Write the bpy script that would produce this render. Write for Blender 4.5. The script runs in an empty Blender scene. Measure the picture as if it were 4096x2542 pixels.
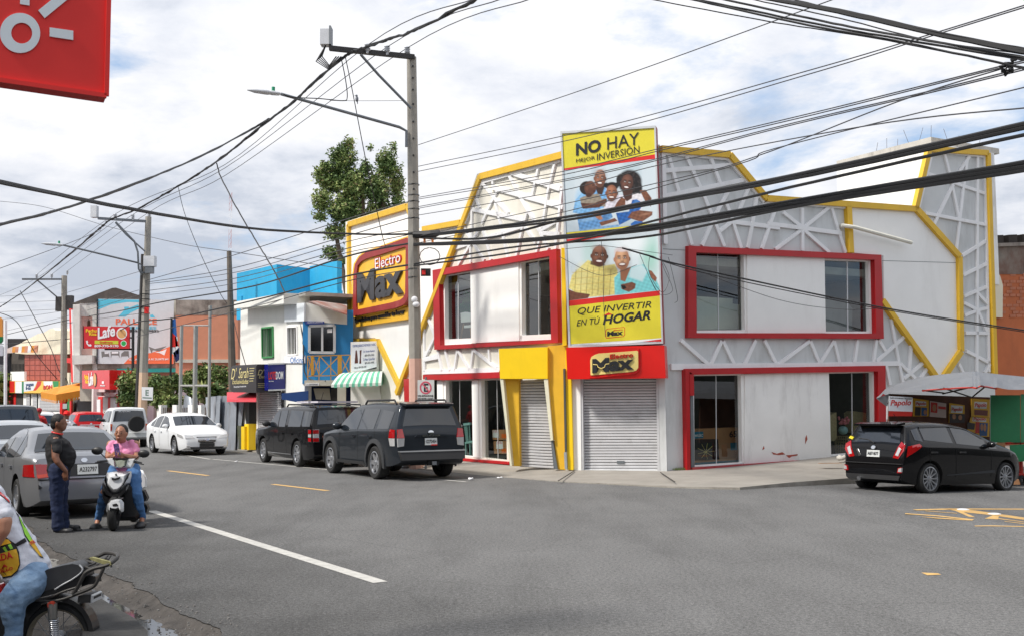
import bpy,bmesh,math,random
import numpy as np
from mathutils import Vector,Matrix,geometry,noise
random.seed(7)
R=math.radians
scn=bpy.context.scene
col=scn.collection
# ---------------------------------------------------------------- camera, sky, sun, exposure
CAM_H=1.75
PITCH=math.atan((959*1.6814-1271.0)/4372.0)
ROLL=0.006
cam=bpy.data.cameras.new('camera');camo=bpy.data.objects.new('camera',cam);col.objects.link(camo)
cam.sensor_width=36.0;cam.lens=36.0*4372.0/4096.0;cam.clip_start=0.1;cam.clip_end=3000
camo.location=(0,0,CAM_H)
camo.rotation_euler=(Matrix.Rotation(math.pi/2+PITCH,3,'X') @ Matrix.Rotation(-ROLL,3,'Z')).to_euler()
scn.camera=camo

SUN_DIR=Vector((-0.75,-0.42,1.0)).normalized()      # towards the sun
world=bpy.data.worlds.new('World');scn.world=world;world.use_nodes=True
wn,wl=world.node_tree.nodes,world.node_tree.links
bg=wn['Background'];bg.inputs['Strength'].default_value=0.1
sky=wn.new('ShaderNodeTexSky');sky.sky_type='NISHITA';sky.sun_disc=False
sky.sun_elevation=math.asin(SUN_DIR.z);sky.sun_rotation=math.atan2(SUN_DIR.x,SUN_DIR.y)
sky.altitude=50;sky.air_density=1.0;sky.dust_density=1.6;sky.ozone_density=1.0
tc=wn.new('ShaderNodeTexCoord')
sep=wn.new('ShaderNodeSeparateXYZ');wl.new(tc.outputs['Generated'],sep.inputs[0])
def wmath(op,a,b=None,c=None):
    n=wn.new('ShaderNodeMath');n.operation=op
    for i,v in enumerate((a,b,c)):
        if v is None:continue
        if isinstance(v,(int,float)):n.inputs[i].default_value=v
        else:wl.new(v,n.inputs[i])
    return n.outputs[0]
zc=wmath('MAXIMUM',sep.outputs['Z'],0.0)
den=wmath('ADD',zc,0.22)
cx_=wmath('DIVIDE',sep.outputs['X'],den);cy_=wmath('DIVIDE',sep.outputs['Y'],den)
comb=wn.new('ShaderNodeCombineXYZ');wl.new(cx_,comb.inputs[0]);wl.new(cy_,comb.inputs[1]);wl.new(zc,comb.inputs[2])
def wnoise(scale,detail,rough,off,dist=0.0):
    mp=wn.new('ShaderNodeMapping');mp.inputs['Location'].default_value=off;wl.new(comb.outputs[0],mp.inputs[0])
    n=wn.new('ShaderNodeTexNoise');n.inputs['Scale'].default_value=scale;n.inputs['Detail'].default_value=detail
    n.inputs['Roughness'].default_value=rough;n.inputs['Distortion'].default_value=dist;wl.new(mp.outputs[0],n.inputs['Vector']);return n.outputs['Fac']
def wramp(fac,stops):
    r=wn.new('ShaderNodeValToRGB');wl.new(fac,r.inputs[0])
    while len(r.color_ramp.elements) < len(stops):r.color_ramp.elements.new(0.5)
    for e,(p,c) in zip(r.color_ramp.elements,stops):e.position=p;e.color=c if len(c) == 4 else (*c,1)
    return r.outputs[0]
n_cover=wnoise(1.25,9,0.6,(3.1,1.7,0),0.2)
n_shade=wnoise(1.5,8,0.56,(9.3,4.2,2),0.1)
n_puff=wnoise(3.6,9,0.62,(1.3,8.2,5),0.15)
shade=wmath('ADD',wmath('MULTIPLY',n_shade,0.6),wmath('MULTIPLY',n_puff,0.4))
cloud=wramp(shade,[(0.40,(4.9,5.35,6.2)),(0.475,(6.8,7.05,7.65)),(0.555,(8.2,8.25,8.5))])
cover=wramp(n_cover,[(0.345,(0,0,0)),(0.44,(1,1,1))])
gap=wn.new('ShaderNodeMixRGB');gap.inputs[0].default_value=0.5;wl.new(sky.outputs[0],gap.inputs[1]);gap.inputs[2].default_value=(4.6,6.4,9.2,1)
mixs=wn.new('ShaderNodeMixRGB');wl.new(cover,mixs.inputs[0]);wl.new(gap.outputs[0],mixs.inputs[1]);wl.new(cloud,mixs.inputs[2])
hz=wmath('SUBTRACT',1.0,wmath('MULTIPLY',wmath('POWER',wmath('SUBTRACT',1.0,zc),7.0),0.24))       # the far sky is seen through more air and cloud base: a little greyer
dim=wn.new('ShaderNodeMixRGB');dim.blend_type='MULTIPLY';dim.inputs[0].default_value=1.0;wl.new(mixs.outputs[0],dim.inputs[1]);wl.new(hz,dim.inputs[2])
wl.new(dim.outputs[0],bg.inputs['Color'])

sun=bpy.data.lights.new('sun','SUN');sun.energy=3.4;sun.angle=R(8);sun.color=(1.0,0.95,0.88)
suno=bpy.data.objects.new('sun',sun);col.objects.link(suno);suno.rotation_euler=SUN_DIR.to_track_quat('Z','Y').to_euler()
scn.view_settings.view_transform='Standard';scn.view_settings.look='None'
scn.view_settings.exposure=0.36;scn.view_settings.gamma=1.0;scn.view_settings.use_curve_mapping=False
scn.cycles.max_bounces=8;scn.cycles.transparent_max_bounces=24

# ---------------------------------------------------------------- sight lines: a pixel of the 4096 px photograph and a real plane give a point
def zf(ox,oy,w,W):
    k=w/W
    return lambda x,y:(ox+x*k,oy+y*k)
V=zf(0,0,4096,2436)
def sight(p):
    u=(p[0]-2048.0)/4372.0;v=-(p[1]-1271.0)/4372.0
    c,s=math.cos(ROLL),math.sin(ROLL)
    u,v=u*c+v*s,-u*s+v*c
    cp,sp=math.cos(PITCH),math.sin(PITCH)
    return Vector((u,cp-v*sp,sp+v*cp))
EYE=Vector((0,0,CAM_H))
def gz(x,y):
    t=min(max((x-6.0)/9.0,0),1)
    return -0.27*t if y > 5 else -0.27*t*max(0,y)/5
def on_ground(p,z=0.0):
    d=sight(p);t=(z-CAM_H)/d.z;return EYE+d*t
def on_plane(p,q,n):
    d=sight(p);return EYE+d*((Vector(q)-EYE).dot(n)/d.dot(n))
def at_y(p,y):
    d=sight(p);return EYE+d*(y/d.y)

# ---------------------------------------------------------------- objects
ORG={}
def tag(o,label=None,cat=None,group=None,kind=None):
    if label:o['label']=label
    if cat:o['category']=cat
    if group:o['group']=group
    if kind:o['kind']=kind
    return o
def thing(name,label,cat,loc=(0,0,0),rz=0.0,group=None):
    o=bpy.data.objects.new(name,None);col.objects.link(o);o.empty_display_size=0.2
    o.location=loc;o.rotation_euler=(0,0,rz);ORG[o]=Vector(loc) if rz == 0 else None
    return tag(o,label,cat,group)
def copy_tree(o,parent=None):
    c=o.copy();col.objects.link(c)
    if parent is not None:c.parent=parent
    for ch in [x for x in bpy.data.objects if x.parent == o]:copy_tree(ch,c)
    return c
class MB:
    def __init__(s):s.v=[];s.f=[];s.m=[]
    def add(s,vs,fs,mi=0):
        b=len(s.v);s.v += [tuple(x) for x in vs]
        for f in fs:s.f.append(tuple(b+i for i in f));s.m.append(mi)
    def poly(s,pts,mi=0):s.add(pts,[tuple(range(len(pts)))],mi)
    def prism(s,pts,vec,mi=0,side=None):
        n=len(pts);vec=Vector(vec);P=[Vector(p) for p in pts];Q=[p+vec for p in P]
        s.add(P+Q,[tuple(range(n-1,-1,-1)),tuple(range(n,2*n))],mi)
        s.add(P+Q,[(i,(i+1) % n,n+(i+1) % n,n+i) for i in range(n)],mi if side is None else side)
    def box(s,c,size,mi=0,rot=None):
        x,y,z=size[0]/2,size[1]/2,size[2]/2;c=Vector(c)
        P=[Vector((a*x,b*y,d*z)) for d in (-1,1) for a,b in ((-1,-1),(1,-1),(1,1),(-1,1))]
        if rot is not None:P=[rot @ p for p in P]
        s.add([c+p for p in P],[(3,2,1,0),(4,5,6,7),(0,1,5,4),(1,2,6,5),(2,3,7,6),(3,0,4,7)],mi)
    def cell(s,o,a,b,c,mi=0):
        o=Vector(o);a=Vector(a);b=Vector(b);c=Vector(c)
        s.prism([o,o+a,o+a+b,o+b],c,mi)
    def bar(s,p,q,w,d,n,mi=0):
        p=Vector(p);q=Vector(q);n=Vector(n).normalized();a=(q-p).normalized();t=n.cross(a).normalized()*(w/2)
        s.prism([p-t,q-t,q+t,p+t],n*d,mi)
    def tube(s,pts,r,seg=6,mi=0,cap=True):
        P=[Vector(p) for p in pts];n=len(P);rr=r if hasattr(r,'__len__') else [r]*n
        prev=None;b=len(s.v)
        for i,p in enumerate(P):
            t=(P[min(i+1,n-1)]-P[max(i-1,0)]).normalized()
            if prev is None:
                a=t.orthogonal().normalized()
            else:
                a=(prev-t*prev.dot(t));a=a.normalized() if a.length > 1e-6 else t.orthogonal().normalized()
            prev=a;c=t.cross(a)
            for k in range(seg):
                th=2*math.pi*k/seg;s.v.append(tuple(p+(a*math.cos(th)+c*math.sin(th))*rr[i]))
        for i in range(n-1):
            for k in range(seg):
                s.f.append((b+i*seg+k,b+i*seg+(k+1) % seg,b+(i+1)*seg+(k+1) % seg,b+(i+1)*seg+k));s.m.append(mi)
        if cap:
            s.f.append(tuple(b+k for k in range(seg-1,-1,-1)));s.m.append(mi)
            s.f.append(tuple(b+(n-1)*seg+k for k in range(seg)));s.m.append(mi)
    def lathe(s,prof,o,ax,seg=24,mi=0,closed=False,cap=True):
        o=Vector(o);ax=Vector(ax).normalized();a=ax.orthogonal().normalized();c=ax.cross(a);b=len(s.v);n=len(prof)
        for r,h in prof:
            for k in range(seg):
                th=2*math.pi*k/seg;s.v.append(tuple(o+ax*h+(a*math.cos(th)+c*math.sin(th))*r))
        for i in range(n if closed else n-1):
            j=(i+1) % n
            for k in range(seg):
                s.f.append((b+i*seg+k,b+i*seg+(k+1) % seg,b+j*seg+(k+1) % seg,b+j*seg+k));s.m.append(mi)
        if not closed and cap:
            s.f.append(tuple(b+k for k in range(seg-1,-1,-1)));s.m.append(mi)
            s.f.append(tuple(b+(n-1)*seg+k for k in range(seg)));s.m.append(mi)
    def ball(s,c,r,seg=12,rings=8,mi=0,rot=None):
        c=Vector(c);r=(r,r,r) if not hasattr(r,'__len__') else r;b=len(s.v)
        for i in range(rings+1):
            ph=math.pi*i/rings
            for k in range(seg):
                th=2*math.pi*k/seg
                p=Vector((r[0]*math.sin(ph)*math.cos(th),r[1]*math.sin(ph)*math.sin(th),r[2]*math.cos(ph)))
                if rot is not None:p=rot @ p
                s.v.append(tuple(c+p))
        for i in range(rings):
            for k in range(seg):
                s.f.append((b+i*seg+k,b+(i+1)*seg+k,b+(i+1)*seg+(k+1) % seg,b+i*seg+(k+1) % seg));s.m.append(mi)
    def slab(s,loops,vec,mi=0,side=None):
        """polygon with holes (first loop the outline) extruded along vec"""
        L=[[Vector(p) for p in l] for l in loops];vec=Vector(vec)
        tris=geometry.tessellate_polygon(L);flat=[p for l in L for p in l]
        s.add(flat,[t for t in tris],mi);s.add([p+vec for p in flat],[tuple(reversed(t)) for t in tris],mi)
        for l in L:
            n=len(l);s.add(l+[p+vec for p in l],[(i,(i+1) % n,n+(i+1) % n,n+i) for i in range(n)],mi if side is None else side)
    def build(s,name,mats,parent=None,smooth=False,local=False,loc=None,merge=False):
        me=bpy.data.meshes.new(name);org=Vector((0,0,0))
        if parent is not None and not local:org=ORG.get(parent) or Vector((0,0,0))
        if parent is None and loc is not None:org=Vector(loc)
        me.from_pydata([tuple(Vector(v)-org) for v in s.v],[],s.f)
        mats=mats if isinstance(mats,(list,tuple)) else [mats]
        for m in mats:me.materials.append(m)
        me.polygons.foreach_set('material_index',s.m)
        bm=bmesh.new();bm.from_mesh(me)
        if merge:bmesh.ops.remove_doubles(bm,verts=bm.verts,dist=1e-4)
        bmesh.ops.recalc_face_normals(bm,faces=bm.faces);bm.to_mesh(me);bm.free()
        if smooth:
            me.polygons.foreach_set('use_smooth',[True]*len(me.polygons))
            if smooth != 'all':
                try:me.set_sharp_from_angle(angle=R(38))
                except Exception:pass
        o=bpy.data.objects.new(name,me);col.objects.link(o)
        if parent is not None:o.parent=parent;ORG[o]=ORG.get(parent)
        else:
            ORG[o]=org
            if loc is not None:o.location=loc
        return o

# ---------------------------------------------------------------- materials
def lin(c):c /= 255.0;return c/12.92 if c <= 0.04045 else ((c+0.055)/1.055)**2.4
def S(r,g,b):return (lin(r),lin(g),lin(b))
MATS={}
def mat(name,rgb,rough=0.6,metal=0.0,var=0.08,scale=3.0,grime=0.0,gcol=(0.05,0.045,0.04),gscale=1.5,streak=True,bump=0.0,bscale=40.0,coat=0.0,spec=0.5,rgb2=None,emit=None,fine=0.0,mask=None):
    if name in MATS:return MATS[name]
    m=bpy.data.materials.new(name);m.use_nodes=True;MATS[name]=m
    nt=m.node_tree;N,L=nt.nodes,nt.links;b=N['Principled BSDF']
    b.inputs['Roughness'].default_value=rough;b.inputs['Metallic'].default_value=metal
    b.inputs['Coat Weight'].default_value=coat;b.inputs['Coat Roughness'].default_value=0.04;b.inputs['Specular IOR Level'].default_value=spec
    if len(rgb) == 3:rgb=(*rgb,1)
    tcn=N.new('ShaderNodeTexCoord')
    def noi(sc,det,ro=0.6,st=None):
        mp=N.new('ShaderNodeMapping');L.new(tcn.outputs['Object'],mp.inputs[0])
        if st:mp.inputs['Scale'].default_value=st
        n=N.new('ShaderNodeTexNoise');n.inputs['Scale'].default_value=sc;n.inputs['Detail'].default_value=det;n.inputs['Roughness'].default_value=ro
        L.new(mp.outputs[0],n.inputs['Vector']);return n.outputs['Fac']
    def ramp(f,a,c,ca=(0,0,0,1),cb=(1,1,1,1)):
        r=N.new('ShaderNodeValToRGB');r.color_ramp.elements[0].position=a;r.color_ramp.elements[1].position=c
        r.color_ramp.elements[0].color=ca;r.color_ramp.elements[1].color=cb;L.new(f,r.inputs[0]);return r.outputs[0]
    def mix(f,a,c,bt='MIX'):
        x=N.new('ShaderNodeMixRGB');x.blend_type=bt
        for i,v in ((0,f),(1,a),(2,c)):
            if isinstance(v,(int,float)):x.inputs[i].default_value=v
            elif isinstance(v,tuple):x.inputs[i].default_value=v if len(v) == 4 else (*v,1)
            else:L.new(v,x.inputs[i])
        return x.outputs[0]
    out=None
    if var > 0 or rgb2:
        lo=rgb2 if rgb2 else tuple(max(0,c*(1-var)) for c in rgb[:3]);hi=rgb if rgb2 else tuple(min(1,c*(1+var)) for c in rgb[:3])
        out=mix(ramp(noi(scale,6),0.3,0.7),tuple(lo[:3]),tuple(hi[:3]))
    if fine > 0:
        base=out if out is not None else rgb
        out=mix(ramp(noi(90,3,0.7),0.3,0.75),mix(fine,base,(0.01,0.01,0.01)),base)
    if grime > 0:
        f=ramp(noi(gscale,8,0.72,(1,1,0.22) if streak else None),0.52,0.78)
        fm=N.new('ShaderNodeMath');fm.operation='MULTIPLY';L.new(f,fm.inputs[0]);fm.inputs[1].default_value=grime
        out=mix(fm.outputs[0],out if out is not None else rgb,gcol)
    if out is None:b.inputs['Base Color'].default_value=rgb
    else:L.new(out,b.inputs['Base Color'])
    if bump > 0:
        bn=N.new('ShaderNodeBump');bn.inputs['Strength'].default_value=bump;bn.inputs['Distance'].default_value=0.02
        L.new(noi(bscale,4),bn.inputs['Height']);L.new(bn.outputs[0],b.inputs['Normal'])
    if mask:
        mask(N,L,tcn,b)
    if emit:
        b.inputs['Emission Color'].default_value=(*emit[:3],1);b.inputs['Emission Strength'].default_value=emit[3]
    return m
def glass(name,tint=(0.55,0.62,0.62),refl=1.0,rough=0.02):
    if name in MATS:return MATS[name]
    m=bpy.data.materials.new(name);m.use_nodes=True;MATS[name]=m
    N,L=m.node_tree.nodes,m.node_tree.links;N.remove(N['Principled BSDF']);o=N['Material Output']
    t=N.new('ShaderNodeBsdfTransparent');t.inputs[0].default_value=(*tint,1)
    g=N.new('ShaderNodeBsdfGlossy');g.inputs['Roughness'].default_value=rough;g.inputs[0].default_value=(refl,refl,refl,1)
    w=N.new('ShaderNodeLayerWeight');w.inputs[0].default_value=0.5
    p=N.new('ShaderNodeMath');p.operation='POWER';L.new(w.outputs['Facing'],p.inputs[0]);p.inputs[1].default_value=4.0
    f=N.new('ShaderNodeMath');f.operation='MULTIPLY_ADD';L.new(p.outputs[0],f.inputs[0]);f.inputs[1].default_value=0.9;f.inputs[2].default_value=0.10
    x=N.new('ShaderNodeMixShader');L.new(f.outputs[0],x.inputs[0]);L.new(t.outputs[0],x.inputs[1]);L.new(g.outputs[0],x.inputs[2]);L.new(x.outputs[0],o.inputs[0])
    return m

# ---------------------------------------------------------------- vertical facades
class Fac:
    def __init__(s,q,phi,flip=1):
        s.q=Vector((q[0],q[1],0));s.u=Vector((math.sin(R(phi)),math.cos(R(phi)),0))
        s.n=Vector((-s.u.y,s.u.x,0))
        if s.n.dot(-s.q) < 0:s.n=-s.n
        s.up=Vector((0,0,1))
    def P(s,p,off=0.0):return on_plane(p,s.q+s.n*off,s.n)
    def W(s,a,z,off=0.0):return s.q+s.u*a+s.up*z+s.n*off
    def sz(s,p,off=0.0):w=s.P(p,off);return (w-s.q).dot(s.u),w.z
    def slab(s,name,pts,o0,o1,m,parent=None,holes=(),**k):
        b=MB();L=[[s.P(p,o1) for p in pts]]+[[s.P(p,o1) for p in h] for h in holes]
        b.slab(L,-s.n*(o1-o0));return b.build(name,m,parent,**k) if name else b
    def rect(s,name,a0,a1,z0,z1,o0,o1,m,parent=None):
        b=MB();b.prism([s.W(a0,z0,o1),s.W(a1,z0,o1),s.W(a1,z1,o1),s.W(a0,z1,o1)],-s.n*(o1-o0));return b.build(name,m,parent)
    def bar(s,name,p,q,w,o0,o1,m,parent=None):
        b=MB();P=s.P(p,o1);Q=s.P(q,o1);b.bar(P,Q,w,o1-o0,-s.n);return b.build(name,m,parent)
# ---------------------------------------------------------------- lettering
_tc={}
def text2d(body,bold=0.0,shear=0.0,space=1.0):
    key=(body,bold,shear,space)
    if key in _tc:return _tc[key]
    c=bpy.data.curves.new('lettering','FONT');c.body=body;c.offset=bold;c.shear=shear;c.space_character=space;c.resolution_u=3
    o=bpy.data.objects.new('lettering',c);col.objects.link(o);bpy.context.view_layer.update()
    me=bpy.data.meshes.new_from_object(o.evaluated_get(bpy.context.evaluated_depsgraph_get()))
    vs=[(v.co.x,v.co.y) for v in me.vertices];fs=[tuple(p.vertices) for p in me.polygons]
    bpy.data.objects.remove(o);bpy.data.curves.remove(c);bpy.data.meshes.remove(me)
    x0=min(v[0] for v in vs);x1=max(v[0] for v in vs);y0=min(v[1] for v in vs);y1=max(v[1] for v in vs)
    r=([((x-x0)/(x1-x0),(y-y0)/(y1-y0)) for x,y in vs],fs);_tc[key]=r;return r
def text_mb(mb,body,bl,br,tl,depth=0.0,bold=0.0,shear=0.0,mi=0,space=1.0,side=None):
    vs,fs=text2d(body,bold,shear,space);bl,br,tl=Vector(bl),Vector(br),Vector(tl)
    P=[bl+(br-bl)*a+(tl-bl)*b for a,b in vs];n=(br-bl).cross(tl-bl).normalized()
    if depth <= 0:mb.add(P,fs,mi);return
    mb.add([p+n*depth for p in P],fs,mi)
    ed={}
    for f in fs:
        for i in range(len(f)):
            a,c=f[i],f[(i+1) % len(f)];k=(min(a,c),max(a,c));ed[k]=None if k in ed else (a,c)
    for e in ed.values():
        if e:mb.add([P[e[0]],P[e[1]],P[e[1]]+n*depth,P[e[0]]+n*depth],[(0,1,2,3)],mi if side is None else side)
def text_on(fac,body,pbl,pbr,ptl,off,m,parent,depth=0.004,bold=0.0,shear=0.0,name='lettering',space=1.0):
    b=MB();text_mb(b,body,fac.P(pbl,off),fac.P(pbr,off),fac.P(ptl,off),depth,bold,shear,0,space);return b.build(name,m,parent)
def ell(cx,cy,rx,ry,n=20,rot=0.0,jag=0.0,seed=0):
    rnd=random.Random(seed);out=[]
    for i in range(n):
        t=2*math.pi*i/n;k=1+(rnd.uniform(-jag,jag) if jag else 0);x,y=rx*k*math.cos(t),ry*k*math.sin(t)
        out.append((cx+x*math.cos(rot)-y*math.sin(rot),cy+x*math.sin(rot)+y*math.cos(rot)))
    return out
def print_on(fac,items,Z,off,parent,name='printed_shape'):
    """flat print: polygons (pixels) painted one over another, each layer 0.4 mm proud of the last"""
    for i,(pts,m) in enumerate(items):
        b=MB();L=[fac.P(Z(*p),off+0.0006*i) for p in pts];tr=geometry.tessellate_polygon([L]);b.add(L,[tuple(t) for t in tr]);b.build(name,m,parent)
def painted(name,X,Y,C,P,nx,ny,parent):
    """a printed photograph: a fine grid whose colour attribute carries the print"""
    me=bpy.data.meshes.new(name);org=ORG[parent];me.from_pydata([tuple(p-org) for p in P],[],[(j*nx+i,j*nx+i+1,(j+1)*nx+i+1,(j+1)*nx+i) for j in range(ny-1) for i in range(nx-1)])
    at=me.color_attributes.new('print','FLOAT_COLOR','POINT');at.data.foreach_set('color',np.concatenate([C,np.ones((len(C),1))],1).astype(np.float32).ravel())
    if 'printed photo' not in MATS:
        m=bpy.data.materials.new('printed photo');m.use_nodes=True;MATS['printed photo']=m;a=m.node_tree.nodes.new('ShaderNodeAttribute');a.attribute_name='print';b=m.node_tree.nodes['Principled BSDF'];b.inputs['Roughness'].default_value=.4;m.node_tree.links.new(a.outputs[0],b.inputs['Base Color'])
    me.materials.append(MATS['printed photo']);o=bpy.data.objects.new(name,me);col.objects.link(o);o.parent=parent;ORG[o]=org;return o
class Paint:
    def __init__(s,X,Y,c):s.X,s.Y=X,Y;s.C=np.tile(np.array(S(*c)),(len(X),1));s.clip=None
    def put(s,a,c,f=0.0):
        c=np.array(S(*c));k=(1+f*(np.sin(s.X*.11+s.Y*.05)+np.sin(s.Y*.13-s.X*.04)+.6*np.sin(s.X*.31+1.3*np.sin(s.Y*.21))))[:,None] if f else 1.0
        s.C=s.C*(1-a[:,None])+np.clip(c*k,0,1)*a[:,None]
    def e(s,x,y,rx,ry,c,al=1.0,soft=.12,rot=0.0,f=0.0):
        u,v=s.X-x,s.Y-y;cr,sr=math.cos(rot),math.sin(rot);u,v=u*cr+v*sr,-u*sr+v*cr
        d=np.sqrt((u/rx)**2+(v/ry)**2);s.put(np.clip((1-d)/soft+.5,0,1)*al,c,f)
    def p(s,pts,c,al=1.0,soft=6.0,f=0.0):
        ins=np.zeros(len(s.X),bool);D=np.full(len(s.X),1e9);n=len(pts)
        for i in range(n):
            (x0,y0),(x1,y1)=pts[i],pts[(i+1) % n];w=(s.Y < y0) != (s.Y < y1)
            if y1 != y0:ins ^= w & (s.X < (x1-x0)*(s.Y-y0)/(y1-y0)+x0)
            t=np.clip(((s.X-x0)*(x1-x0)+(s.Y-y0)*(y1-y0))/((x1-x0)**2+(y1-y0)**2+1e-9),0,1);D=np.minimum(D,np.hypot(s.X-x0-t*(x1-x0),s.Y-y0-t*(y1-y0)))
        s.put(np.clip(np.where(ins,D,-D)/soft+.5,0,1)*al,c,f)
    def face(s,x,y,rx,ry,c,rot=0.0,smile=1.0,look=0.0):
        cr,sr=math.cos(rot),math.sin(rot);dk=tuple(v*.45 for v in c);lt=tuple(min(255,v*1.45+18) for v in c)
        def E(u,v,a,b,q,al=1.0,so=.3):s.e(x+(u*rx)*cr-(v*ry)*sr,y+(u*rx)*sr+(v*ry)*cr,a*rx,b*ry,q,al,so,rot)
        E(-1,.02,.14,.2,c,1,.3);E(1,.02,.14,.2,dk,1,.3);s.e(x,y,rx,ry,c,1,.08,rot);E(.5,.1,.62,.95,dk,.35,1.2);E(-.15,-.5,.55,.32,lt,.55,1.4);E(-.42,.16,.28,.2,lt,.5,1.4);E(.38,.18,.24,.18,lt,.35,1.4);E(0,.85,.6,.25,dk,.4,1.2)
        for k in (-1,1):E(k*.38+look,-.12,.24,.11,dk,.6,.9);E(k*.38+look,-.11,.15,.065,(225,220,214),.8,.4);E(k*.38+look,-.11,.075,.065,(18,12,10),1,.4);E(k*.38+look,-.29,.25,.05,(24,16,14),.85,.6)
        E(look,.08,.1,.26,lt,.45,1.2);E(look+.04,.22,.2,.07,dk,.6,.8);E(look,.50,.46*smile,.17,dk,.85,.5);E(look,.50,.42*smile,.14,(120,50,48),.8,.4);E(look,.475,.36*smile,.085,(244,240,234),1,.35)
def flat(name,r,g,b,rough=0.45):return mat('print '+name,S(r,g,b),rough,var=0.04,scale=4)
# ================================================================ ground, road, pavements
def road_wear(N,L,tcn,b):
    """worn asphalt: aggregate speckle, patchy wear, hairline cracks, and the dirty strip along the near gutter"""
    def n(t,**k):
        x=N.new(t)
        for a,v in k.items():setattr(x,a,v)
        return x
    def val(sock,v):sock.default_value=v
    base=b.inputs['Base Color'].links[0].from_socket
    def noise_(sc,det,ro,st=(1,1,1),rot=0.0):
        mp=n('ShaderNodeMapping');mp.inputs['Scale'].default_value=st;mp.inputs['Rotation'].default_value=(0,0,rot);L.new(tcn.outputs['Object'],mp.inputs[0]);t=n('ShaderNodeTexNoise');val(t.inputs['Scale'],sc);val(t.inputs['Detail'],det);val(t.inputs['Roughness'],ro);L.new(mp.outputs[0],t.inputs['Vector']);return t.outputs['Fac']
    def ramp(f,stops):
        r=n('ShaderNodeValToRGB');L.new(f,r.inputs[0])
        while len(r.color_ramp.elements) < len(stops):r.color_ramp.elements.new(.5)
        for e,(p,c) in zip(r.color_ramp.elements,stops):e.position=p;e.color=(c,c,c,1)
        return r.outputs[0]
    def mul(a,c,f=1.0):
        m=n('ShaderNodeMixRGB',blend_type='MULTIPLY');val(m.inputs[0],f);L.new(a,m.inputs[1]);L.new(c,m.inputs[2]);return m.outputs[0]
    out=mul(base,ramp(noise_(26,4,.75),[(.3,.55),(.5,1.0),(.72,1.5)]));out=mul(out,ramp(noise_(75,2,.6),[(.34,.6),(.5,1.0),(.7,1.55)]),.8)
    out=mul(out,ramp(noise_(.9,6,.65,(1,.22,1),R(-31)),[(.36,.86),(.55,1.03),(.7,1.08)]));out=mul(out,ramp(noise_(3.5,6,.8,(1,.5,1),.4),[(.25,.7),(.36,1.0),(.9,1.0)]),.7)
    v=n('ShaderNodeTexVoronoi',feature='DISTANCE_TO_EDGE');val(v.inputs['Scale'],.42);w=n('ShaderNodeMixRGB');val(w.inputs[0],.12);L.new(tcn.outputs['Object'],w.inputs[1]);nn=n('ShaderNodeTexNoise');val(nn.inputs['Scale'],2.0);L.new(tcn.outputs['Object'],nn.inputs['Vector']);L.new(nn.outputs['Color'],w.inputs[2]);L.new(w.outputs[0],v.inputs['Vector'])
    ck=n('ShaderNodeMath',operation='MAXIMUM');L.new(ramp(v.outputs['Distance'],[(.002,.45),(.006,1.0)]),ck.inputs[0]);L.new(ramp(noise_(.35,3,.6),[(.50,1.0),(.56,0.0)]),ck.inputs[1]);out=mul(out,ck.outputs[0],.25)
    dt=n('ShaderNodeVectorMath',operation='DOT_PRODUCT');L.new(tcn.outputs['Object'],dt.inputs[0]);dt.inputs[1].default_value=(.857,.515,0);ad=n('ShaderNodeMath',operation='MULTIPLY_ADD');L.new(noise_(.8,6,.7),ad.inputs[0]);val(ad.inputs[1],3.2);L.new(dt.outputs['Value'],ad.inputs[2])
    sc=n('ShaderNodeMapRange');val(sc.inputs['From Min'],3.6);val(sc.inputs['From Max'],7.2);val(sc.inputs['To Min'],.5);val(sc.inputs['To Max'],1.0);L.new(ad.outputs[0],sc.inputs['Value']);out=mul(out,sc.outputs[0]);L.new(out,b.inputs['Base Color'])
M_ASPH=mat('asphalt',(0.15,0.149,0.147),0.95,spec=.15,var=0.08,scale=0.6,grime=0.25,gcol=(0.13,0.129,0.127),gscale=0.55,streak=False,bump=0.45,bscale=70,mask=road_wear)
M_CONC=mat('pavement concrete',S(146,141,133),0.9,var=0.15,scale=1.2,grime=0.4,gcol=(0.12,0.115,0.105),gscale=0.9,streak=False,bump=0.15,bscale=30)
M_DARKCONC=mat('dark concrete',(0.048,0.047,0.045),0.9,var=0.35,scale=2.5,grime=0.6,gcol=(0.03,0.03,0.03),gscale=2,streak=False,bump=0.5,bscale=25)
M_DIRT=mat('gutter dirt',(0.075,0.067,0.06),0.95,var=0.4,scale=4,grime=0.6,gcol=(0.03,0.028,0.025),gscale=5,streak=False,bump=0.9,bscale=35)
M_WHITEPAINT=mat('worn white road paint',S(186,184,178),0.8,var=0.15,scale=6,grime=0.95,gcol=(0.2,0.2,0.2),gscale=9,streak=False)
M_YELLOWPAINT=mat('worn yellow road paint',S(206,166,100),0.8,var=0.1,scale=6,grime=0.95,gcol=(0.19,0.18,0.165),gscale=10,streak=False)
b=MB();b.poly([(-600,-200,-0.62),(600,-200,-0.62),(600,900,-0.62),(-600,900,-0.62)])
tag(b.build('ground',M_DIRT),kind='structure')
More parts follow.
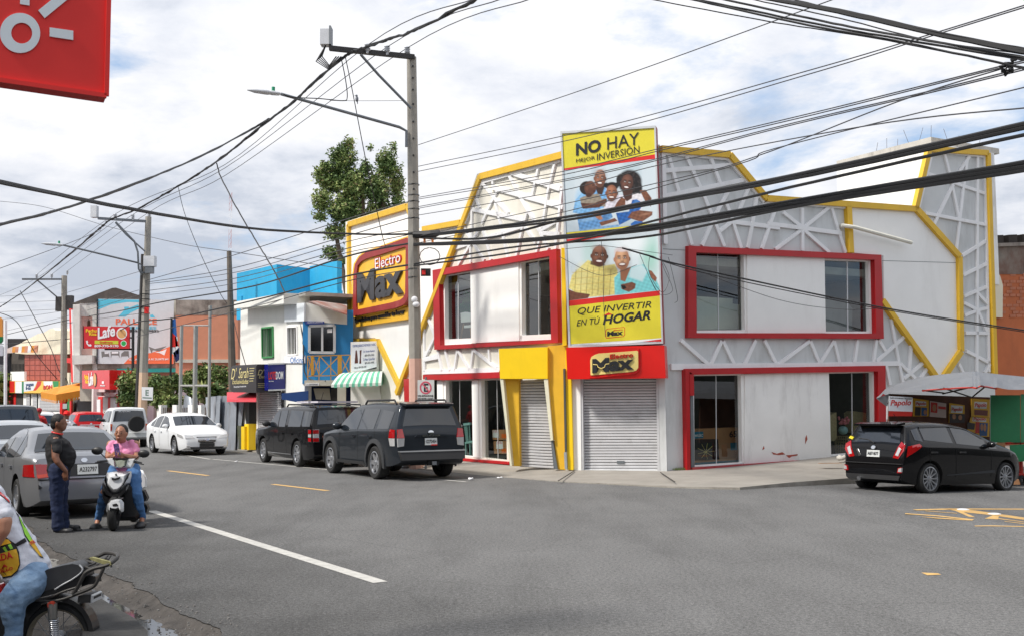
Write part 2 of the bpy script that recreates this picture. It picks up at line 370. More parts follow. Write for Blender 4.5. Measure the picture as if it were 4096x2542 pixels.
# broken asphalt edge on the near left: traced where it lies, the road surface ends there and drops to the gutter
edge_px=[V(-420,1172),V(-60,1240),(100,2096),(124,2112),(158,2161),(227,2195),(289,2232),(413,2276),(482,2315),(586,2363),(655,2416),(758,2465),(827,2488),(889,2522),(960,2600),(1100,2760),(1500,3300)]
rnd=random.Random(3)
edge=[on_ground(p) for p in edge_px]
fine_edge=[]
for i in range(len(edge)-1):
    n=10
    for k in range(n):
        p=edge[i].lerp(edge[i+1],k/n);q=p+Vector((.09*noise.noise(p*2.2)+.04*noise.noise(p*9),0,0));q.z=gz(q.x,q.y)
        if not fine_edge or q.y < fine_edge[-1].y-0.004:fine_edge.append(q)
fine_edge.append(edge[-1])
b=MB()
# near strip: columns from the broken edge to x = 40
nc=40
for i in range(len(fine_edge)-1):
    p,q=fine_edge[i],fine_edge[i+1]
    for k in range(nc):
        def at(e,t):
            x=e.x+(45-e.x)*t**1.6;y=e.y;return Vector((x,y,gz(x,y)))
        b.poly([at(p,k/nc),at(p,(k+1)/nc),at(q,(k+1)/nc),at(q,k/nc)])
y0=fine_edge[0].y
ys=[y0+(220-y0)*(i/40)**2 for i in range(41)]
xs=[fine_edge[0].x-170]+[fine_edge[0].x+(45-fine_edge[0].x)*(k/nc)**1.6 for k in range(nc+1)]
for j in range(40):
    for k in range(nc+1):
        f=lambda x,y:Vector((x,y,gz(x,y)))
        b.poly([f(xs[k],ys[j]),f(xs[k+1],ys[j]),f(xs[k+1],ys[j+1]),f(xs[k],ys[j+1])])
yn=fine_edge[-1].y
b.poly([Vector((fine_edge[-1].x,yn,0)),Vector((fine_edge[-1].x,-30,0)),Vector((45,-30,gz(45,5))),Vector((45,yn,gz(45,yn)))])
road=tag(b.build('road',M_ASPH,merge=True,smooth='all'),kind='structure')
# gutter bank: crumbling slope below the asphalt edge, then the low floor with puddle and slabs
BANK=[(0,0),(.04,-.022),(.09,-.045),(.15,-.062),(.22,-.08),(.3,-.092),(.45,-.098),(.66,-.098),(.85,-.12),(1.1,-.36),(1.5,-.41),(3,-.42),(7,-.42)]
b=MB();rows=len(BANK);cols_=[];od=Vector((-.78,-.62,0))
for i,e in enumerate(fine_edge):
    c=[]
    for r,(d,z) in enumerate(BANK):
        p=Vector((e.x,e.y,0))+od*d;p.z=e.z-.006+z+((.03*noise.noise(Vector((p.x*4,p.y*4,r)))+.02*noise.noise(Vector((p.x*13,p.y*13,1))))*(.35 if 4 < r < 8 else 1) if 0 < r < rows-2 else 0);c.append(p)
    cols_.append(c)
for i in range(len(cols_)-1):
    for r in range(rows-1):b.poly([cols_[i][r],cols_[i+1][r],cols_[i+1][r+1],cols_[i][r+1]])
tag(b.build('gutter_bank',M_DIRT,merge=True,smooth='all'),kind='structure')
m=mat('dirty puddle water',(0.03,0.03,0.028),0.04,var=0.2,scale=3,spec=0.8)
b=MB()
pud=[on_ground(p,-0.078) for p in [(360,2350),(400,2365),(470,2410),(560,2450),(660,2485),(770,2545),(830,2620),(600,2640),(590,2540),(540,2490),(470,2445),(400,2395)]]
b.poly(pud);tag(b.build('puddle',m),kind='structure')
for pts,h in (([(378,2372),(450,2420),(540,2470),(590,2520),(600,2700),(330,2700),(330,2420)],-0.03),([(330,2330),(372,2370),(322,2420),(322,2710),(-300,2710),(-300,2330)],-0.31)):
    w=[on_ground(p,h) for p in pts];bb=MB();bb.prism(w,(0,0,-0.3));tag(bb.build('concrete_slab',M_DARKCONC),kind='structure')
b=MB();pts=[(180,2170),(290,2235),(330,2290),(270,2330),(90,2240),(60,2150)]
b.prism([on_ground(p,-0.06) for p in pts],(0,0,-0.2));tag(b.build('old_kerb',mat('pale old concrete',(0.22,0.21,0.19),0.9,var=0.3,grime=0.6,gcol=(.05,.045,.04),streak=False,bump=0.5)),kind='structure')
def lerp_bank(d):
    for (a,z0),(c,z1) in zip(BANK,BANK[1:]):
        if d <= c:return z0+(z1-z0)*(d-a)/(c-a)
    return -.42
# loose gravel along the edge
b=MB()
for k in range(1500):
    e=rnd.choice(fine_edge[20:]);d=rnd.gauss(-0.3,0.2);x,y=e.x+d,e.y+rnd.uniform(-.3,.3)
    y += d*.8 if d < 0 else 0;z=lerp_bank(-d*1.28) if d < 0 else 0.0
    s=rnd.uniform(.006,.018);b.box((x,y,z+s*.4),(s,s*rnd.uniform(.6,1.2),s*.7),0,Matrix.Rotation(rnd.uniform(0,3),3,'Z'))
tag(b.build('gravel',mat('gravel stones',(0.2,0.19,0.18),0.9,var=0.4,scale=8)),kind='stuff')
def strip(name,pts,m,z=0.004):
    b=MB();b.poly([on_ground(p)+Vector((0,0,z)) for p in pts]);return tag(b.build(name,m),kind='structure')
def strip_line(name,p,q,w,m,z=0.004,n=24):
    a,c=on_ground(p),on_ground(q);t=(c-a).normalized();s=Vector((t.y,-t.x,0))*(w/2);b=MB()
    f=lambda v:Vector((v.x,v.y,gz(v.x,v.y)+z))
    for i in range(n):
        u,v=a.lerp(c,i/n),a.lerp(c,(i+1)/n);b.poly([f(u-s),f(v-s),f(v+s),f(u+s)])
    return tag(b.build(name,m),kind='structure')
strip_line('lane_marking',V(360,1214),V(905,1384),0.16,M_WHITEPAINT)
strip_line('edge_marking',V(505,1091),V(1110,1145),0.10,M_WHITEPAINT)
strip_line('edge_marking',V(380,1072),V(500,1091),0.10,M_WHITEPAINT)
strip_line('centre_dash',V(400,1118.5),V(495,1130),0.13,M_YELLOWPAINT)
strip_line('centre_dash',V(648,1150.5),V(780,1166),0.13,M_YELLOWPAINT)
Zk=zf(3200,1900,896,2110)
def mark(pts):
    b=MB();w=[on_ground(Zk(*p)) for p in pts]
    w=[Vector((q.x,q.y,0)) for q in w]
    for _ in range(2):
        w=[Vector((q.x,q.y,gz(q.x,q.y)+0.004)) for q in w]
    tr=geometry.tessellate_polygon([w]);b.add(w,[tuple(t) for t in tr]);tag(b.build('direction_marking',M_YELLOWPAINT),kind='structure')
mark([(1060,310),(1400,288),(2110,268),(2110,276),(1500,296),(1100,318)])
mark([(1350,292),(1560,290),(2110,360),(2110,385),(1800,345),(1540,322),(1650,372),(1590,370),(1460,310)])
mark([(990,352),(1300,365),(1640,395),(1620,408),(1300,398),(1130,384),(1560,398),(1290,374),(990,360)])
mark([(1180,320),(1480,335),(1480,339),(1180,324)])
mark([(1640,462),(1780,454),(2110,452),(2110,458),(1790,462),(1650,468)])
mark([(1740,384),(1820,345),(1880,345),(1860,388)])
mark([(1860,375),(2110,405),(2110,410),(1860,382)])
mark([(1925,405),(2110,422),(2110,427),(1925,409)])
mark([(1140,915),(1300,922),(1330,935),(1200,940)])
# ================================================================ the corner store
FL=Fac((-0.1,29.5),-30)
A=FL.P(V(1345,1000));A.z=0
FC=Fac((A.x,A.y),105.5)
B=FC.P(V(1580,1000));B.z=0
FR=Fac((B.x,B.y),60)
Z7=zf(2600,500,1496,2262);Z7b=zf(3100,520,996,1537);Z8=zf(2600,1350,1000,2326);Z5=zf(1700,1350,1000,2326)
Z4=zf(1300,750,900,1814);Z4b=zf(1600,500,800,1344);Z1=zf(1660,580,640,1935);Zr4=zf(2620,550,500,1512);Zr5=zf(3000,700,500,1890)
Zf=zf(1680,1400,420,1270);Z6=zf(2230,500,450,1512);Z6b=zf(2230,930,450,1512)
M_CREAM=mat('cream cladding',S(226,222,210),0.75,var=0.05,scale=1.0,grime=0.35,gcol=S(165,155,138),gscale=1.3)
M_GREYWALL=mat('pale grey cladding',S(206,208,208),0.75,var=0.06,scale=1.0,grime=0.55,gcol=S(140,140,135),gscale=1.2)
M_WHITE=mat('white plaster',S(244,243,240),0.7,var=0.03,scale=1.0,grime=0.2,gcol=S(165,160,150),gscale=0.9)
M_BAR=mat('white lattice paint',S(235,235,236),0.6,var=0.04,scale=2.0,grime=0.3,gcol=S(170,165,158),gscale=3)
M_RED=mat('red frame paint',S(178,20,26),0.4,var=0.08,scale=2,grime=0.2,gcol=S(150,60,60),gscale=2)
M_YEL=mat('yellow trim paint',S(222,178,44),0.5,var=0.06,scale=2,grime=0.4,gcol=S(170,130,50),gscale=2.5)
M_YEL2=mat('bright yellow panel',S(246,206,20),0.4,var=0.04,scale=2,grime=0.22,gcol=S(190,150,40),gscale=2)
M_SLAT=mat('galvanised shutter',S(196,196,198),0.5,0.0,var=0.08,scale=2,grime=0.5,gcol=S(120,118,114),gscale=2.2,streak=False)
M_SLATD=mat('shutter gap',S(60,60,62),0.7,var=0.2)
M_GLASS=glass('shop glass',(0.62,0.68,0.66))
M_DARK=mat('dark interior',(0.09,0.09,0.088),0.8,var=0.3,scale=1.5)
M_ALU=mat('window aluminium',S(200,202,204),0.4,0.2,var=0.05)
M_INFLOOR=mat('interior floor tile',(0.16,0.15,0.14),0.35,var=0.2)
M_CONCRAW=mat('raw stained concrete',S(190,186,178),0.9,var=0.15,scale=2,grime=0.75,gcol=S(85,80,74),gscale=2.2)
store=thing('corner_store','two storey corner store with red window frames, yellow trim and white lattice','store',(A.x,A.y,0))
def zq(Z,*pts):return [Z(*p) for p in pts]
# -- openings
ol_o=zq(Z4b,(218,975),(1050,832),(1062,1460),(230,1507));ol_i=zq(Z4b,(262,1012),(1003,880),(1015,1438),(270,1477))
or_o=zq(Z7,(233,730),(1400,785),(1415,1290),(231,1285));or_i=zq(Z7,(280,770),(1358,815),(1368,1258),(283,1255))
rl_o=zq(Z8,(330,285),(2192,256),(2200,1080),(376,1262));rl_i=zq(Z8,(408,340),(2122,310),(2130,1060),(415,1200))
ll_i=[V(975,905),V(1203,893),V(1206,1094),V(980,1069)]
a_end=FL.sz(V(822,800))[0];aA=0.0
aA=FL.sz(V(1345,1000))[0]
b=MB()
top=[V(822,528),V(966,483),V(985,545),V(1088,528),V(1135,414),V(1332,363)]
L=[FL.P(p) for p in top];zt=L[-1].z
outline=[FL.W(a_end,0.0)]+L+[FL.W(aA,zt),FL.W(aA,0.0)]
aw=FL.sz(V(842,920))[0];aw2=FL.sz(V(905,920))[0]
aw_z=FL.sz(V(870,915))[1]
b.slab([outline,[FL.P(p) for p in ol_i],[FL.P(p) for p in ll_i],[FL.W(aw,0.1),FL.W(aw,aw_z),FL.W(aw2,aw_z),FL.W(aw2,0.1)]],-FL.n*0.2)
b.build('wall',M_CREAM,store)
b=MB();cB=FC.sz(V(1580,1000))[0];sh=zq(Z5,(1462,385),(2150,378),(2163,1240),(1475,1240))
ztc=FC.sz(V(1560,345))[1]
b.slab([[FC.W(0,0),FC.W(0,ztc),FC.W(cB,ztc),FC.W(cB,0)],[FC.P(sh[0]),FC.P(sh[1]),FC.W(FC.sz(sh[2])[0],0.13),FC.W(FC.sz(sh[3])[0],0.13)]],-FC.n*0.2)
b.build('wall',M_GREYWALL,store)
rtop=zq(Z7,(75,130),(490,165),(705,430),(1220,478),(1612,500),(1690,140),(2050,165))
L=[FR.P(p) for p in rtop];rend=FR.sz(V(2362,800))[0]
b=MB();b.slab([[FR.W(0,0),FR.W(0,L[0].z)]+L+[FR.W(rend,L[-1].z),FR.W(rend,0)],[FR.P(p) for p in or_i],[FR.P(p) for p in rl_i]],-FR.n*0.2)
b.build('wall',M_GREYWALL,store)
# white plaster zones, proud of the cladding
FL.slab('plaster_panel',[V(824,530),V(966,486),V(985,548),V(1093,532),V(945,925),V(893,803),V(832,803)],0.004,0.03,M_WHITE,store)
FR.slab('plaster_panel',zq(Z7,(1222,500),(1612,515),(1875,800),(1885,1365),(1780,1512),(1740,1512),(1415,1060),(1412,790),(1222,772)),0.004,0.03,M_WHITE,store)
# roof and back walls
b=MB();zr=5.2
back=[FL.W(a_end,0,-0.25),FL.W(aA,0,-0.25),FC.W(0.05,0,-0.25),FC.W(cB,0,-0.25),FR.W(0.1,0,-0.25),FR.W(rend,0,-0.25),FR.W(rend,0,-12),FL.W(a_end,0,-12)]
b.prism([Vector((p.x,p.y,zr)) for p in back],(0,0,0.2));b.build('roof_slab',M_CONCRAW,store)
b=MB();b.prism([FR.W(rend,0,-0.2),FR.W(rend,0,-12),FR.W(rend,zr,-12),FR.W(rend,zr,-0.2)],-FR.u*0.15);b.build('side_wall',M_CONCRAW,store);b=MB()
b.prism([FL.W(a_end,0,-0.2),FL.W(a_end,0,-12),FL.W(a_end,zr,-12),FL.W(a_end,zr,-0.2)],-FL.u*0.15);b.build('side_wall',M_CONCRAW,store)
# -- frames
def frame(fac,o,i,m,o0=-0.04,o1=0.13,depths=None):
    for k in range(4):
        j=(k+1) % 4;fac.slab('window_frame',[o[k],o[j],i[j],i[k]],o0,o1,m,store)
frame(FL,ol_o,ol_i,M_RED);frame(FR,or_o,or_i,M_RED)
FR.slab('window_frame',[rl_o[0],rl_o[1],rl_i[1],rl_i[0]],-0.04,0.13,M_RED,store)
FR.slab('window_frame',[rl_o[1],rl_o[2],rl_i[2],rl_i[1]],-0.04,0.13,M_RED,store)
FR.slab('window_frame',zq(Z8,(330,285),(368,285),(378,1262),(347,1258)),-0.04,0.15,M_RED,store)
FR.slab('window_frame',zq(Z8,(370,335),(408,335),(412,535),(374,535)),-0.04,0.16,M_RED,store)
FR.slab('window_frame',zq(Z8,(395,1205),(870,1175),(870,1205),(400,1246)),-0.04,0.16,mat('faded red skirting',S(170,62,66),0.6,var=0.15,grime=0.4,gcol=S(110,70,65)),store)
FR.slab('window_frame',zq(Z8,(872,1175),(2130,1085),(2130,1115),(872,1200)),-0.04,0.16,MATS['faded red skirting'],store)
FR.slab('steel_post',zq(Z8,(376,535),(402,535),(415,1205),(385,1225)),-0.04,0.1,mat('grey steel',S(110,116,120),0.5,0.3),store)
FL.slab('window_frame',zq(Zf,(35,292),(255,290),(258,355),(35,347)),-0.04,0.12,M_RED,store)
FL.slab('window_frame',zq(Zf,(257,290),(960,258),(965,330),(257,358)),-0.04,0.13,M_RED,store)
FL.slab('window_frame',[V(960,900),V(975,899),V(980,1071),V(965,1070)],-0.04,0.13,M_RED,store)
FL.slab('skirting',zq(Zf,(400,1290),(720,1320),(720,1350),(400,1325)),-0.02,0.1,M_RED,store)
FL.slab('skirting',zq(Zf,(722,1318),(1078,1345),(1078,1378),(722,1352)),-0.02,0.1,M_RED,store)
# -- window infill: panels, mullions, panes
def glaze(fac,quads,off=-0.14):
    for q in quads:
        b=MB();b.poly([fac.P(p,off) for p in q]);b.build('pane',M_GLASS,store)
def room(fac,q,depth,z_pad=0.25,back=None):
    pts=[fac.sz(p) for p in q];a0=min(p[0] for p in pts)-0.15;a1=max(p[0] for p in pts)+0.15;z0=min(p[1] for p in pts)-0.03;z1=max(p[1] for p in pts)+z_pad
    b=MB();W=fac.W;o0,o1=-0.2,-depth
    b.poly([W(a0,z0,o0),W(a1,z0,o0),W(a1,z0,o1),W(a0,z0,o1)],1)
    b.poly([W(a0,z1,o0),W(a1,z1,o0),W(a1,z1,o1),W(a0,z1,o1)]);b.poly([W(a0,z0,o1),W(a1,z0,o1),W(a1,z1,o1),W(a0,z1,o1)],2)
    b.poly([W(a0,z0,o0),W(a0,z1,o0),W(a0,z1,o1),W(a0,z0,o1)]);b.poly([W(a1,z0,o0),W(a1,z1,o0),W(a1,z1,o1),W(a1,z0,o1)])
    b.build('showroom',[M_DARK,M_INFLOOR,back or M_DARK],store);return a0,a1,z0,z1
glaze(FL,[zq(Z4b,(300,1000),(476,968),(480,1442),(305,1452)),zq(Z4b,(805,915),(1006,878),(1015,1415),(812,1425))])
FL.slab('centre_panel',zq(Z4b,(472,968),(795,912),(800,1447),(478,1462)),-0.16,0.02,M_WHITE,store)
for q in (zq(Z4b,(262,1010),(300,1003),(303,1475),(270,1477)),zq(Z4b,(793,915),(816,912),(820,1445),(797,1450)),zq(Z4b,(303,1437),(478,1430),(480,1466),(303,1475)),zq(Z4b,(800,1412),(1012,1402),(1015,1438),(800,1448)),zq(Z4b,(300,1003),(472,972),(472,985),(300,1016)),zq(Z4b,(816,912),(1003,880),(1003,893),(816,926))):
    FL.slab('window_trim',q,-0.16,-0.02,M_WHITE,store)
for q in (zq(Z4b,(388,985),(393,984),(393,1440),(388,1441)),zq(Z4b,(928,892),(932,892),(934,1408),(930,1408))):FL.slab('mullion',q,-0.15,-0.13,M_ALU,store)
glaze(FR,[zq(Z7,(280,770),(572,785),(578,1250),(283,1256)),zq(Z7,(1050,800),(1325,812),(1332,1258),(1060,1258))])
FR.slab('centre_panel',zq(Z7,(588,784),(1056,806),(1064,1256),(590,1256)),-0.16,0.02,M_WHITE,store)
for q in (zq(Z7,(566,782),(590,784),(592,1256),(574,1256)),zq(Z7,(1322,812),(1360,815),(1368,1258),(1330,1258)),zq(Z7,(283,1240),(576,1238),(576,1256),(283,1258)),zq(Z7,(1062,1246),(1332,1246),(1332,1259),(1062,1259)),zq(Z7,(1056,802),(1325,812),(1325,826),(1056,817))):
    FR.slab('window_trim',q,-0.16,-0.02,M_WHITE,store)
for q in (zq(Z7,(408,785),(412,785),(418,1245),(414,1245)),zq(Z7,(1190,815),(1196,815),(1200,1250),(1194,1250))):FR.slab('mullion',q,-0.15,-0.13,M_ALU,store)
glaze(FR,[zq(Z8,(405,340),(848,335),(860,1165),(415,1200)),zq(Z8,(1664,320),(2070,312),(2085,1080),(1686,1090))])
FR.slab('centre_panel',zq(Z8,(885,335),(1664,315),(1686,1110),(878,1172)),-0.16,0.02,mat('weathered white plaster',S(240,239,236),0.75,var=0.05,scale=1.2,grime=0.45,gcol=S(120,112,104),gscale=1.4),store)
for q in (zq(Z8,(845,335),(887,335),(882,1172),(858,1172)),zq(Z8,(2068,312),(2122,310),(2132,1062),(2085,1075)),zq(Z8,(405,335),(848,328),(848,345),(405,352)),zq(Z8,(1664,315),(2070,305),(2070,322),(1664,330)),zq(Z8,(415,1185),(862,1155),(862,1172),(415,1203)),zq(Z8,(1686,1085),(2085,1050),(2085,1070),(1686,1105))):
    FR.slab('window_trim',q,-0.16,-0.02,M_WHITE,store)
for q in (zq(Z8,(612,345),(617,345),(622,1175),(617,1175)),zq(Z8,(1876,320),(1881,320),(1886,1075),(1881,1075))):FR.slab('mullion',q,-0.15,-0.13,M_ALU,store)
# peeled paint patches showing the old red coat
pp=mat('old red paint showing',S(165,80,62),0.8,var=0.2)
for q in (zq(Z8,(1130,1058),(1180,1075),(1230,1060),(1260,1080),(1200,1088),(1150,1082)),zq(Z8,(1265,1090),(1320,1085),(1375,1078),(1372,1092),(1320,1100),(1295,1115)),zq(Z8,(1445,930),(1458,900),(1465,940),(1445,985)),zq(Z8,(1045,1040),(1060,1000),(1066,1030))):
    FR.slab('peeling_paint',q,0.021,0.026,pp,store)
glaze(FL,[zq(Zf,(310,365),(630,365),(640,1275),(310,1240)),zq(Zf,(735,360),(975,345),(1080,1335),(745,1310)),[V(980,905),V(1012,903),V(1015,1073),V(983,1071)]])
for q in (zq(Zf,(205,358),(275,355),(285,1260),(215,1250)),zq(Zf,(625,360),(700,355),(715,1315),(640,1290))):FL.slab('pillar',q,-0.3,0.0,M_WHITE,store)
for q in (zq(Zf,(698,358),(740,355),(750,1315),(712,1315)),zq(Zf,(275,358),(312,356),(318,1260),(284,1258)),zq(Zf,(284,1245),(640,1280),(640,1300),(284,1262)),zq(Zf,(745,1308),(1078,1335),(1078,1350),(745,1325)),zq(Zf,(270,345),(968,328),(968,355),(270,370))):
    FL.slab('window_trim',q,-0.17,-0.03,M_WHITE,store)
for q in (zq(Zf,(475,365),(479,365),(487,1270),(483,1270)),zq(Zf,(925,360),(929,360),(945,1325),(941,1325))):FL.slab('mullion',q,-0.15,-0.13,M_ALU,store)
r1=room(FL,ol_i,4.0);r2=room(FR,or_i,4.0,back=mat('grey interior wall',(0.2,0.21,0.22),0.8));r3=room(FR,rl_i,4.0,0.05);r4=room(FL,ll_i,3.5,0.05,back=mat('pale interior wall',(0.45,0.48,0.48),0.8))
# -- lattice battens, each one its own
def battens(fac,Z,segs,w=0.095,o1=0.07):
    for i,s in enumerate(segs):
        fac.bar('lattice_batten',Z(s[0],s[1]),Z(s[2],s[3]),s[4] if len(s) > 4 else w,0.003,o1-0.0021*(i % 9),M_BAR,store)
battens(FL,Z1,[(785,440,1760,165,.16),(800,440,355,1480,.15),(1770,520,1690,1255,.11),(1690,190,1600,560),(1600,560,1530,1010),(1490,240,1410,610),(1160,335,1750,530,.13),(920,510,1785,748,.13),
    (660,772,1310,900,.12),(1120,345,1260,620),(1260,620,1500,1040),(1500,1040,1605,1260),(800,450,960,650),(960,650,1120,830),(930,395,935,510),(990,550,880,770),(880,770,800,950),
    (960,690,1050,1040),(1050,1070,1115,1365),(725,620,770,765),(680,780,675,1160),(770,1020,515,1445),(800,1000,850,1130),(850,1130,912,1390),(560,960,680,1160),(680,1160,830,1395),
    (430,1262,830,1130,.11),(830,1130,1310,975,.11),(1345,820,1310,945),(1290,1000,1215,1345),(1320,990,1450,1180),(1690,930,1500,1040),(1500,1062,1745,1080,.11),(1500,1140,1460,1295),(664,1230,664,1420)])
battens(FL,Z4,[(865,925,785,1110),(825,1055,885,1200),(790,1385,885,1190),(785,1380,905,1350),(905,1312,942,1475),(792,1110,800,1480),(640,1500,660,1440)])
battens(FL,Zf,[(205,-10,255,240),(295,-10,355,240),(445,-5,405,240),(455,5,590,225),(635,-5,605,230),(645,-5,920,215),(825,-15,835,130),(30,262,955,232,.13),(40,60,115,-15),(30,118,215,82),(35,130,45,250),(955,-20,957,240,.06)])
battens(FR,Zr4,[(108,160,132,1285,.12),(100,180,880,250,.11),(875,240,1330,775,.11),(165,190,300,680),(300,680,385,1060),(385,1060,452,1295),(382,215,560,610),(560,610,705,960),(705,960,845,1315),(680,240,800,565),
    (130,400,950,330,.11),(140,705,1080,510,.11),(910,615,730,950),(730,950,575,1305),(860,770,925,940),(925,940,1050,1335),(1150,580,1010,920),(1470,770,1060,910,.11),(1245,680,1190,1010),(1190,1010,1130,1335),(1490,790,1400,1040),(1400,1040,1300,1345),(960,1020,1512,1090,.11),(930,1020,790,1130)])
battens(FR,Zr5,[(250,390,1475,485,.10),(280,735,800,800,.11),(800,800,1390,880,.11),(510,560,795,790),(800,500,805,1145),(1210,480,830,790),(1240,485,1350,860),(1350,860,1455,1175),(780,830,390,1125),(830,835,1210,1172)])
battens(FR,Z7b,[(970,150,890,475,.11),(980,125,1305,162,.11),(1255,165,1250,1512),(1300,160,1325,1490,.10),(1050,145,1085,280),(1205,160,1125,285),(1192,170,1165,370),(1165,370,1122,755),(950,270,1300,392),(930,512,1310,585),(1105,335,985,582),(1098,345,1140,545),
    (1160,775,1305,685),(1165,895,1310,825),(1170,1025,1315,965),(1170,1065,1255,1110),(1255,1110,1320,1095),(1175,1142,1255,1110),(1250,1000,1320,1075),(1260,1120,1312,1245),(1180,1250,1320,1252),(1185,1360,1330,1435),(1140,1440,1165,1495),(1330,1440,1300,1495),
    (720,1165,770,1440),(645,1290,690,1370),(630,1425,800,1275),(845,1325,832,1505),(780,1440,870,1530),(920,1432,800,1530),(945,1465,900,1530),(690,1450,715,1570),(770,1440,795,1560)])
battens(FR,Z8,[(290,18,550,248),(670,28,570,248),(685,28,790,248),(988,20,885,248),(1070,20,1180,240),(1200,245,1490,28),(1498,28,1580,230),(1592,228,1715,28),(1718,28,1768,228),(1938,20,1910,228),(2112,18,2085,228),(200,268,1200,258,.15),(1200,257,2326,236,.13)])
# -- yellow trim bands
def band(fac,Z,pts,w,o0=0.0,o1=0.14,m=None):
    w *= .8
    for p,q in zip(pts,pts[1:]):fac.bar('yellow_trim',Z(*p),Z(*q),w,o0,o1,m or M_YEL,store)
I2=lambda x,y:V(x,y)
band(FL,I2,[(829,808),(826,534),(964,491)],.24);band(FL,I2,[(966,488),(975,515)],.24);band(FL,I2,[(1003,545),(1092,529)],.2)
band(FL,I2,[(940,935),(1139,420),(1336,368)],.22);band(FL,I2,[(833,811),(896,811),(945,915)],.22)
band(FR,Z7,[(75,143),(490,178),(712,442),(1222,478),(1615,506),(1698,140)],.2)
band(FR,Z7,[(1690,143),(2052,168),(2095,1512)],.2);band(FR,Z7,[(1615,500),(1880,795),(1890,1365),(1785,1520)],.22);band(FR,Z7,[(1208,490),(1222,772)],.22);band(FR,Z7,[(1415,1060),(1740,1520)],.2)
# -- yellow portal beside the corner, on the line of the chamfer
FC.slab('portal_header',zq(Z5,(686,100),(1140,84),(1140,378),(698,378)),-0.5,0.12,M_YEL2,store)
FC.slab('portal_side',zq(Z5,(1140,78),(1300,60),(1330,1224),(1235,1222),(1150,500)),-0.3,0.0,mat('ochre yellow panel',S(226,178,44),0.5,var=0.06,grime=0.3,gcol=S(160,120,50)),store)
FC.slab('portal_leg',zq(Z5,(698,378),(726,378),(808,1188),(790,1185)),-0.35,0.1,mat('cream edge',S(226,222,196),0.6,grime=0.3),store)
FC.slab('portal_leg',zq(Z5,(1105,380),(1142,380),(1190,950),(1168,955)),-0.12,0.1,MATS['cream edge'],store)
FC.slab('portal_leg',zq(Z5,(1172,955),(1190,955),(1235,1222),(1200,1218)),-0.12,0.06,MATS['grey steel'],store)
FC.slab('portal_reveal',zq(Z5,(727,378),(870,378),(880,1192),(808,1190)),-0.5,-0.1,MATS['ochre yellow panel'],store)
FC.slab('corner_post',zq(Z5,(1300,60),(1352,60),(1380,1226),(1325,1226)),-0.2,0.14,M_YEL2,store)
FC.slab('corner_post',[V(1335,590),V(1345,590),V(1348,820),V(1338,822)],-0.1,0.2,M_YEL2,store)
FC.slab('downpipe',zq(Z5,(1285,285),(1303,285),(1318,1060),(1300,1060)),0.14,0.2,mat('dark pipe',S(75,78,74),0.6),store)
FC.slab('downpipe',zq(Z5,(1292,1062),(1316,1062),(1322,1218),(1300,1218)),0.14,0.22,mat('grey pipe',S(150,156,160),0.5),store)
def shutter(fac,q,off,n,parent,m=M_SLAT,name='roller_shutter'):
    p=[fac.P(x,off) for x in q]
    b=MB();b.prism([x-fac.n*0.03 for x in p],-fac.n*0.02);s=b.build(name,M_SLATD,parent)
    for i in range(n):
        f0,f1=(i+0.06)/n,(i+0.94)/n;l0,l1=p[0].lerp(p[3],f0),p[0].lerp(p[3],f1);r0,r1=p[1].lerp(p[2],f0),p[1].lerp(p[2],f1)
        b=MB();d=fac.n*(0.004+0.003*math.sin(i*2.3));k=fac.n*0.018
        m0,m1=l0.lerp(l1,.5),r0.lerp(r1,.5)
        b.add([l0-k,r0-k,r0.lerp(r1,.2)+d,l0.lerp(l1,.2)+d,r0.lerp(r1,.8)+d,l0.lerp(l1,.8)+d,r1-k,l1-k],[(0,1,2,3),(3,2,4,5),(5,4,6,7)]);b.build('slat',m,s)
    return s
shutter(FC,zq(Z5,(866,392),(1112,386),(1198,1216),(880,1196)),-0.3,30,store)
shutter(FC,zq(Z5,(1466,388),(2150,382),(2163,1238),(1478,1238)),-0.12,32,store)
FC.slab('shutter_lock',zq(Z5,(1785,1142),(1855,1142),(1855,1166),(1785,1166)),-0.11,-0.1,MATS['grey steel'],store)
for q in (zq(Z5,(1440,385),(1466,385),(1476,1238),(1452,1238)),zq(Z5,(2150,380),(2172,380),(2186,1240),(2164,1240))):FC.slab('shutter_rail',q,-0.12,0.02,M_SLAT,store)
FC.slab('pilaster',zq(Z5,(1362,380),(1445,380),(1455,1240),(1380,1240)),0.002,0.04,M_WHITE,store)
FC.slab('pilaster',zq(Z5,(2172,378),(2232,375),(2252,1258),(2190,1252)),0.002,0.04,M_GREYWALL,store)
# -- white rooftop block and concrete cap behind the tower
c0=FR.P(V(2215,330),-0.45);zb=5.3
bk=-FL.u*0-Vector((math.sin(R(30)),-math.cos(R(30)),0))
lw=MB();e0=on_plane(V(1990,385),c0,bk.cross(Vector((0,0,1))));c1=Vector((e0.x,e0.y,c0.z));fr=FR.u*2.9
base=[Vector((c0.x,c0.y,zb)),Vector((c1.x,c1.y,zb)),Vector((c1.x,c1.y,zb))+fr,Vector((c0.x,c0.y,zb))+fr]
lw.prism(base,(0,0,c0.z-0.12-zb));lw.build('rooftop_block',mat('stained white parapet',S(238,238,236),0.8,var=0.05,grime=0.7,gcol=S(150,145,138),gscale=1.6),store)
lw=MB();cc=[Vector((p.x,p.y,c0.z-0.118)) for p in base];ex=(cc[3]-cc[0]).normalized()*0.25;lw.prism([cc[0],cc[1],cc[2]+ex,cc[3]+ex],(0,0,0.17));lw.build('roof_cap',M_CONCRAW,store)
rd=random.Random(5)
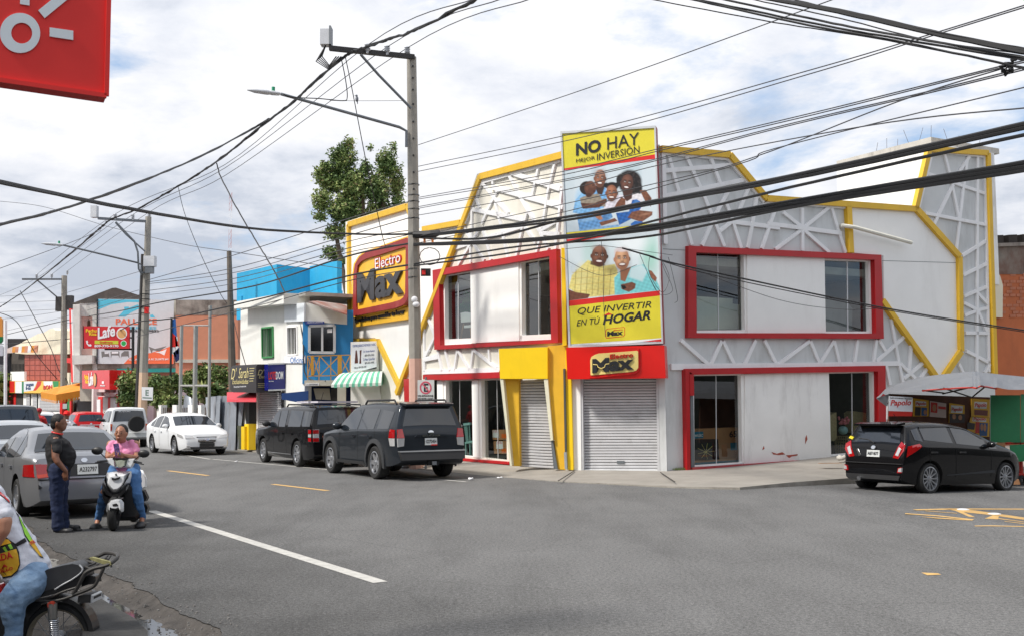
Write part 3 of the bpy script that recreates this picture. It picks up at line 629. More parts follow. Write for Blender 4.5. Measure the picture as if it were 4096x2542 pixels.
for k in range(9):
    b=MB();p=cc[0].lerp(cc[1],k/9) if k < 6 else cc[0].lerp(cc[3],(k-5)/4);b.tube([p+Vector((0,0,.17)),p+Vector((rd.uniform(-.15,.15),rd.uniform(-.1,.1),.17+rd.uniform(.2,.4)))],.006,4);b.build('rebar_stub',mat('rusty rebar',S(80,60,50),0.8),store)
# -- drain pipe on the right wall
b=MB();b.tube([FR.P(Z7(1148,615),0.0),FR.P(Z7(1160,608),0.12),FR.P(Z7(1235,618),0.26),FR.P(Z7(1580,712),0.26)],.055,8);b.build('drain_pipe',mat('white pvc',S(214,212,200),0.5,grime=0.3),store,smooth=True)
for p in ((1150,600),(1140,640)):pass
FR.slab('wall_seam',zq(Z7,(80,748),(235,757),(235,760),(80,751)),0.001,0.006,mat('seam line',S(120,122,124),0.8),store)
FR.slab('wall_seam',zq(Z7,(1405,819),(1858,832),(1858,835),(1405,822)),0.0305,0.034,MATS['seam line'],store)
# ================================================================ pavements (far side of both streets)
zR=lambda t:0.13+0.32*min(1,max(0,t))
inner=[FL.W(30,0.12),FL.W(a_end,.12),FL.W(6,.12),FL.W(aA,.12),FC.W(0,.12),FC.W(cB,.12),FR.W(2,0.17),FR.W(4,.24),FR.W(7.5,.38),FR.W(12,.42),FR.W(30,.42)]
kp=[on_plane(V(1075,1109),(0,0,.0),(0,0,1)),on_ground(V(1165,1131),0.0),on_ground(V(1330,1143),0.02),on_ground(V(1605,1156),0.03),on_ground(V(1760,1158),0.05)]
fl_k=[FL.W(30,.05,2.6),FL.W(a_end,.04,2.4),FL.W(5.0,.03,2.2)]
rk=[on_ground(V(1880,1146),.08),FR.W(7,.10,3.4),FR.W(12,.10,3.8),FR.W(30,.10,3.8)]
outer=fl_k+[kp[1],kp[2],kp[3],kp[4]]+rk
inner2=[FL.W(30,0.12),FL.W(a_end,.12),FL.W(5.0,.12),FL.W(aA+1.0,.12),FC.W(0.2,.12),FC.W(cB-.1,.12),FR.W(1.2,.14),FR.W(4,.24),FR.W(7.5,.38),FR.W(12,.42),FR.W(30,.42)]
b=MB()
for i in range(len(outer)-1):
    n=6
    for k in range(n):
        for j in range(5):
            g=lambda s,t:inner2[i].lerp(inner2[i+1],s).lerp(outer[i].lerp(outer[i+1],s),t)
            b.poly([g(k/n,j/5),g((k+1)/n,j/5),g((k+1)/n,(j+1)/5),g(k/n,(j+1)/5)])
pave=tag(b.build('pavement',M_CONC,merge=True,smooth='all'),kind='structure')
b=MB()
for i in range(len(outer)-1):
    p,q=outer[i],outer[i+1];p0=Vector((p.x,p.y,-0.4));q0=Vector((q.x,q.y,-0.4));b.poly([p,q,q0,p0])
tag(b.build('kerb',mat('dirty kerb',S(150,145,136),0.9,var=0.2,grime=0.7,gcol=S(80,76,70),streak=False,gscale=2),merge=True),kind='structure')
b=MB();p,q=on_ground(Z5(1390,1235),0.125),on_ground(Z5(1240,1330),0.06);b.bar(p,q,.025,.012,(0,0,1));tag(b.build('pavement_joint',mat('joint dirt',S(70,66,60),0.9)),kind='structure')
b=MB();p,q=on_ground(Z5(2190,1250),0.135),on_ground(Z5(2326,1340),0.09);b.bar(p,q,.02,.012,(0,0,1));tag(b.build('pavement_joint',MATS['joint dirt']),kind='structure')
# ================================================================ signs on the store
F_YEL=flat('lemon',222,208,52);F_RED=flat('signal red',214,34,28);F_BLK=flat('ink black',28,30,36);F_WHT=flat('white',236,236,238);M_TXT=mat('black raised letters',S(34,35,38),0.45,var=0.05)
SIGN_O=0.42
bb=thing('corner_billboard','tall yellow billboard with two family photos and the words NO HAY MEJOR INVERSIÓN','billboard',tuple(FC.P(V(1455,820),0.2)))
cor=[V(1333,313),V(1559.5,299),V(1577.5,816),V(1352,826)]
b=MB();b.slab([[FC.P(p,SIGN_O) for p in cor]],-FC.n*0.34,0,1);b.build('sign_box',[mat('billboard backing',S(196,206,212),0.4,var=0.03),mat('dark red side',S(150,40,46),0.5,grime=0.3)],bb)
ci=[V(1337,318),V(1556,304.5),V(1573.5,812),V(1357,821)]
for k in range(4):
    j=(k+1) % 4;FC.slab('sign_frame',[cor[k],cor[j],ci[j],ci[k]],SIGN_O+.001,SIGN_O+.03,M_ALU,bb)
sk3=flat('light brown skin',190,134,98);blu2=flat('deep blue',36,96,168);wht=F_WHT
print_on(FC,[([(40,105),(1305,22),(1318,395),(66,590)],F_YEL),([(66,592),(1318,396),(1320,455),(75,612)],F_RED),([(110,1450),(1350,1318),(1352,1345),(800,1400),(112,1490)],F_YEL)],Z6,SIGN_O+.002,bb)
def photo(Zf_,quad,nx,ny,bgc,name):
    X,Y,P=[],[],[]
    for j in range(ny):
        for i in range(nx):
            u,v=i/(nx-1),j/(ny-1);x,y=[(quad[0][k]*(1-u)+quad[1][k]*u)*(1-v)+(quad[3][k]*(1-u)+quad[2][k]*u)*v for k in (0,1)];X.append(x);Y.append(y);P.append(FC.P(Zf_(x,y),SIGN_O+.006))
    return Paint(np.array(X),np.array(Y),bgc),lambda q:painted(name,q.X,q.Y,q.C,P,nx,ny,bb)
q,done=photo(Z6,[(75,614),(1318,457),(1349,1317),(110,1448)],190,150,(188,204,212),'family_photo')
for x,w,a in ((340,120,.5),(720,160,.4),(1230,110,.45),(150,70,.3)):q.p([(x-w,500),(x+w,480),(x+w,1450),(x-w,1450)],(226,234,238),a,60)
q.e(700,1400,620,110,(160,172,184),.5,.9)
q.p([(205,1180),(240,1010),(330,905),(520,860),(650,840),(668,1010),(640,1110),(330,1200)],(116,172,220),1,10,.12);q.e(300,1000,60,140,(150,200,236),.6,.8);q.p([(500,820),(640,810),(600,940),(540,930)],(60,36,28),1,10)
q.face(572,722,76,122,(128,82,60),.06);q.e(572,640,62,40,(178,146,128),.55,1.2)
q.e(970,765,160,158,(22,18,19),1,.2,0,.4);q.e(1060,850,80,100,(22,18,19),1,.25);q.e(850,740,60,80,(22,18,19),1,.25)
for k in range(70):a=k*2.4;q.e(970+150*math.sin(a)*(.7+.3*math.sin(k)),765+145*math.cos(a)*(.7+.3*math.cos(k*1.7)),14,12,((52,44,44) if k % 3 else (14,11,12)),.7,.8)
q.p([(880,965),(1060,915),(1150,940),(1135,1150),(925,1150)],(226,222,226),1,8,.06);q.p([(870,880),(1010,870),(1000,990),(930,1030),(890,980)],(74,44,36),1,10);q.face(935,782,80,118,(88,54,42),.18)
q.p([(1105,880),(1185,875),(1264,985),(1254,1105),(1225,1060),(1190,1050),(1165,1000)],(122,76,54),1,8,.1);q.e(1230,1010,18,60,(80,46,34),.6,.8)
q.p([(640,1040),(800,945),(880,945),(915,1030),(760,1110),(700,1210),(620,1130)],(222,218,228),1,8,.08);q.e(733,825,86,56,(20,15,16),1,.2);q.e(655,812,36,34,(20,15,16),1,.3);q.e(805,802,34,30,(20,15,16),1,.3);q.face(728,918,76,112,(132,84,60),.04,1.15)
q.p([(800,1040),(860,970),(915,1000),(912,1075),(760,1115)],(118,72,50),1,8,.1)
q.p([(300,985),(420,935),(560,928),(600,1005),(645,985),(645,1095),(330,1115)],(150,138,122),1,8,.1);q.e(395,850,98,92,(34,22,18),1,.08);q.e(440,850,80,96,(92,56,42),1,.1);q.e(462,800,40,40,(140,94,74),.5,1.2);q.e(505,850,20,14,(92,56,42),1,.4);q.e(478,810,14,7,(16,10,9),1,.4);q.e(496,892,22,9,(70,30,28),1,.5);q.e(398,855,18,28,(112,70,52),1,.3);q.e(420,945,40,30,(70,40,30),1,.4)
q.p([(310,1050),(480,1058),(660,990),(664,1040),(560,1112),(340,1128)],(84,50,38),1,8,.12);q.e(480,1070,130,12,(140,96,76),.5,.9,-.15)
q.p([(262,1235),(560,1180),(700,1130),(744,1240),(560,1372),(298,1428)],(92,142,192),1,8,.14);q.e(420,1270,110,24,(150,190,222),.6,.9,-.2);q.e(640,1230,26,80,(60,100,150),.6,.9)
q.p([(785,1185),(960,1165),(1005,1010),(1060,1000),(1114,1030),(1122,1120),(1000,1260),(830,1348)],(34,92,164),1,8,.16);q.e(1055,1070,30,60,(90,150,210),.6,.9,.2);q.p([(560,1310),(700,1275),(770,1252),(808,1290),(590,1358)],(116,72,52),1,7,.1);q.p([(1000,1170),(1100,1148),(1278,1166),(1272,1214),(1130,1308),(940,1245)],(120,76,56),1,7,.14);q.e(1180,1200,70,14,(176,130,104),.6,.9,-.2)
q.p([(980,1332),(1040,1290),(1140,1300),(1172,1335),(990,1354)],(38,100,176),1,6);q.p([(468,1182),(560,1168),(610,1265),(570,1282),(520,1250)],(164,112,86),1,6,.1);q.p([(280,1400),(520,1370),(820,1340),(832,1368),(300,1425)],(110,156,200),.9,8,.1);done(q)
q,done=photo(Z6b,[(110,152),(1384,22),(1391,776),(151,914)],180,130,(214,226,230),'couple_photo')
q.e(430,250,90,260,(176,214,204),.5,1.0);q.e(1240,300,110,260,(150,204,186),.75,1.0);q.e(1000,120,200,160,(236,242,244),.8,1.0)
q.p([(150,745),(195,570),(320,450),(408,370),(620,450),(770,425),(810,520),(775,835),(400,870),(240,805)],(226,212,130),1,10,.06);q.e(640,640,90,200,(200,184,100),.5,1.0);q.e(330,600,80,160,(240,230,160),.6,1.0)
for k in range(7):x=245+k*78;q.p([(x,462+abs(k-3)*12),(x+9,462+abs(k-3)*12),(x-10,840),(x-20,840)],(120,104,54),.65,5)
for k in range(4):y=535+k*85;q.p([(195,y),(765,y-50),(765,y-42),(195,y+8)],(204,172,80),.7,6)
q.e(740,500,90,60,(60,44,34),.5,.9);q.p([(450,380),(600,400),(640,440),(560,465),(440,430)],(80,48,36),.9,12);q.face(562,318,106,140,(104,64,46),.05);q.e(555,205,84,34,(168,126,104),.6,1.0);q.p([(145,760),(240,800),(440,830),(410,882),(150,918)],(110,66,48),1,8,.1)
q.p([(762,610),(850,520),(990,465),(1160,425),(1230,520),(1330,640),(1392,775),(770,838)],(124,204,208),1,10,.06);q.p([(980,480),(1130,430),(1210,520),(1140,660),(960,600)],(206,226,230),.9,30);q.e(860,720,50,110,(84,168,176),.5,1.0)
q.p([(840,505),(990,460),(910,662),(848,642)],(150,98,72),1,10);q.e(864,262,100,66,(214,204,204),1,.25);q.face(866,358,100,146,(186,130,98),-.05,1.1);q.e(860,232,84,30,(216,206,208),.9,.7)
q.p([(850,700),(1000,665),(1052,690),(1042,752),(960,800),(860,762)],(120,74,56),1,8,.1);q.p([(850,708),(905,712),(928,745),(880,768)],(16,16,18),1,4);q.p([(1225,505),(1265,515),(1337,610),(1318,668),(1250,600)],(140,88,66),1,8,.12);done(q)
items=[([(108,95),(880,5),(700,40),(118,152)],F_RED),([(150,915),(1390,778),(1392,845),(156,990)],F_RED),([(156,990),(1392,846),(1420,1415),(176,1495)],F_YEL),([(1120,1462),(1418,1420),(1420,1458)],F_RED),([(176,1496),(1120,1436),(1418,1412),(1420,1422),(1110,1465),(800,1496)],F_WHT),([(605,1118),(685,1075),(745,1100),(685,1108)],F_RED),
    ([(645,1310),(665,1290),(890,1265),(906,1275),(908,1370),(885,1395),(660,1418),(648,1405)],F_RED),([(652,1315),(670,1297),(888,1273),(899,1280),(900,1367),(880,1388),(662,1409),(655,1400)],F_YEL)]
print_on(FC,items,Z6b,SIGN_O+.008,bb)
TO=SIGN_O+.015
def btext(Z,t,bl,br,tl,m,bold=0,shear=0,depth=.002):return text_on(FC,t,Z(*bl),Z(*br),Z(*tl),TO,m,bb,depth,bold,shear)
btext(Z6,'NO',(248,418),(582,358),(248,250),F_BLK,.035);btext(Z6,'HAY',(668,335),(1095,262),(668,172),F_BLK)
btext(Z6,'MEJOR',(250,523),(503,477),(250,462),F_BLK);btext(Z6,'INVERSIÓN',(530,480),(1100,372),(530,365),F_BLK)
btext(Z6b,'QUE INVERTIR',(265,1112),(1258,1022),(275,1010),F_BLK,0,.15);btext(Z6b,'EN TÚ',(258,1255),(560,1222),(266,1150),F_BLK,0,.15)
btext(Z6b,'HOGAR',(608,1236),(1250,1165),(622,1110),F_BLK,.03,.12);btext(Z6b,'Electro',(755,1320),(875,1308),(755,1300),F_RED,.01)
btext(Z6b,'Max',(668,1392),(880,1372),(668,1326),F_BLK,.05)
# red fascia with the store badge
fs=thing('store_fascia','red fascia sign with raised store badge above the wide grey shutter','sign',tuple(FC.P(V(1465,900),0.2)))
b=MB();b.slab([[FC.P(p,.5) for p in zq(Z5,(1312,88),(2226,68),(2240,372),(1325,382))]],-FC.n*0.44);b.build('panel',mat('glossy red panel',S(216,26,18),0.28,var=0.04,scale=1.5),fs)
def badge(fac,Z,o,i,off,parent,mring,mface,th=.05):
    fac.slab('badge_rim',[Z(*p) for p in o],off,off+th,mring,parent);fac.slab('badge_face',[Z(*p) for p in i],off+th+.001,off+th+.02,mface,parent)
M_CRM=mat('cream badge face',S(238,214,130),0.4,var=0.03)
badge(FC,Z5,[(1522,205),(1535,160),(1570,128),(1610,114),(1970,87),(1992,98),(1995,285),(1980,312),(1950,332),(1560,374),(1528,368)],[(1537,205),(1548,175),(1580,155),(1615,144),(1970,118),(1982,124),(1984,275),(1965,300),(1935,312),(1545,346),(1540,340)],.502,fs,mat('red badge rim',S(208,24,18),0.3),M_CRM)
text_on(FC,'Electro',Z5(1722,196),Z5(1938,178),Z5(1722,152),.58,mat('red raised letters',S(200,26,20),0.35),fs,.03,.02)
text_on(FC,'Max',Z5(1558,328),Z5(1942,292),Z5(1558,196),.58,M_TXT,fs,.03,.045)
b=MB();b.tube([FC.P(Z5(x,y),.61) for x,y in ((1562,245),(1600,248),(1612,272),(1640,284),(1670,270),(1680,243),(1715,238))],.011,6);b.build('sofa_line',M_CRM,fs)
# big raised sign on the left wall
os_=thing('raised_logo_sign','big yellow and dark red raised logo sign on the white wall behind the power pole','sign',tuple(FL.P(Z4(450,1000),0.1)))
ring=[(228,700),(240,620),(275,560),(330,520),(420,490),(655,405),(672,420),(668,880),(650,925),(620,950),(560,972),(228,1036),(222,1000)]
rin=[(252,700),(262,630),(290,595),(335,572),(430,545),(640,478),(650,485),(645,850),(630,885),(605,905),(540,925),(252,985),(250,960)]
b=MB();b.slab([[FL.P(Z4(*p),.34) for p in ring],[FL.P(Z4(*p),.34) for p in rin]],-FL.n*.3);b.build('rim',mat('faded dark red',S(150,48,46),0.5,var=0.1,grime=0.3,gcol=S(180,110,105)),os_)
FL.slab('outer_edge',[Z4(448+(x-448)*1.045,720+(y-720)*1.04) for x,y in ring],.03,.26,mat('amber board',S(240,186,52),0.45,var=0.05,grime=0.2,gcol=S(190,140,50)),os_)
FL.slab('board',[Z4(*p) for p in rin],.262,.27,mat('amber board',S(240,186,52),0.45,var=0.05,grime=0.2,gcol=S(190,140,50)),os_)
FL.slab('slogan_board',zq(Z4,(245,1042),(668,962),(668,1060),(243,1122)),.04,.16,MATS['amber board'],os_)
b=MB();text_mb(b,'Electro',*[FL.P(Z4(*p),.302)-FL.n*.15 for p in ((400,662),(615,600),(398,572))],.15,.03);b.build('lettering',mat('letter red',S(186,40,38),0.4),os_)
text_on(FL,'Electro',Z4(404,660),Z4(606,602),Z4(402,578),.302,F_WHT,os_,.003,.0)
b=MB();text_mb(b,'Max',*[FL.P(Z4(*p),.352)-FL.n*.22 for p in ((258,935),(618,852),(256,690))],.22,.035);b.build('lettering',mat('dark grey letters',S(62,62,66),0.5,var=0.06),os_)
text_on(FL,'Lo máximo para amueblar tu hogar',Z4(250,1100),Z4(648,1028),Z4(248,1052),.162,M_TXT,os_,.04,.02)
# ================================================================ the row of buildings down the street
q0=on_ground(V(640,1069),0.1)
RW=Fac((q0.x,q0.y),-31.5)
RP=lambda p:Fac((p.x,p.y),58.5)          # a wall square to the street through p, facing down the street to the camera
Zb=zf(900,900,900,1361);Zs=zf(900,1400,500,1680);Zl=zf(0,1000,1024,2212);Zy=zf(0,1250,520,1918);Zc=zf(0,1560,500,2224)
M_OFF=mat('office white wall',S(226,226,220),0.8,var=0.04,grime=0.35,gcol=S(160,155,145),gscale=0.8)
M_TURQ=mat('turquoise paint',S(36,160,206),0.7,var=0.06,grime=0.25,gcol=S(120,180,200),gscale=1.5)
M_BLUE=mat('office blue paint',S(40,130,190),0.7,var=0.06,grime=0.25,gcol=S(30,90,130))
M_DBLUE=mat('deep blue paint',S(18,38,84),0.6,var=0.1,grime=0.2)
M_WIN=mat('dark window glass',(0.012,0.013,0.016),0.06,var=0,spec=0.8)
M_WOODY=mat('ochre painted timber',S(190,140,50),0.7,var=0.1)
M_ZINC=mat('zinc sheet',S(150,156,164),0.42,0.35,var=0.12,scale=2,grime=0.5,gcol=S(110,85,70),gscale=2.0)
M_RUST=mat('rusty zinc roof',S(170,170,168),0.6,0.1,rgb2=S(160,80,55),scale=1.6)
M_BEIGE=mat('beige concrete',S(190,184,170),0.85,var=0.1,grime=0.5,gcol=S(100,96,88))
off=thing('office_building','white two storey office building with turquoise top floor and blue balcony','building',tuple(q0))
ae=RW.sz(Zb(95,600))[0];ar=RW.sz(Zb(485,600))[0]
zt=RW.sz(Zb(350,490))[1]
gw=zq(Zb,(228,622),(294,615),(297,795),(231,800));gw2=zq(Zb,(382,615),(440,612),(442,780),(386,785))
b=MB();b.slab([[RW.W(ae,0),RW.P(Zb(95,500)),RW.P(Zb(485,470)),RW.W(ar,0)],[RW.P(p) for p in gw],[RW.P(p) for p in gw2]],-RW.n*0.25);b.build('wall',M_OFF,off)
b=MB();p=RW.W(ae,0,-.25);b.prism([p,p-RW.n*9,p-RW.n*9+Vector((0,0,zt)),p+Vector((0,0,zt))],RW.u*-.2);b.build('side_wall',M_OFF,off)
RW.slab('parapet',zq(Zb,(55,465),(355,410),(355,475),(55,505)),-0.4,0.55,M_OFF,off)
b=MB();b.prism([RW.W(ae,zt+.2,0),RW.W(ar,zt+.2,0),RW.W(ar,zt+.2,-9),RW.W(ae,zt+.2,-9)],(0,0,.12));b.build('roof',M_CONCRAW,off)
for q,m in ((gw,mat('green frame',S(60,140,80),0.6)),(gw2,M_WHITE)):
    b=MB();b.poly([RW.P(p,-.2) for p in q]);w=b.build('window',M_WIN,off)
    for i in range(4):
        j=(i+1) % 4;b=MB();b.bar(RW.P(q[i]),RW.P(q[j]),.06,.06,RW.n);b.build('frame',m,w)
    n=7 if q is gw else 3
    for k in range(1,n):
        b=MB();b.bar(RW.P(q[0]).lerp(RW.P(q[1]),k/n),RW.P(q[3]).lerp(RW.P(q[2]),k/n),.016,.02,RW.n);b.build('bar',m,w)
# turquoise upper storey: three faces
TQ=Fac((RW.q-RW.n*1.3).xy,-31.5);c1=TQ.P(Zb(313,300));RQ=RP(c1);c2=RQ.P(Zb(512,300));TQ2=Fac((c2.x,c2.y),-31.5)
zl=TQ.sz(Zb(313,408))[1]-.6
for f,pts in ((TQ,[(72,292),(313,238),(313,408),(72,430)]),(RQ,[(313,238),(512,262),(512,410),(313,408)]),(TQ2,[(512,250),(678,218),(678,400),(512,420)])):
    L=[f.P(Zb(*p)) for p in pts];L[2].z=L[3].z=zl;b=MB();b.prism(L,-f.n*.2);b.build('upper_wall',M_TURQ,off)
TQ.slab('upper_wall',zq(Zb,(72,430),(100,428),(97,568),(70,572)),-.2,.05,M_TURQ,off)
TQ2.slab('upper_wall',zq(Zb,(655,400),(680,395),(680,500),(657,500)),-.2,.02,M_TURQ,off)
# blue recess with window, balcony rail and zinc canopy
RB=Fac(RW.P(Zb(485,700)).xy,80)
a0,a1=RB.sz(Zb(470,700))[0],RB.sz(Zb(775,700))[0];zf0=RB.sz(Zb(600,955))[1]
b=MB();b.prism([RB.W(a0,zf0),RB.W(a1,zf0),RB.W(a1,zt-.3),RB.W(a0,zt-.3)],-RB.n*.2);b.build('balcony_wall',M_BLUE,off)
RB.slab('beam',zq(Zb,(485,470),(738,480),(738,600),(485,580)),-.05,.06,M_OFF,off)
q=zq(Zb,(510,610),(662,605),(662,770),(510,768));b=MB();b.poly([RB.P(p,.012) for p in q]);w=b.build('window',M_WIN,off)
for i in range(4):b=MB();b.bar(RB.P(q[i],.01),RB.P(q[(i+1) % 4],.01),.09,.06,RB.n);b.build('frame',M_ALU,w)
b=MB();b.bar(RB.P(Zb(588,608),.02),RB.P(Zb(588,768),.02),.07,.05,RB.n);b.build('frame',M_ALU,w)
RB.slab('notice',zq(Zb,(618,628),(648,626),(648,648),(618,650)),.02,.025,F_WHT,off)
ns=thing('blue_name_board','thin blue name board above the balcony window','sign',tuple(RB.P(Zb(540,588))))
RB.slab('panel',zq(Zb,(485,580),(600,582),(600,597),(485,600)),.06,.1,flat('name board blue',30,60,140),ns);text_on(RB,'ASUNTOS JURIDICOS',Zb(497,595),Zb(590,593),Zb(497,584),.101,F_WHT,ns)
b=MB();L=[RB.P(Zb(*p),o) for p,o in (((505,470),1.0),((738,545),1.0),((738,490),-.1),((560,466),-.1))];b.prism(L,(0,0,.05));b.build('zinc_canopy',M_RUST,off)
RF=Fac((RB.q+RB.n*.9).xy,80)
a0,a1=RF.sz(Zb(480,960))[0],RF.sz(Zb(770,950))[0];zs=RF.sz(Zb(540,968))[1]
b=MB();b.prism([RF.W(a0,zs),RF.W(a1,zs),RF.W(a1,zs,-1.2),RF.W(a0,zs,-1.2)],(0,0,.18));b.build('balcony_slab',M_BEIGE,off)
rail=[((497,790),(755,783)),((500,910),(745,905)),((499,790),(501,950)),((572,785),(568,950)),((528,786),(530,905)),((640,784),(640,950)),((505,800),(530,905)),((530,800),(500,905)),((535,795),(568,900)),((572,790),(535,905)),((575,790),(680,905)),((690,790),(575,905)),((700,790),(755,900)),((755,790),(700,900)),((757,783),(757,930))]
for i,(p,q) in enumerate(rail):RF.bar('rail',Zb(*p),Zb(*q),.03,-.05,-.01-.001*(i % 7),M_WOODY,off)
RF.bar('rail_post',Zb(694,783),Zb(694,903),.14,-.1,0,M_WOODY,off);RF.bar('rail_post',Zb(527,788),Zb(529,906),.1,-.1,0,M_WOODY,off)
# ground floor under the balcony: dark doorway, blue wall, pillar, meters
b=MB();b.prism([RB.W(a0,0,-.3),RB.W(a1,0,-.3),RB.W(a1,zs+.3,-.3),RB.W(a0,zs+.3,-.3)],-RB.n*.2);b.build('shop_wall',M_DBLUE,off)
RB.slab('shop_opening',zq(Zb,(640,985),(680,985),(680,1060),(640,1060)),-.28,-.25,M_DARK,off)
RF.slab('pillar',zq(Zb,(680,965),(732,963),(732,1100),(680,1100)),-.4,0,M_BEIGE,off)
RB.slab('shutter_hood',zq(Zs,(760,575),(1120,540),(1120,660),(950,690),(760,655)),-.2,.5,mat('hood blue',S(34,70,130),0.5),off)
RB.slab('meter_panel',zq(Zb,(535,985),(632,985),(640,1055),(550,1050)),-.25,-.15,M_BEIGE,off)
shutter(RW,zq(Zs,(438,560),(756,560),(756,1360),(438,1380)),.12,28,off)
RW.slab('door_frame',zq(Zs,(420,555),(440,555),(440,1370),(425,1375)),0,.16,M_WHITE,off)
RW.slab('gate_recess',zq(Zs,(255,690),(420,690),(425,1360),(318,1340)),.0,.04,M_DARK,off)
for k in range(9):RW.bar('gate_bar',Zs(322+k*11,700),Zs(328+k*11,1335),.03,.05,.08,mat('black iron',(0.015,.015,.016),.5),off)
RW.slab('gate_post',zq(Zs,(217,1020),(262,1020),(262,1328),(217,1328)),.1,.5,M_YEL2,off)
RW.slab('gate_post',zq(Zs,(262,985),(318,985),(318,1335),(262,1335)),.1,.4,M_YEL2,off)
RW.slab('side_panel',zq(Zs,(100,1010),(215,1010),(215,1330),(105,1320)),.1,.2,mat('rusty gate panel',S(90,84,74),.8,rgb2=S(50,70,40),scale=2.5),off)
dc=thing('red_shop_awning','small red rounded awning over the barred gate','awning',tuple(RW.P(Zs(230,690))))
b=MB();P=lambda x,y,o:RW.P(Zs(x,y),o);prof=[(0,.75),(.25,.72),(.5,.55),(.75,.3),(1,0.02)]
for (f0,o0),(f1,o1) in zip(prof,prof[1:]):b.poly([P(25,690-130*f0+0,o0+.1),P(420,690-150*f0,o0+.1),P(420,690-150*f1,o1+.1),P(25,690-130*f1,o1+.1)])
b.build('canvas',mat('red awning vinyl',S(196,50,62),.5),dc)
# shop signs
sg=thing('script_shop_sign',"black shop sign with gold script D' Sarah Exclusividades above the small red awning",'sign',tuple(RW.P(Zs(240,560))))
M_BLKP=flat('sign charcoal',52,48,48,.3);M_GOLD=flat('pale gold',214,200,140)
b=MB();fL=[RW.P(Zs(*p),.9) for p in ((70,235),(105,200),(425,183),(425,566),(105,560),(72,525))];b.prism(fL,-RW.n*.7);b.build('panel',M_BLKP,sg)
for k,(t,l,r,u) in enumerate((("D'",(82,385),(155,378),(85,240)),('Sarah',(182,372),(315,365),(185,235)),('Exclusividades',(100,450),(315,445),(100,385)),('Todo que luzca de manera unica',(118,505),(285,495),(118,475)))):text_on(RW,t,Zs(*l),Zs(*r),Zs(*u),.903,M_GOLD if k < 3 else F_WHT,sg,.003,0,.3)
for k in range(6):RW.slab('small_print',zq(Zs,(328,235+k*34),(395-(k % 3)*8,232+k*34),(395-(k % 3)*8,240+k*34),(328,243+k*34)),.9,.905,M_GOLD,sg)
pr=RW.P(Zs(425,400),.9);RS=RP(pr)
RS.slab('panel',zq(Zs,(420,205),(440,183),(600,183),(760,183),(760,555),(440,556),(420,540)),-.05,.03,M_BLKP,sg);text_on(RS,"D'",Zs(440,330),Zs(530,325),Zs(440,255),.032,M_GOLD,sg,.003,0,.3);text_on(RS,'Exclu',Zs(455,372),Zs(578,368),Zs(455,330),.032,M_GOLD,sg,.003,0,.3)
for k in range(3):RS.slab('small_print',zq(Zs,(442,438+k*24),(575,440+k*24),(575,446+k*24),(442,444+k*24)),.03,.035,M_GOLD,sg)
M_LOT=flat('lottery blue',20,26,112,.25);M_LOT2=flat('lottery blue dark',18,22,92,.25)
lt=thing('lottery_sign','dark blue lottery shop sign lettered LOTEDOM in red and white','sign',tuple(RS.P(Zs(800,520),.3)))
b=MB();b.prism([RS.P(Zs(*p),.5) for p in ((578,182),(808,170),(808,526),(582,533))],-RS.n*.4);b.build('panel',M_LOT,lt)
b=MB();b.prism([RS.P(Zs(*p),.5) for p in ((808,170),(1042,165),(1046,514),(808,526))],-RS.n*.4);b.build('panel',M_LOT2,lt)
for a_,z_ in (((1042,165),(1046,514)),((1046,514),(582,533)),((578,182),(1042,165))):b=MB();b.bar(RS.P(Zs(*a_),.5),RS.P(Zs(*z_),.5),.05,.04,RS.n);b.build('edge_trim',M_ALU,lt)
for t,l,r,u,m in (('LOTE',(586,390),(684,386),(586,285),F_RED),('DOM',(684,388),(782,382),(684,282),F_WHT),('LOTE',(876,355),(945,352),(876,325),F_RED),('DOM',(946,352),(1018,350),(946,322),F_WHT),('bancas de loteria',(588,418),(655,416),(588,404),F_WHT)):text_on(RS,t,Zs(*l),Zs(*r),Zs(*u),.503,m,lt,.003,.03)
o2=thing('office_board','small white board lettered Oficina in blue on the white wall','sign',tuple(RW.P(Zb(440,800))))
RW.slab('panel',zq(Zb,(360,790),(482,785),(482,832),(360,832)),.02,.05,F_WHT,o2);text_on(RW,'Oficina',Zb(395,832),Zb(478,830),Zb(395,797),.052,flat('oficina blue',30,110,180),o2)
o3=thing('faded_wall_board','blank faded pale board high on the white office wall','sign',tuple(RW.P(Zb(420,530))));RW.slab('panel',zq(Zb,(357,480),(480,470),(478,580),(360,585)),.02,.08,flat('faded board',222,228,232),o3)
o4=thing('street_name_plate','white street name plate on the balcony edge','sign',tuple(RF.P(Zb(525,960),0)));RF.slab('panel',zq(Zb,(487,953),(568,953),(568,968),(487,969)),.003,.02,F_WHT,o4);text_on(RF,'L. C. LAKE RODRIGUEZ',Zb(492,966),Zb(562,965),Zb(492,957),.021,F_BLK,o4)
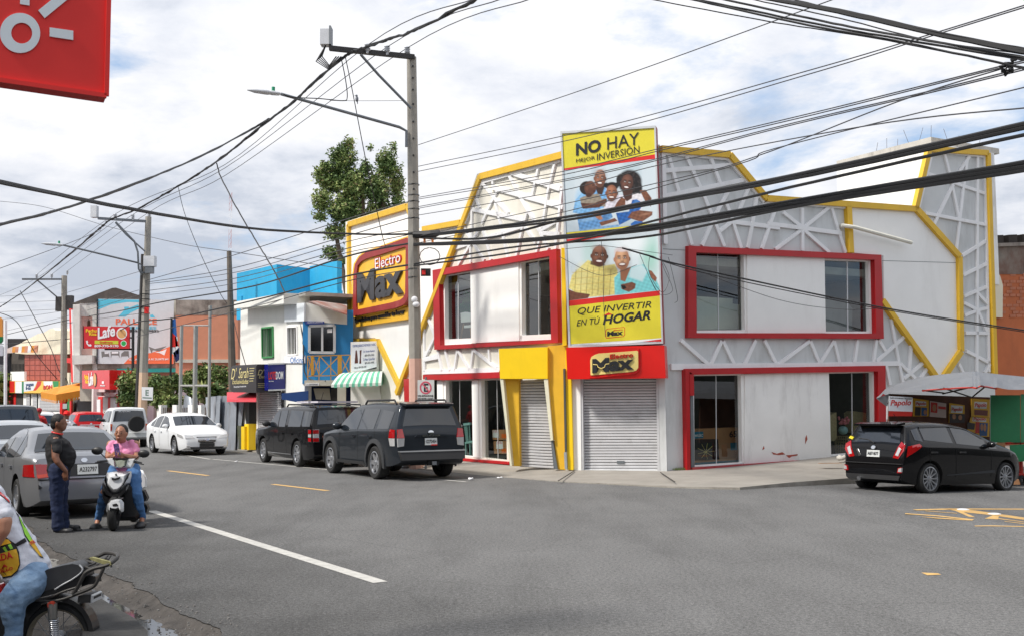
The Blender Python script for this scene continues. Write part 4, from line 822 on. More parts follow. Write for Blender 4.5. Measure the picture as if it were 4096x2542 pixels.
# green striped awning and the lawyers' sign, fixed to the store's end wall
AWF=Fac(FL.P(V(897,900),.12).xy,84);FLs=FL;FL=AWF
AWF.slab('end_wall',zq(Zb,(760,705),(918,700),(950,1130),(760,1140)),-.14,0,M_WHITE,store)
aw_t=thing('striped_awning','green and white striped awning over a grey shutter beside the store','awning',tuple(FL.P(Zb(800,960),.3)))
gr,wh=mat('awning green',S(108,190,160),.6),mat('awning white',S(225,232,226),.6);nst=17
pb0,pb1,pt0,pt1=FL.P(Zb(642,962),.9),FL.P(Zb(945,950),.9),FL.P(Zb(740,890),.05),FL.P(Zb(957,880),.05)
for i in range(nst):
    b=MB();f0,f1=i/nst,(i+1)/nst;rows_=[]
    for t in (0,.25,.5,.75,1):
        bul=.16*math.sin(math.pi*t);rows_.append([(pb0.lerp(pb1,f).lerp(pt0.lerp(pt1,f),t))+FL.n*bul+Vector((0,0,bul*.8)) for f in (f0,f1)])
    rows_.insert(0,[p-Vector((0,0,.09+.02*(i % 2))) for p in rows_[0]])
    for r_,s_ in zip(rows_,rows_[1:]):b.poly([r_[0],r_[1],s_[1],s_[0]])
    b.build('stripe',gr if i % 2 else wh,aw_t)
b=MB();b.poly([pb1-Vector((0,0,.1)),pt1,FL.P(Zb(957,958),.05)]);b.poly([pb0-Vector((0,0,.1)),pt0,FL.P(Zb(740,962),.05)]);b.build('side_flap',gr,aw_t)
shutter(FL,zq(Zb,(800,965),(938,962),(938,1075),(800,1080)),-.05,14,store,mat('grey shutter',S(128,128,130),.5,var=.1))
lw=thing('lawyers_sign','white legal office sign with printed statuettes above the striped awning','sign',tuple(FL.P(Zb(840,880),.1)))
FL.slab('panel',zq(Zb,(768,722),(915,710),(917,865),(768,882)),.15,.19,flat('sign cream white',230,233,240),lw)
bl_=flat('sign blue text',40,70,150)
for t,l,r,u,m in (('CENTRO JURIDICO REYNOSO Y ASOC.',(772,740),(912,730),(772,722),bl_),('Dr. Nicolas Reynoso',(838,772),(905,765),(838,757),bl_),('809-876-2303',(846,792),(902,787),(846,780),F_BLK),('D. Pedro Castro Felix',(838,818),(905,812),(838,803),bl_),('809-303-4490',(846,838),(902,833),(846,826),F_BLK),('Oficina: 809-559-2287',(781,866),(855,858),(781,855),F_BLK)):text_on(FL,t,Zb(*l),Zb(*r),Zb(*u),.192,m,lw,.002)
sb=flat('statuette brown',90,50,44);FL.slab('statuette_print',zq(Zb,(790,756),(797,754),(803,800),(805,832),(784,834),(786,805)),.19,.193,sb,lw);FL.slab('statuette_print',zq(Zb,(815,756),(826,752),(822,800),(824,834),(812,835),(816,790)),.19,.193,sb,lw)
FL.slab('corner_print',zq(Zb,(850,872),(917,855),(917,865),(870,872)),.19,.193,F_BLK,lw);FL=FLs
# ---------------------------------------------------------------- lot with zinc sheets, sign frame
zn=thing('zinc_sheet_fence','makeshift fence of leaning corrugated zinc sheets beside the black shop sign','fence',tuple(RW.P(V(500,1005))))
def zinc(pts,o,tilt):
    L=[RW.P(p,o) for p in pts];L[2].z=L[3].z=0.0;L[0]=L[0]-RW.n*tilt;L[1]=L[1]-RW.n*tilt;b=MB();n=22;rows_=[]
    for k in range(n+1):
        w=RW.n*(.02*(1 if k % 2 else -1));rows_.append((L[0].lerp(L[1],k/n)+w,L[3].lerp(L[2],k/n)+w))
    for r_,s_ in zip(rows_,rows_[1:]):b.poly([r_[0],s_[0],s_[1],r_[1]])
    b.build('zinc_sheet',M_ZINC,zn)
Zz=zf(420,1600,540,2437)
for i,q in enumerate((zq(Zz,(1385,-110),(1480,-60),(1600,240),(1335,240)),zq(Zz,(1500,-40),(1600,-60),(1640,240),(1590,240)),zq(Zz,(1750,-60),(2010,-90),(2050,300),(1900,300)),zq(Zz,(2000,-80),(2170,-90),(2160,470),(2010,330)),zq(Zz,(2180,-80),(2440,-40),(2410,250),(2240,560)),zq(Zz,(2150,100),(2300,-60),(2350,330),(2140,480)),zq(Zz,(1655,130),(1760,105),(1780,260),(1680,260)),zq(Zz,(1780,120),(1870,125),(1890,280),(1790,280)))):zinc(q,.1+.12*(i % 3),.15)
sf=thing('empty_sign_frame','empty grey steel sign frame of tall posts in front of the bushes','sign frame',tuple(RW.P(V(465,985),.5)))
mp_=mat('galvanised post',S(160,160,156),.5,.2,var=.08)
for p,q,w in (((1570,650),(1557,1290),.16),((1692,650),(1682,1410),.2),((1815,480),(1812,1170),.13),((1575,650),(1815,650),.06),((1560,1168),(1810,1168),.1)):
    b=MB();e0,e1=RW.P(Zl(*p),.5),RW.P(Zl(*q),.5)
    if w > .1:e1.z=0.0
    b.tube([e0,e1],w/2,8);b.build('post',mp_,sf)
# ---------------------------------------------------------------- furniture building: pink side wall and billboard wall, facing down the street
def yplane(y):return Fac((-y*.35,y),86)
FB=yplane(66);FBW=yplane(68)
fb=thing('furniture_building','pink and grey stained building behind the bushes with a dark gabled roof','building',tuple(FB.P(V(480,960))))
M_PINK=mat('salmon pink wall',S(196,132,104),.85,var=.06,grime=.3,gcol=S(150,110,95));M_STAIN=mat('black stained parapet',S(170,160,150),.9,rgb2=S(90,80,74),scale=1.2,grime=.8,gcol=S(60,54,50),gscale=2.5)
GROUNDED={'front_strip','wall','lower_wall','front','column','front_strip','shutter_bay','red_shutter','dark_doorway'}
def gslab(f,name,pts,o0,o1,m,par,zb=0.0):
    L=[f.P(p,o1) for p in pts];b=MB()
    if name in GROUNDED:
        for p in L:
            if p.z < 1.9:p.z=0.0
    b.prism(L,-f.n*(o1-o0));return b.build(name,m,par)
gslab(FB,'wall',zq(Zl,(1518,560),(2055,560),(2055,1250),(1518,1250)),-6,0,M_PINK,fb);gslab(FB,'parapet',zq(Zl,(1518,430),(2060,430),(2060,560),(1518,560)),-6,.02,M_STAIN,fb);gslab(FB,'ledge',zq(Zl,(1515,940),(2075,940),(2075,968),(1515,968)),-.2,.15,M_BEIGE,fb)
gslab(FBW,'wall',zq(Zl,(690,430),(1518,432),(1518,1300),(690,1300)),-8,0,M_BEIGE,fb)
gslab(FBW,'gable',zq(Zl,(615,462),(970,328),(1000,325),(1225,398),(1300,432)),-9,.3,mat('dark weathered roof',S(84,78,74),.9,var=.15,grime=.6,gcol=S(120,112,104)),fb)
gslab(FBW,'ledge',zq(Zl,(840,975),(1518,980),(1518,1020),(840,1020)),-.1,.25,M_STAIN,fb);gslab(FBW,'teal_band',zq(Zl,(1010,1020),(1700,1015),(1700,1050),(1010,1052)),-.1,.3,mat('teal paint',S(28,140,136),.7),fb)
gslab(FBW,'lower_wall',zq(Zl,(1000,1052),(1550,1050),(1550,1330),(1000,1330)),-.1,.2,mat('brown brick wall',S(130,92,74),.9,var=.25,scale=4),fb)
gslab(FBW,'column',zq(Zl,(630,470),(688,465),(688,1140),(636,1140)),-3,.5,mat('stained white column',S(214,212,206),.9,var=.1,grime=.8,gcol=S(90,86,82),gscale=1.8),fb)
gslab(FBW,'column',zq(Zl,(688,440),(840,420),(840,575),(690,570)),-2,.25,MATS['stained white column'],fb);gslab(FBW,'column',zq(Zl,(798,575),(840,575),(838,1130),(798,1130)),-.1,.25,MATS['stained white column'],fb)
gslab(FBW,'pink_wall',zq(Zl,(690,570),(798,575),(798,905),(690,900)),-.1,.15,mat('pale pink wall',S(216,176,164),.85,grime=.3),fb)
gslab(FBW,'arched_window',zq(Zl,(752,660),(755,615),(766,592),(778,612),(782,660)),.1,.17,mat('arch timber',S(90,60,40),.7),fb)
gslab(FBW,'balcony',zq(Zl,(622,905),(795,903),(795,975),(625,985)),-.1,.9,MATS['stained white column'],fb)
pbd=thing('furniture_billboard','grey billboard with blue house outline, sofas and orange corner lettered PALLACE','billboard',tuple(FBW.P(Zl(1170,975),.3)))
gslab(FBW,'panel',zq(Zl,(842,422),(1502,430),(1500,978),(842,978)),.3,.4,flat('billboard pale grey',204,208,212),pbd)
gslab(FBW,'edge',zq(Zl,(836,422),(845,422),(842,980),(832,980)),.3,.45,F_BLK,pbd)
cb,co,cg=flat('cyan print',88,190,216),flat('orange print',232,112,72),flat('sofa grey print',120,118,116)
print_on(FBW,[([(847,424),(1225,430),(1225,452),(1100,450),(960,470),(847,515)],cb),([(1020,575),(1075,515),(1072,490),(1112,488),(1112,500),(1190,470),(1215,500),(1130,540),(1085,575)],cb),([(1295,560),(1320,555),(1342,582),(1300,582)],cb),
    ([(1070,978),(1110,935),(1180,900),(1300,885),(1420,850),(1500,815),(1498,978)],co),([(1285,830),(1340,850),(1440,825),(1380,870),(1385,905),(1370,870),(1320,860),(1310,890)],cg),
    ([(875,872),(900,872),(905,892),(940,885),(945,925),(935,915),(890,918),(880,930)],cg),([(955,872),(1030,870),(1034,928),(1022,905),(965,905),(958,930)],cg),([(1075,868),(1112,868),(1115,932),(1104,912),(1050,915),(1044,930),(1048,890)],cg),([(905,880),(935,878),(937,890),(905,893)],wht),([(965,875),(1022,874),(1022,888),(965,890)],wht),([(1340,880),(1400,868),(1440,850),(1420,905),(1380,885)],wht)],Zl,.402,pbd)
for t,l,r,u,m in (('PALLACE',(1000,642),(1355,642),(1000,590),co),('MUEBLES',(1090,682),(1350,682),(1090,658),cb),('809-470-9892',(1120,708),(1372,706),(1120,688),F_BLK),('VILLA ALTAGRACIA AV. DUARTE #41',(1110,952),(1455,948),(1110,932),F_WHT)):text_on(FBW,t,Zl(*l),Zl(*r),Zl(*u),.415,m,pbd,.003,.02)
# ---------------------------------------------------------------- chicken cafe: red and white building on the street line
cf=thing('cafe_building','red and white cafe building with white roller boxes behind the concrete pole','building',tuple(RW.P(V(230,1020))))
M_CRED=mat('cafe red paint',S(214,36,34),.55,var=.08,grime=.2);M_CWH=mat('cafe white paint',S(226,216,214),.7,var=.05,grime=.3)
RC=Fac((RW.q+RW.n*.1).xy,-31.5)
gslab(RC,'wall',zq(Zc,(1640,-150),(2070,-150),(2070,640),(1640,640)),-5,0,mat('pale pink cafe wall',S(212,190,190),.8),cf)
for q,m in ((((1745,110),(1830,110),(1825,690),(1720,690)),M_CRED),(((1830,110),(1920,120),(1915,690),(1825,690)),M_CWH),(((1920,120),(1960,130),(1955,690),(1915,690)),M_CRED),(((1960,130),(2062,140),(2050,690),(1955,690)),M_CWH),(((2062,60),(2280,40),(2280,640),(2060,690)),M_CRED)):gslab(RC,'front_strip',zq(Zc,*q),.0,.12+.01*(m is M_CRED),m,cf)
for q in (((1715,25),(1800,25),(1805,95),(1720,90)),((1845,35),(1940,35),(1945,105),(1850,100))):gslab(RC,'roller_box',zq(Zc,*q),.1,.5,M_CWH,cf)
for q in (((1720,160),(1780,155),(1780,430),(1725,435)),((2020,180),(2075,178),(2070,465),(2020,465))):gslab(RC,'notice_board',zq(Zc,*q),.15,.2,F_WHT,cf)
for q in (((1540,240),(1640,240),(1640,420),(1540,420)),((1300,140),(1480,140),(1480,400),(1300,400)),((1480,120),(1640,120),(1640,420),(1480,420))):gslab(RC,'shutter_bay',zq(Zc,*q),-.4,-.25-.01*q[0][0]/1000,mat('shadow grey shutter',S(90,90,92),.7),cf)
gslab(RC,'column',zq(Zc,(1635,-160),(1665,-160),(1660,440),(1632,440)),-.1,.3,M_CWH,cf)
gslab(RC,'upper_wall',zq(Zy,(1165,760),(1385,760),(1385,1280),(1165,1280)),-4.8,-.3,M_CWH,cf)
cs=thing('cafe_box_sign','glossy red box sign with yellow and white cafe lettering over the white roller boxes','sign',tuple(RC.P(Zl(860,1180),.9)))
gslab(RC,'panel',zq(Zl,(708,1038),(945,1032),(945,1200),(710,1192)),.1,1.3,mat('crinkled red vinyl',S(222,22,20),.25,bump=.3,bscale=2.0),cs)
pE=RC.P(Zl(945,1120),1.3);RE=RP(pE);gslab(RE,'end_panel',zq(Zl,(945,1032),(1014,1034),(1014,1200),(945,1204)),-.05,.02,MATS['crinkled red vinyl'],cs)
M_CY=flat('cafe yellow',246,206,40);M_CT=flat('coffee tan',222,170,110)
for t,l,r,u,m in (('Pechu',(732,1115),(766,1115),(732,1072),M_CY),('Rica',(740,1148),(768,1148),(740,1118),M_CY),('Lafe',(768,1172),(806,1162),(768,1058),F_WHT),('Pechurica',(868,1172),(908,1172),(868,1160),F_WHT)):text_on(RC,t,Zl(*l),Zl(*r),Zl(*u),1.31,m,cs,.02,.03)
print_on(RC,[(ell(822,1118,16,62),F_BLK),(ell(818,1116,12,56),M_CT),([(880,1128),(898,1128),(898,1150),(880,1150)],F_WHT)],Zl,1.312,cs)
cbd=thing('cafe_billboard','red roadside billboard lettered Pechu Rica Lafe Delivery with a phone number','billboard',tuple(RW.P(V(300,1000),.2)))
Pc=yplane(57)
gslab(Pc,'panel',zq(Zl,(722,655),(1118,660),(1118,848),(724,846)),-.15,0,flat('billboard red',206,40,46),cbd)
gslab(Pc,'edge',zq(Zl,(714,653),(721,653),(723,848),(716,848)),-.2,.01,F_BLK,cbd)
print_on(Pc,[([(818,778),(1022,780),(1022,810),(818,808)],flat('lime label',200,206,60)),(ell(1052,718,46,50),F_WHT),(ell(1052,720,38,40),M_CT),(ell(1068,803,26,26),F_WHT),(ell(1068,803,21,21),flat('whats green',40,170,80)),([(742,782),(756,778),(762,792),(756,800),(768,815),(780,808),(792,818),(785,830),(765,826),(748,806)],F_WHT),],Zl,.004,cbd)
for t,l,r,u,m in (('Pechu',(742,708),(835,708),(742,680),M_CY),('Rica',(770,736),(835,736),(770,710),M_CY),('Lafe',(845,770),(995,740),(845,668),F_WHT),('Delivery',(862,806),(975,806),(862,785),F_RED),('809-770-9170',(816,836),(1024,836),(816,815),F_WHT)):text_on(Pc,t,Zl(*l),Zl(*r),Zl(*u),.012,m,cbd,.004,.03)
for p,q,w in (((1150,660),(1148,1015),.16),((1118,755),(1150,755),.08),((905,853),(1150,853),.1),((1118,690),(1150,690),.05)):b=MB();b.tube([Pc.P(Zl(*p),-.1),Pc.P(Zl(*q),-.1)],w/2,6);b.build('support',MATS['black iron'],cbd)
p=Pc.P(Zl(1148,1010),-.1);b=MB();b.tube([p,(p.x,p.y,0)],.08,6);b.build('support',MATS['black iron'],cbd)
an=thing('orange_awning','faded orange canvas awning with a fringed edge behind the concrete pole','awning',tuple(RC.P(Zc(1300,100),.8)))
M_ORA=mat('orange canvas',S(214,140,44),.75,var=.1,grime=.4,gcol=S(150,95,40))
p0,p1,p2,p3=RC.P(Zl(352,1222),2.0),RC.P(Zl(800,1200),2.0),RC.P(Zl(708,1138),.05),RC.P(Zl(480,1172),.05)
A0=at_y(Zl(352,1222),70.0);A1=at_y(Zl(484,1245),68.0);A2=at_y(Zl(795,1190),70.5);A3=at_y(Zl(705,1140),72.5);A4=at_y(Zl(520,1175),74.5)
b=MB();b.poly([A0,A1,A4]);b.poly([A1,A2,A3,A4]);b.build('canvas',M_ORA,an)
b=MB();B0=at_y(Zl(355,1272),70.0);B1=at_y(Zl(488,1300),68.0);B2=at_y(Zl(795,1245),70.5);b.poly([A0,A1,B1,B0]);b.poly([A1,A2,B2,B1])
for (x0,x1) in ((B0,B1),(B1,B2)):
    for k in range(14):f0,f1=k/14,(k+.6)/14;u0,u1=x0.lerp(x1,f0),x0.lerp(x1,f1);b.poly([u0,u1,u1-Vector((0,0,.16)),u0-Vector((0,0,.16))])
b.build('valance',M_ORA,an)
# ---------------------------------------------------------------- yogurt shop with tiled upper storey
yg=thing('yogurt_shop_building','cream and terracotta tiled shop building with white shutters far down the street','building',tuple(RW.P(V(100,1000))))
M_CRM2=mat('cream wall',S(232,222,198),.8,var=.04,grime=.2);M_TILE=mat('terracotta tile',S(170,82,66),.6,var=.18,scale=2)
gslab(RW,'wall',zq(Zy,(120,880),(1060,880),(1060,1450),(120,1450)),-6,0,M_CRM2,yg)
gslab(RW,'tile_backing',zq(Zy,(360,618),(905,612),(905,1000),(365,1000)),-6,.1,mat('grout',S(120,60,50),.9),yg)
for i in range(7):
    for j in range(5):
        f=lambda u,v:(362+(900-362)*u,616+(998-616)*v);e=.06
        q=[f((i+e)/7,(j+e)/5),f((i+1-e)/7,(j+e)/5),f((i+1-e)/7,(j+1-e)/5),f((i+e)/7,(j+1-e)/5)];gslab(RW,'tile',zq(Zy,*q),.1,.125,M_TILE,yg)
gslab(RW,'gable',zq(Zy,(200,520),(330,430),(560,310),(650,290),(730,240),(780,228),(815,260),(820,400),(1020,420),(1020,605),(200,612)),-5,-.2,M_CRM2,yg)
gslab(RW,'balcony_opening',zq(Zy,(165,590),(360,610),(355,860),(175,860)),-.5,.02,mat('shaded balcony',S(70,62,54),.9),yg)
for k in range(9):RW.bar('baluster',Zy(180+k*20,750),Zy(180+k*20,858),.05,.03,.08,MATS['black iron'],yg)
for k in range(8):
    q=((185+k*46,500-k*3),(185+(k+1)*46,497-k*3),(185+(k+1)*46-10,580),(185+k*46-10,583));gslab(RW,'awning_stripe',zq(Zy,*q),.5,.56,(M_ORA,M_PINK,F_WHT)[k % 3],yg)
gslab(RW,'balcony_base',zq(Zy,(155,865),(358,862),(358,1000),(165,1000)),-.1,.3,M_WHITE,yg)
ys_=thing('yogurt_fascia','yellow and white fascia sign lettered yogen früz and BON','sign',tuple(RW.P(Zy(600,1180),.4)))
gslab(RW,'panel',zq(Zy,(122,1003),(862,1003),(862,1100),(600,1180),(122,1175)),.3,.5,flat('fascia amber',240,196,80),ys_)
print_on(RW,[([(125,1005),(215,1005),(215,1172),(125,1172)],F_RED),([(225,1008),(330,1008),(330,1180),(225,1178)],F_WHT),([(322,1008),(350,1008),(350,1182),(322,1182)],flat('stripe green',40,130,80)),([(350,1008),(550,1006),(490,1140),(350,1160)],flat('fruz pale',226,230,236)),([(550,1006),(612,1006),(600,1060),(530,1140),(488,1146),(530,1080)],F_RED),([(640,1006),(775,1006),(775,1080),(650,1080)],F_WHT),([(775,1006),(862,1004),(862,1080),(790,1095)],flat('bon green',20,140,70))],Zy,.502,ys_)
for t,l,r,u,m in (('yogen',(380,1095),(495,1088),(380,1045),flat('fruz ink',60,80,120)),('früz',(380,1130),(455,1128),(380,1090),flat('fruz ink',60,80,120)),('BON',(640,1130),(768,1118),(640,1068),F_RED)):text_on(RW,t,Zy(*l),Zy(*r),Zy(*u),.52,m,ys_,.01,.03)
for q,m in ((((345,1190),(900,1190),(900,1440),(345,1440)),M_WHITE),):gslab(RW,'front',zq(Zy,*q),0,.1,m,yg)
for q in (zq(Zy,(385,1195),(440,1195),(440,1430),(385,1430)),zq(Zy,(478,1195),(545,1195),(545,1430),(478,1430)),zq(Zy,(578,1195),(890,1195),(890,1440),(578,1440))):shutter(RW,q,.2,11,yg,M_SLAT)
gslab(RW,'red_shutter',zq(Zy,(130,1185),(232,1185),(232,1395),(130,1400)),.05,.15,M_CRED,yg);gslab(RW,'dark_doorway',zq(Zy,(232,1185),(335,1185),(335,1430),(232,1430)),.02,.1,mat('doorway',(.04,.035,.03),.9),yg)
# red and white columns between cafe and yogurt shop
rc=thing('red_column_porch','tall red and white painted porch columns beside the concrete pole','porch',tuple(RW.P(V(270,1000))))
for q,m in ((((1018,-60),(1045,-60),(1078,1020),(1050,1020)),M_CRED),(((1048,-40),(1060,-40),(1090,1020),(1080,1020)),F_WHT),(((985,665),(1050,665),(1050,740),(985,735)),M_CRED)):gslab(RW,'column',zq(Zy,*q),.2,.7,m,rc)
for q,m in ((((1195,130),(1240,130),(1240,400),(1195,400)),flat('door green',30,130,70)),(((1240,130),(1268,130),(1268,400),(1240,400)),M_CRED)):gslab(RW,'column',zq(Zc,*q),.1,.2,m,rc)
# far dark building and greenery closing the street
db=thing('dark_far_building','dark shaded building at the far left end of the street','building',(-60,110,0))
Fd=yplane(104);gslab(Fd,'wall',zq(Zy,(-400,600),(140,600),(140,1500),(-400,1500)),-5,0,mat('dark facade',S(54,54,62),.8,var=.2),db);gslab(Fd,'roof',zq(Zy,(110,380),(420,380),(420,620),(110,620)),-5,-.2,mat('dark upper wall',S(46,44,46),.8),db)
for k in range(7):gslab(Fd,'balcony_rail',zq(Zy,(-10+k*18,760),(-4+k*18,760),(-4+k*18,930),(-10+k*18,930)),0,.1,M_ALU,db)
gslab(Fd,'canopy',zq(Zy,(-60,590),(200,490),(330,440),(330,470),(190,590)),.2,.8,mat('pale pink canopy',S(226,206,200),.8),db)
sgx=thing('green_orange_sign','rounded street sign board in orange and green cut by the left frame edge','sign',tuple(at_y(V(4,800),30)))
Fx=yplane(30);gslab(Fx,'panel',zq(Zy,(-120,65),(0,65),(30,100),(30,350),(-120,350)),-.1,0,flat('sign orange',226,150,70),sgx);gslab(Fx,'panel',zq(Zy,(-120,350),(30,350),(30,410),(0,450),(-120,450)),-.1,0,flat('sign green',20,120,70),sgx);gslab(Fx,'panel',zq(Zy,(-120,480),(20,480),(40,500),(40,630),(-120,640)),-.1,0,flat('sign lower',205,205,214),sgx)
# ================================================================ right: brick building and the market stall
rb=thing('brick_building','weathered orange brick building with a stained grey cornice at the right edge','building',tuple(FR.W(rend+1,0)))
Zt=Z7b;FRB=Fac((FR.q-FR.n*.6).xy,60)
M_ORB=mat('orange render',S(188,104,62),.85,var=.1,scale=1.2,grime=.3,gcol=S(130,80,60));M_BRK=mat('crumbling brick',S(186,116,86),.9,var=.2,scale=3,grime=.5,gcol=S(120,112,104),gscale=2.5,streak=False)
gslab(FRB,'wall',zq(Zt,(1340,890),(2300,890),(2300,2300),(1340,2300)),-7,0,M_ORB,rb)
gslab(FRB,'cornice',zq(Zt,(1340,720),(2300,690),(2300,890),(1340,890)),-7,.02,mat('sooty render',S(140,134,124),.9,rgb2=S(110,70,56),scale=1.5,grime=.9,gcol=S(70,62,56),gscale=3),rb)
gslab(FRB,'cornice_cap',zq(Zt,(1340,700),(2300,665),(2300,692),(1340,720)),-7,.12,M_STAIN,rb)
for k in range(6):gslab(FRB,'merlon',zq(Zt,(1358+k*85,650-k*3),(1410+k*85,648-k*3),(1412+k*85,700-k*3),(1358+k*85,702-k*3)),-.6,.02,mat('black mould block',S(58,52,48),.95,var=.3),rb)
rr=random.Random(4)
for j in range(13):
    for i in range(8):
        if rr.random() < .3:continue
        x=1372+i*40+(j % 2)*18;y=885+j*21;gslab(FRB,'brick',zq(Zt,(x,y),(x+34,y-1),(x+34,y+16),(x,y+17)),0,.012+rr.uniform(0,.012),M_BRK,rb)
gslab(FRB,'arch_panel',zq(Zt,(1340,1155),(1405,1155),(1407,960),(1390,900),(1365,870),(1340,860)),0,.12,M_CRM2,rb)
st=thing('market_stall','street stall with grey tarpaulin roof, photo studio posters and green shutters behind the black hatchback','stall',tuple(on_ground(V(2300,1130),.1)))
sc0=Vector((9.7,26.6));ST=Fac((sc0.x,sc0.y),62)   # back of stall
Zst=zf(3480,1450,616,1757)
M_TARP=mat('grey tarpaulin',S(112,115,120),.5,var=.06,scale=2.5,grime=.3,gcol=S(140,142,146),gscale=2,bump=.5,bscale=3)
front=[(75,400,24.6),(150,350,24.5),(225,345,24.4),(600,300,24.2),(840,280,24.0),(1170,262,23.6),(1220,270,23.5),(1270,245,23.5),(1450,275,23.9),(1757,300,24.7),(2300,330,26)]
ridge=[(100,375,25.4),(170,300,25.8),(320,235,26.2),(560,160,26.0),(800,130,25.5),(1165,95,24.6),(1200,95,24.6),(1230,100,24.7),(1450,125,25.2),(1757,155,26.0),(2300,180,27.5)]
Fp=[at_y(Zst(x,y),d) for x,y,d in front];Rp=[at_y(Zst(x,y),d) for x,y,d in ridge]
b=MB();rows_=[]
for i in range(len(Fp)-1):
    for k in range(5):
        t=k/5;f=Fp[i].lerp(Fp[i+1],t);r=Rp[i].lerp(Rp[i+1],t);f=f+Vector((0,0,-.05*math.sin(math.pi*t)*.6+.015*noise.noise(f*4)));rows_.append([f]+[f.lerp(r,s)+Vector((0,-.0,.05*noise.noise((f.lerp(r,s))*2.5))) for s in (.25,.5,.75)]+[r,r+Vector((.5,1.6,-.05))])
for r_,s_ in zip(rows_,rows_[1:]):
    for k in range(len(r_)-1):b.poly([r_[k],s_[k],s_[k+1],r_[k+1]])
b.build('tarpaulin',M_TARP,st,smooth='all')
b=MB();L=[at_y(Zst(*p),d) for p,d in (((75,402),24.6),((225,350),24.45),((210,430),24.5),((185,490),24.6),((120,440),24.6))];b.prism(L,(0,.03,0));b.build('tarp_flap',M_TARP,st)
M_STR=mat('stall red paint',S(180,48,36),.6,var=.15,grime=.3);M_STG=mat('stall green paint',S(46,132,86),.55,var=.12,grime=.3,gcol=S(70,110,80))
for i in range(3,8):b=MB();b.tube([Fp[i]+Vector((0,.03,-.03)),Fp[i+1]+Vector((0,.03,-.03))],.02,6);b.build('front_rail',M_STR,st)
for (p,d),(q,e) in ((((600,310),24.3),((840,340),26.3)),(((840,285),24.1),((1160,390),26.6)),(((1170,270),23.7),((830,350),26.3)),(((1300,280),23.7),((1170,385),26.6))):b=MB();b.tube([at_y(Zst(*p),d),at_y(Zst(*q),e)],.018,5);b.build('roof_pole',mat('dark pole',(.03,.028,.026),.7),st)
b=MB();b.tube([at_y(Zst(200,470),24.6),at_y(Zst(195,640),24.6)],.02,6);b.build('corner_pole',M_ALU,st)
BK=Fac(at_y(Zst(800,600),26.4).xy,62)
BK.slab('back_board',zq(Zst,(215,350),(1370,390),(1370,1000),(215,1000)),-.05,0,mat('stall back board',S(96,60,44),.8,var=.3),st)
b=MB();p=[at_y(Zst(1375,365),25.3),at_y(Zst(1715,365),25.0),at_y(Zst(1715,905),25.0),at_y(Zst(1375,905),25.3)];b.prism(p,(.02,.06,0));b.build('shutter_panel',M_STG,st)
b=MB();p=[at_y(Zst(1722,355),25.0),at_y(Zst(2200,355),26),at_y(Zst(2200,905),26),at_y(Zst(1722,905),25.0)];b.prism(p,(.02,.06,0));b.build('shutter_panel',M_STG,st)
b=MB();p=[at_y(Zst(1595,935),24.9),at_y(Zst(1780,925),24.9),at_y(Zst(1780,1120),24.9),at_y(Zst(1605,1125),24.9)];b.prism(p,(.02,.06,0));b.build('counter_panel',M_STG,st)
for (p,q,w) in (((1560,1050),(1740,1270),.04),((1560,1265),(1800,1275),.07),((1570,1040),(1590,1300),.06),((1720,905),(1735,1290),.06),((1560,1045),(1600,1045),.06),((1550,915),(1800,905),.05)):b=MB();b.tube([at_y(Zst(*p),25.1),at_y(Zst(*q),25.1)],w/2,6);b.build('frame_bar',M_STR,st)
for q,m,o in ((((1540,1070),(1700,1070),(1740,1260),(1560,1255)),M_STR,25.35),):b=MB();b.prism([at_y(Zst(*p),o) for p in q],(.02,.05,0));b.build('cart_side',m,st)
b=MB();p=at_y(Zst(1735,1340),25.1);b.lathe([(.06,-.03),(.13,-.03),(.13,.03),(.06,.03)],p,(.5,-.85,0),16,0,True);b.build('cart_wheel',mat('rubber',(.02,.02,.02),.8),st)
py,pr2,pb=flat('poster yellow',232,176,40),flat('poster red',206,44,34),flat('poster blue',36,90,150);pd=flat('poster dark',50,40,40)
def poster(q,items,texts,label,d=0.02,f=BK):
    t=thing('poster',label,'poster',tuple(f.P(Zst(*q[2]),d)));f.slab('sheet',zq(Zst,*q),d,d+.006,items[0],t)
    if items[1]:print_on(f,items[1],Zst,d+.007,t)
    for s in texts:text_on(f,s[0],Zst(*s[1]),Zst(*s[2]),Zst(*s[3]),d+.012,s[4],t,.001,.02,.15)
pap=lambda x,y,w,h:('Papolo',(x,y+h),(x+w,y+h-2),(x,y),pr2)
BKf=Fac((BK.q+BK.n*1.0).xy,62)
poster([(218,375),(488,390),(485,555),(215,545)],(F_WHT,[([(215,545),(485,555),(480,605),(210,605)],pr2)]),[('Papolo',(232,505),(465,500),(240,420),pr2),('NUEVA FOTOGRAFIA Y PELICULAS',(228,402),(475,415),(228,388),F_BLK)],'white and red poster with red script at the left end of the stall',.03,BKf)
poster([(490,400),(672,425),(668,606),(490,606)],(py,[([(520,430),(640,440),(640,490),(520,490)],F_WHT),([(515,500),(580,505),(575,600),(512,600)],pd),([(585,505),(650,510),(650,600),(585,600)],pb),(ell(630,560,18,28),sk3)]),[pap(525,445,110,45)],'yellow poster second from the left inside the stall')
poster([(685,430),(870,460),(868,625),(682,610)],(flat('poster pink',214,190,184),[([(695,445),(770,455),(768,570),(692,560)],pr2),(ell(735,510,22,40),sk3),([(778,490),(866,500),(866,530),(778,520)],pr2)]),[],'pale poster with red blocks in the middle of the stall')
poster([(905,455),(1080,480),(1080,680),(900,680)],(py,[([(925,480),(1060,490),(1055,570),(925,565)],F_WHT),([(905,575),(1080,580),(1080,680),(905,680)],pd),(ell(960,610,22,30),sk3),(ell(1030,620,22,30),sk3)]),[pap(932,505,115,55)],'yellow poster with white box above dark photo inside the stall')
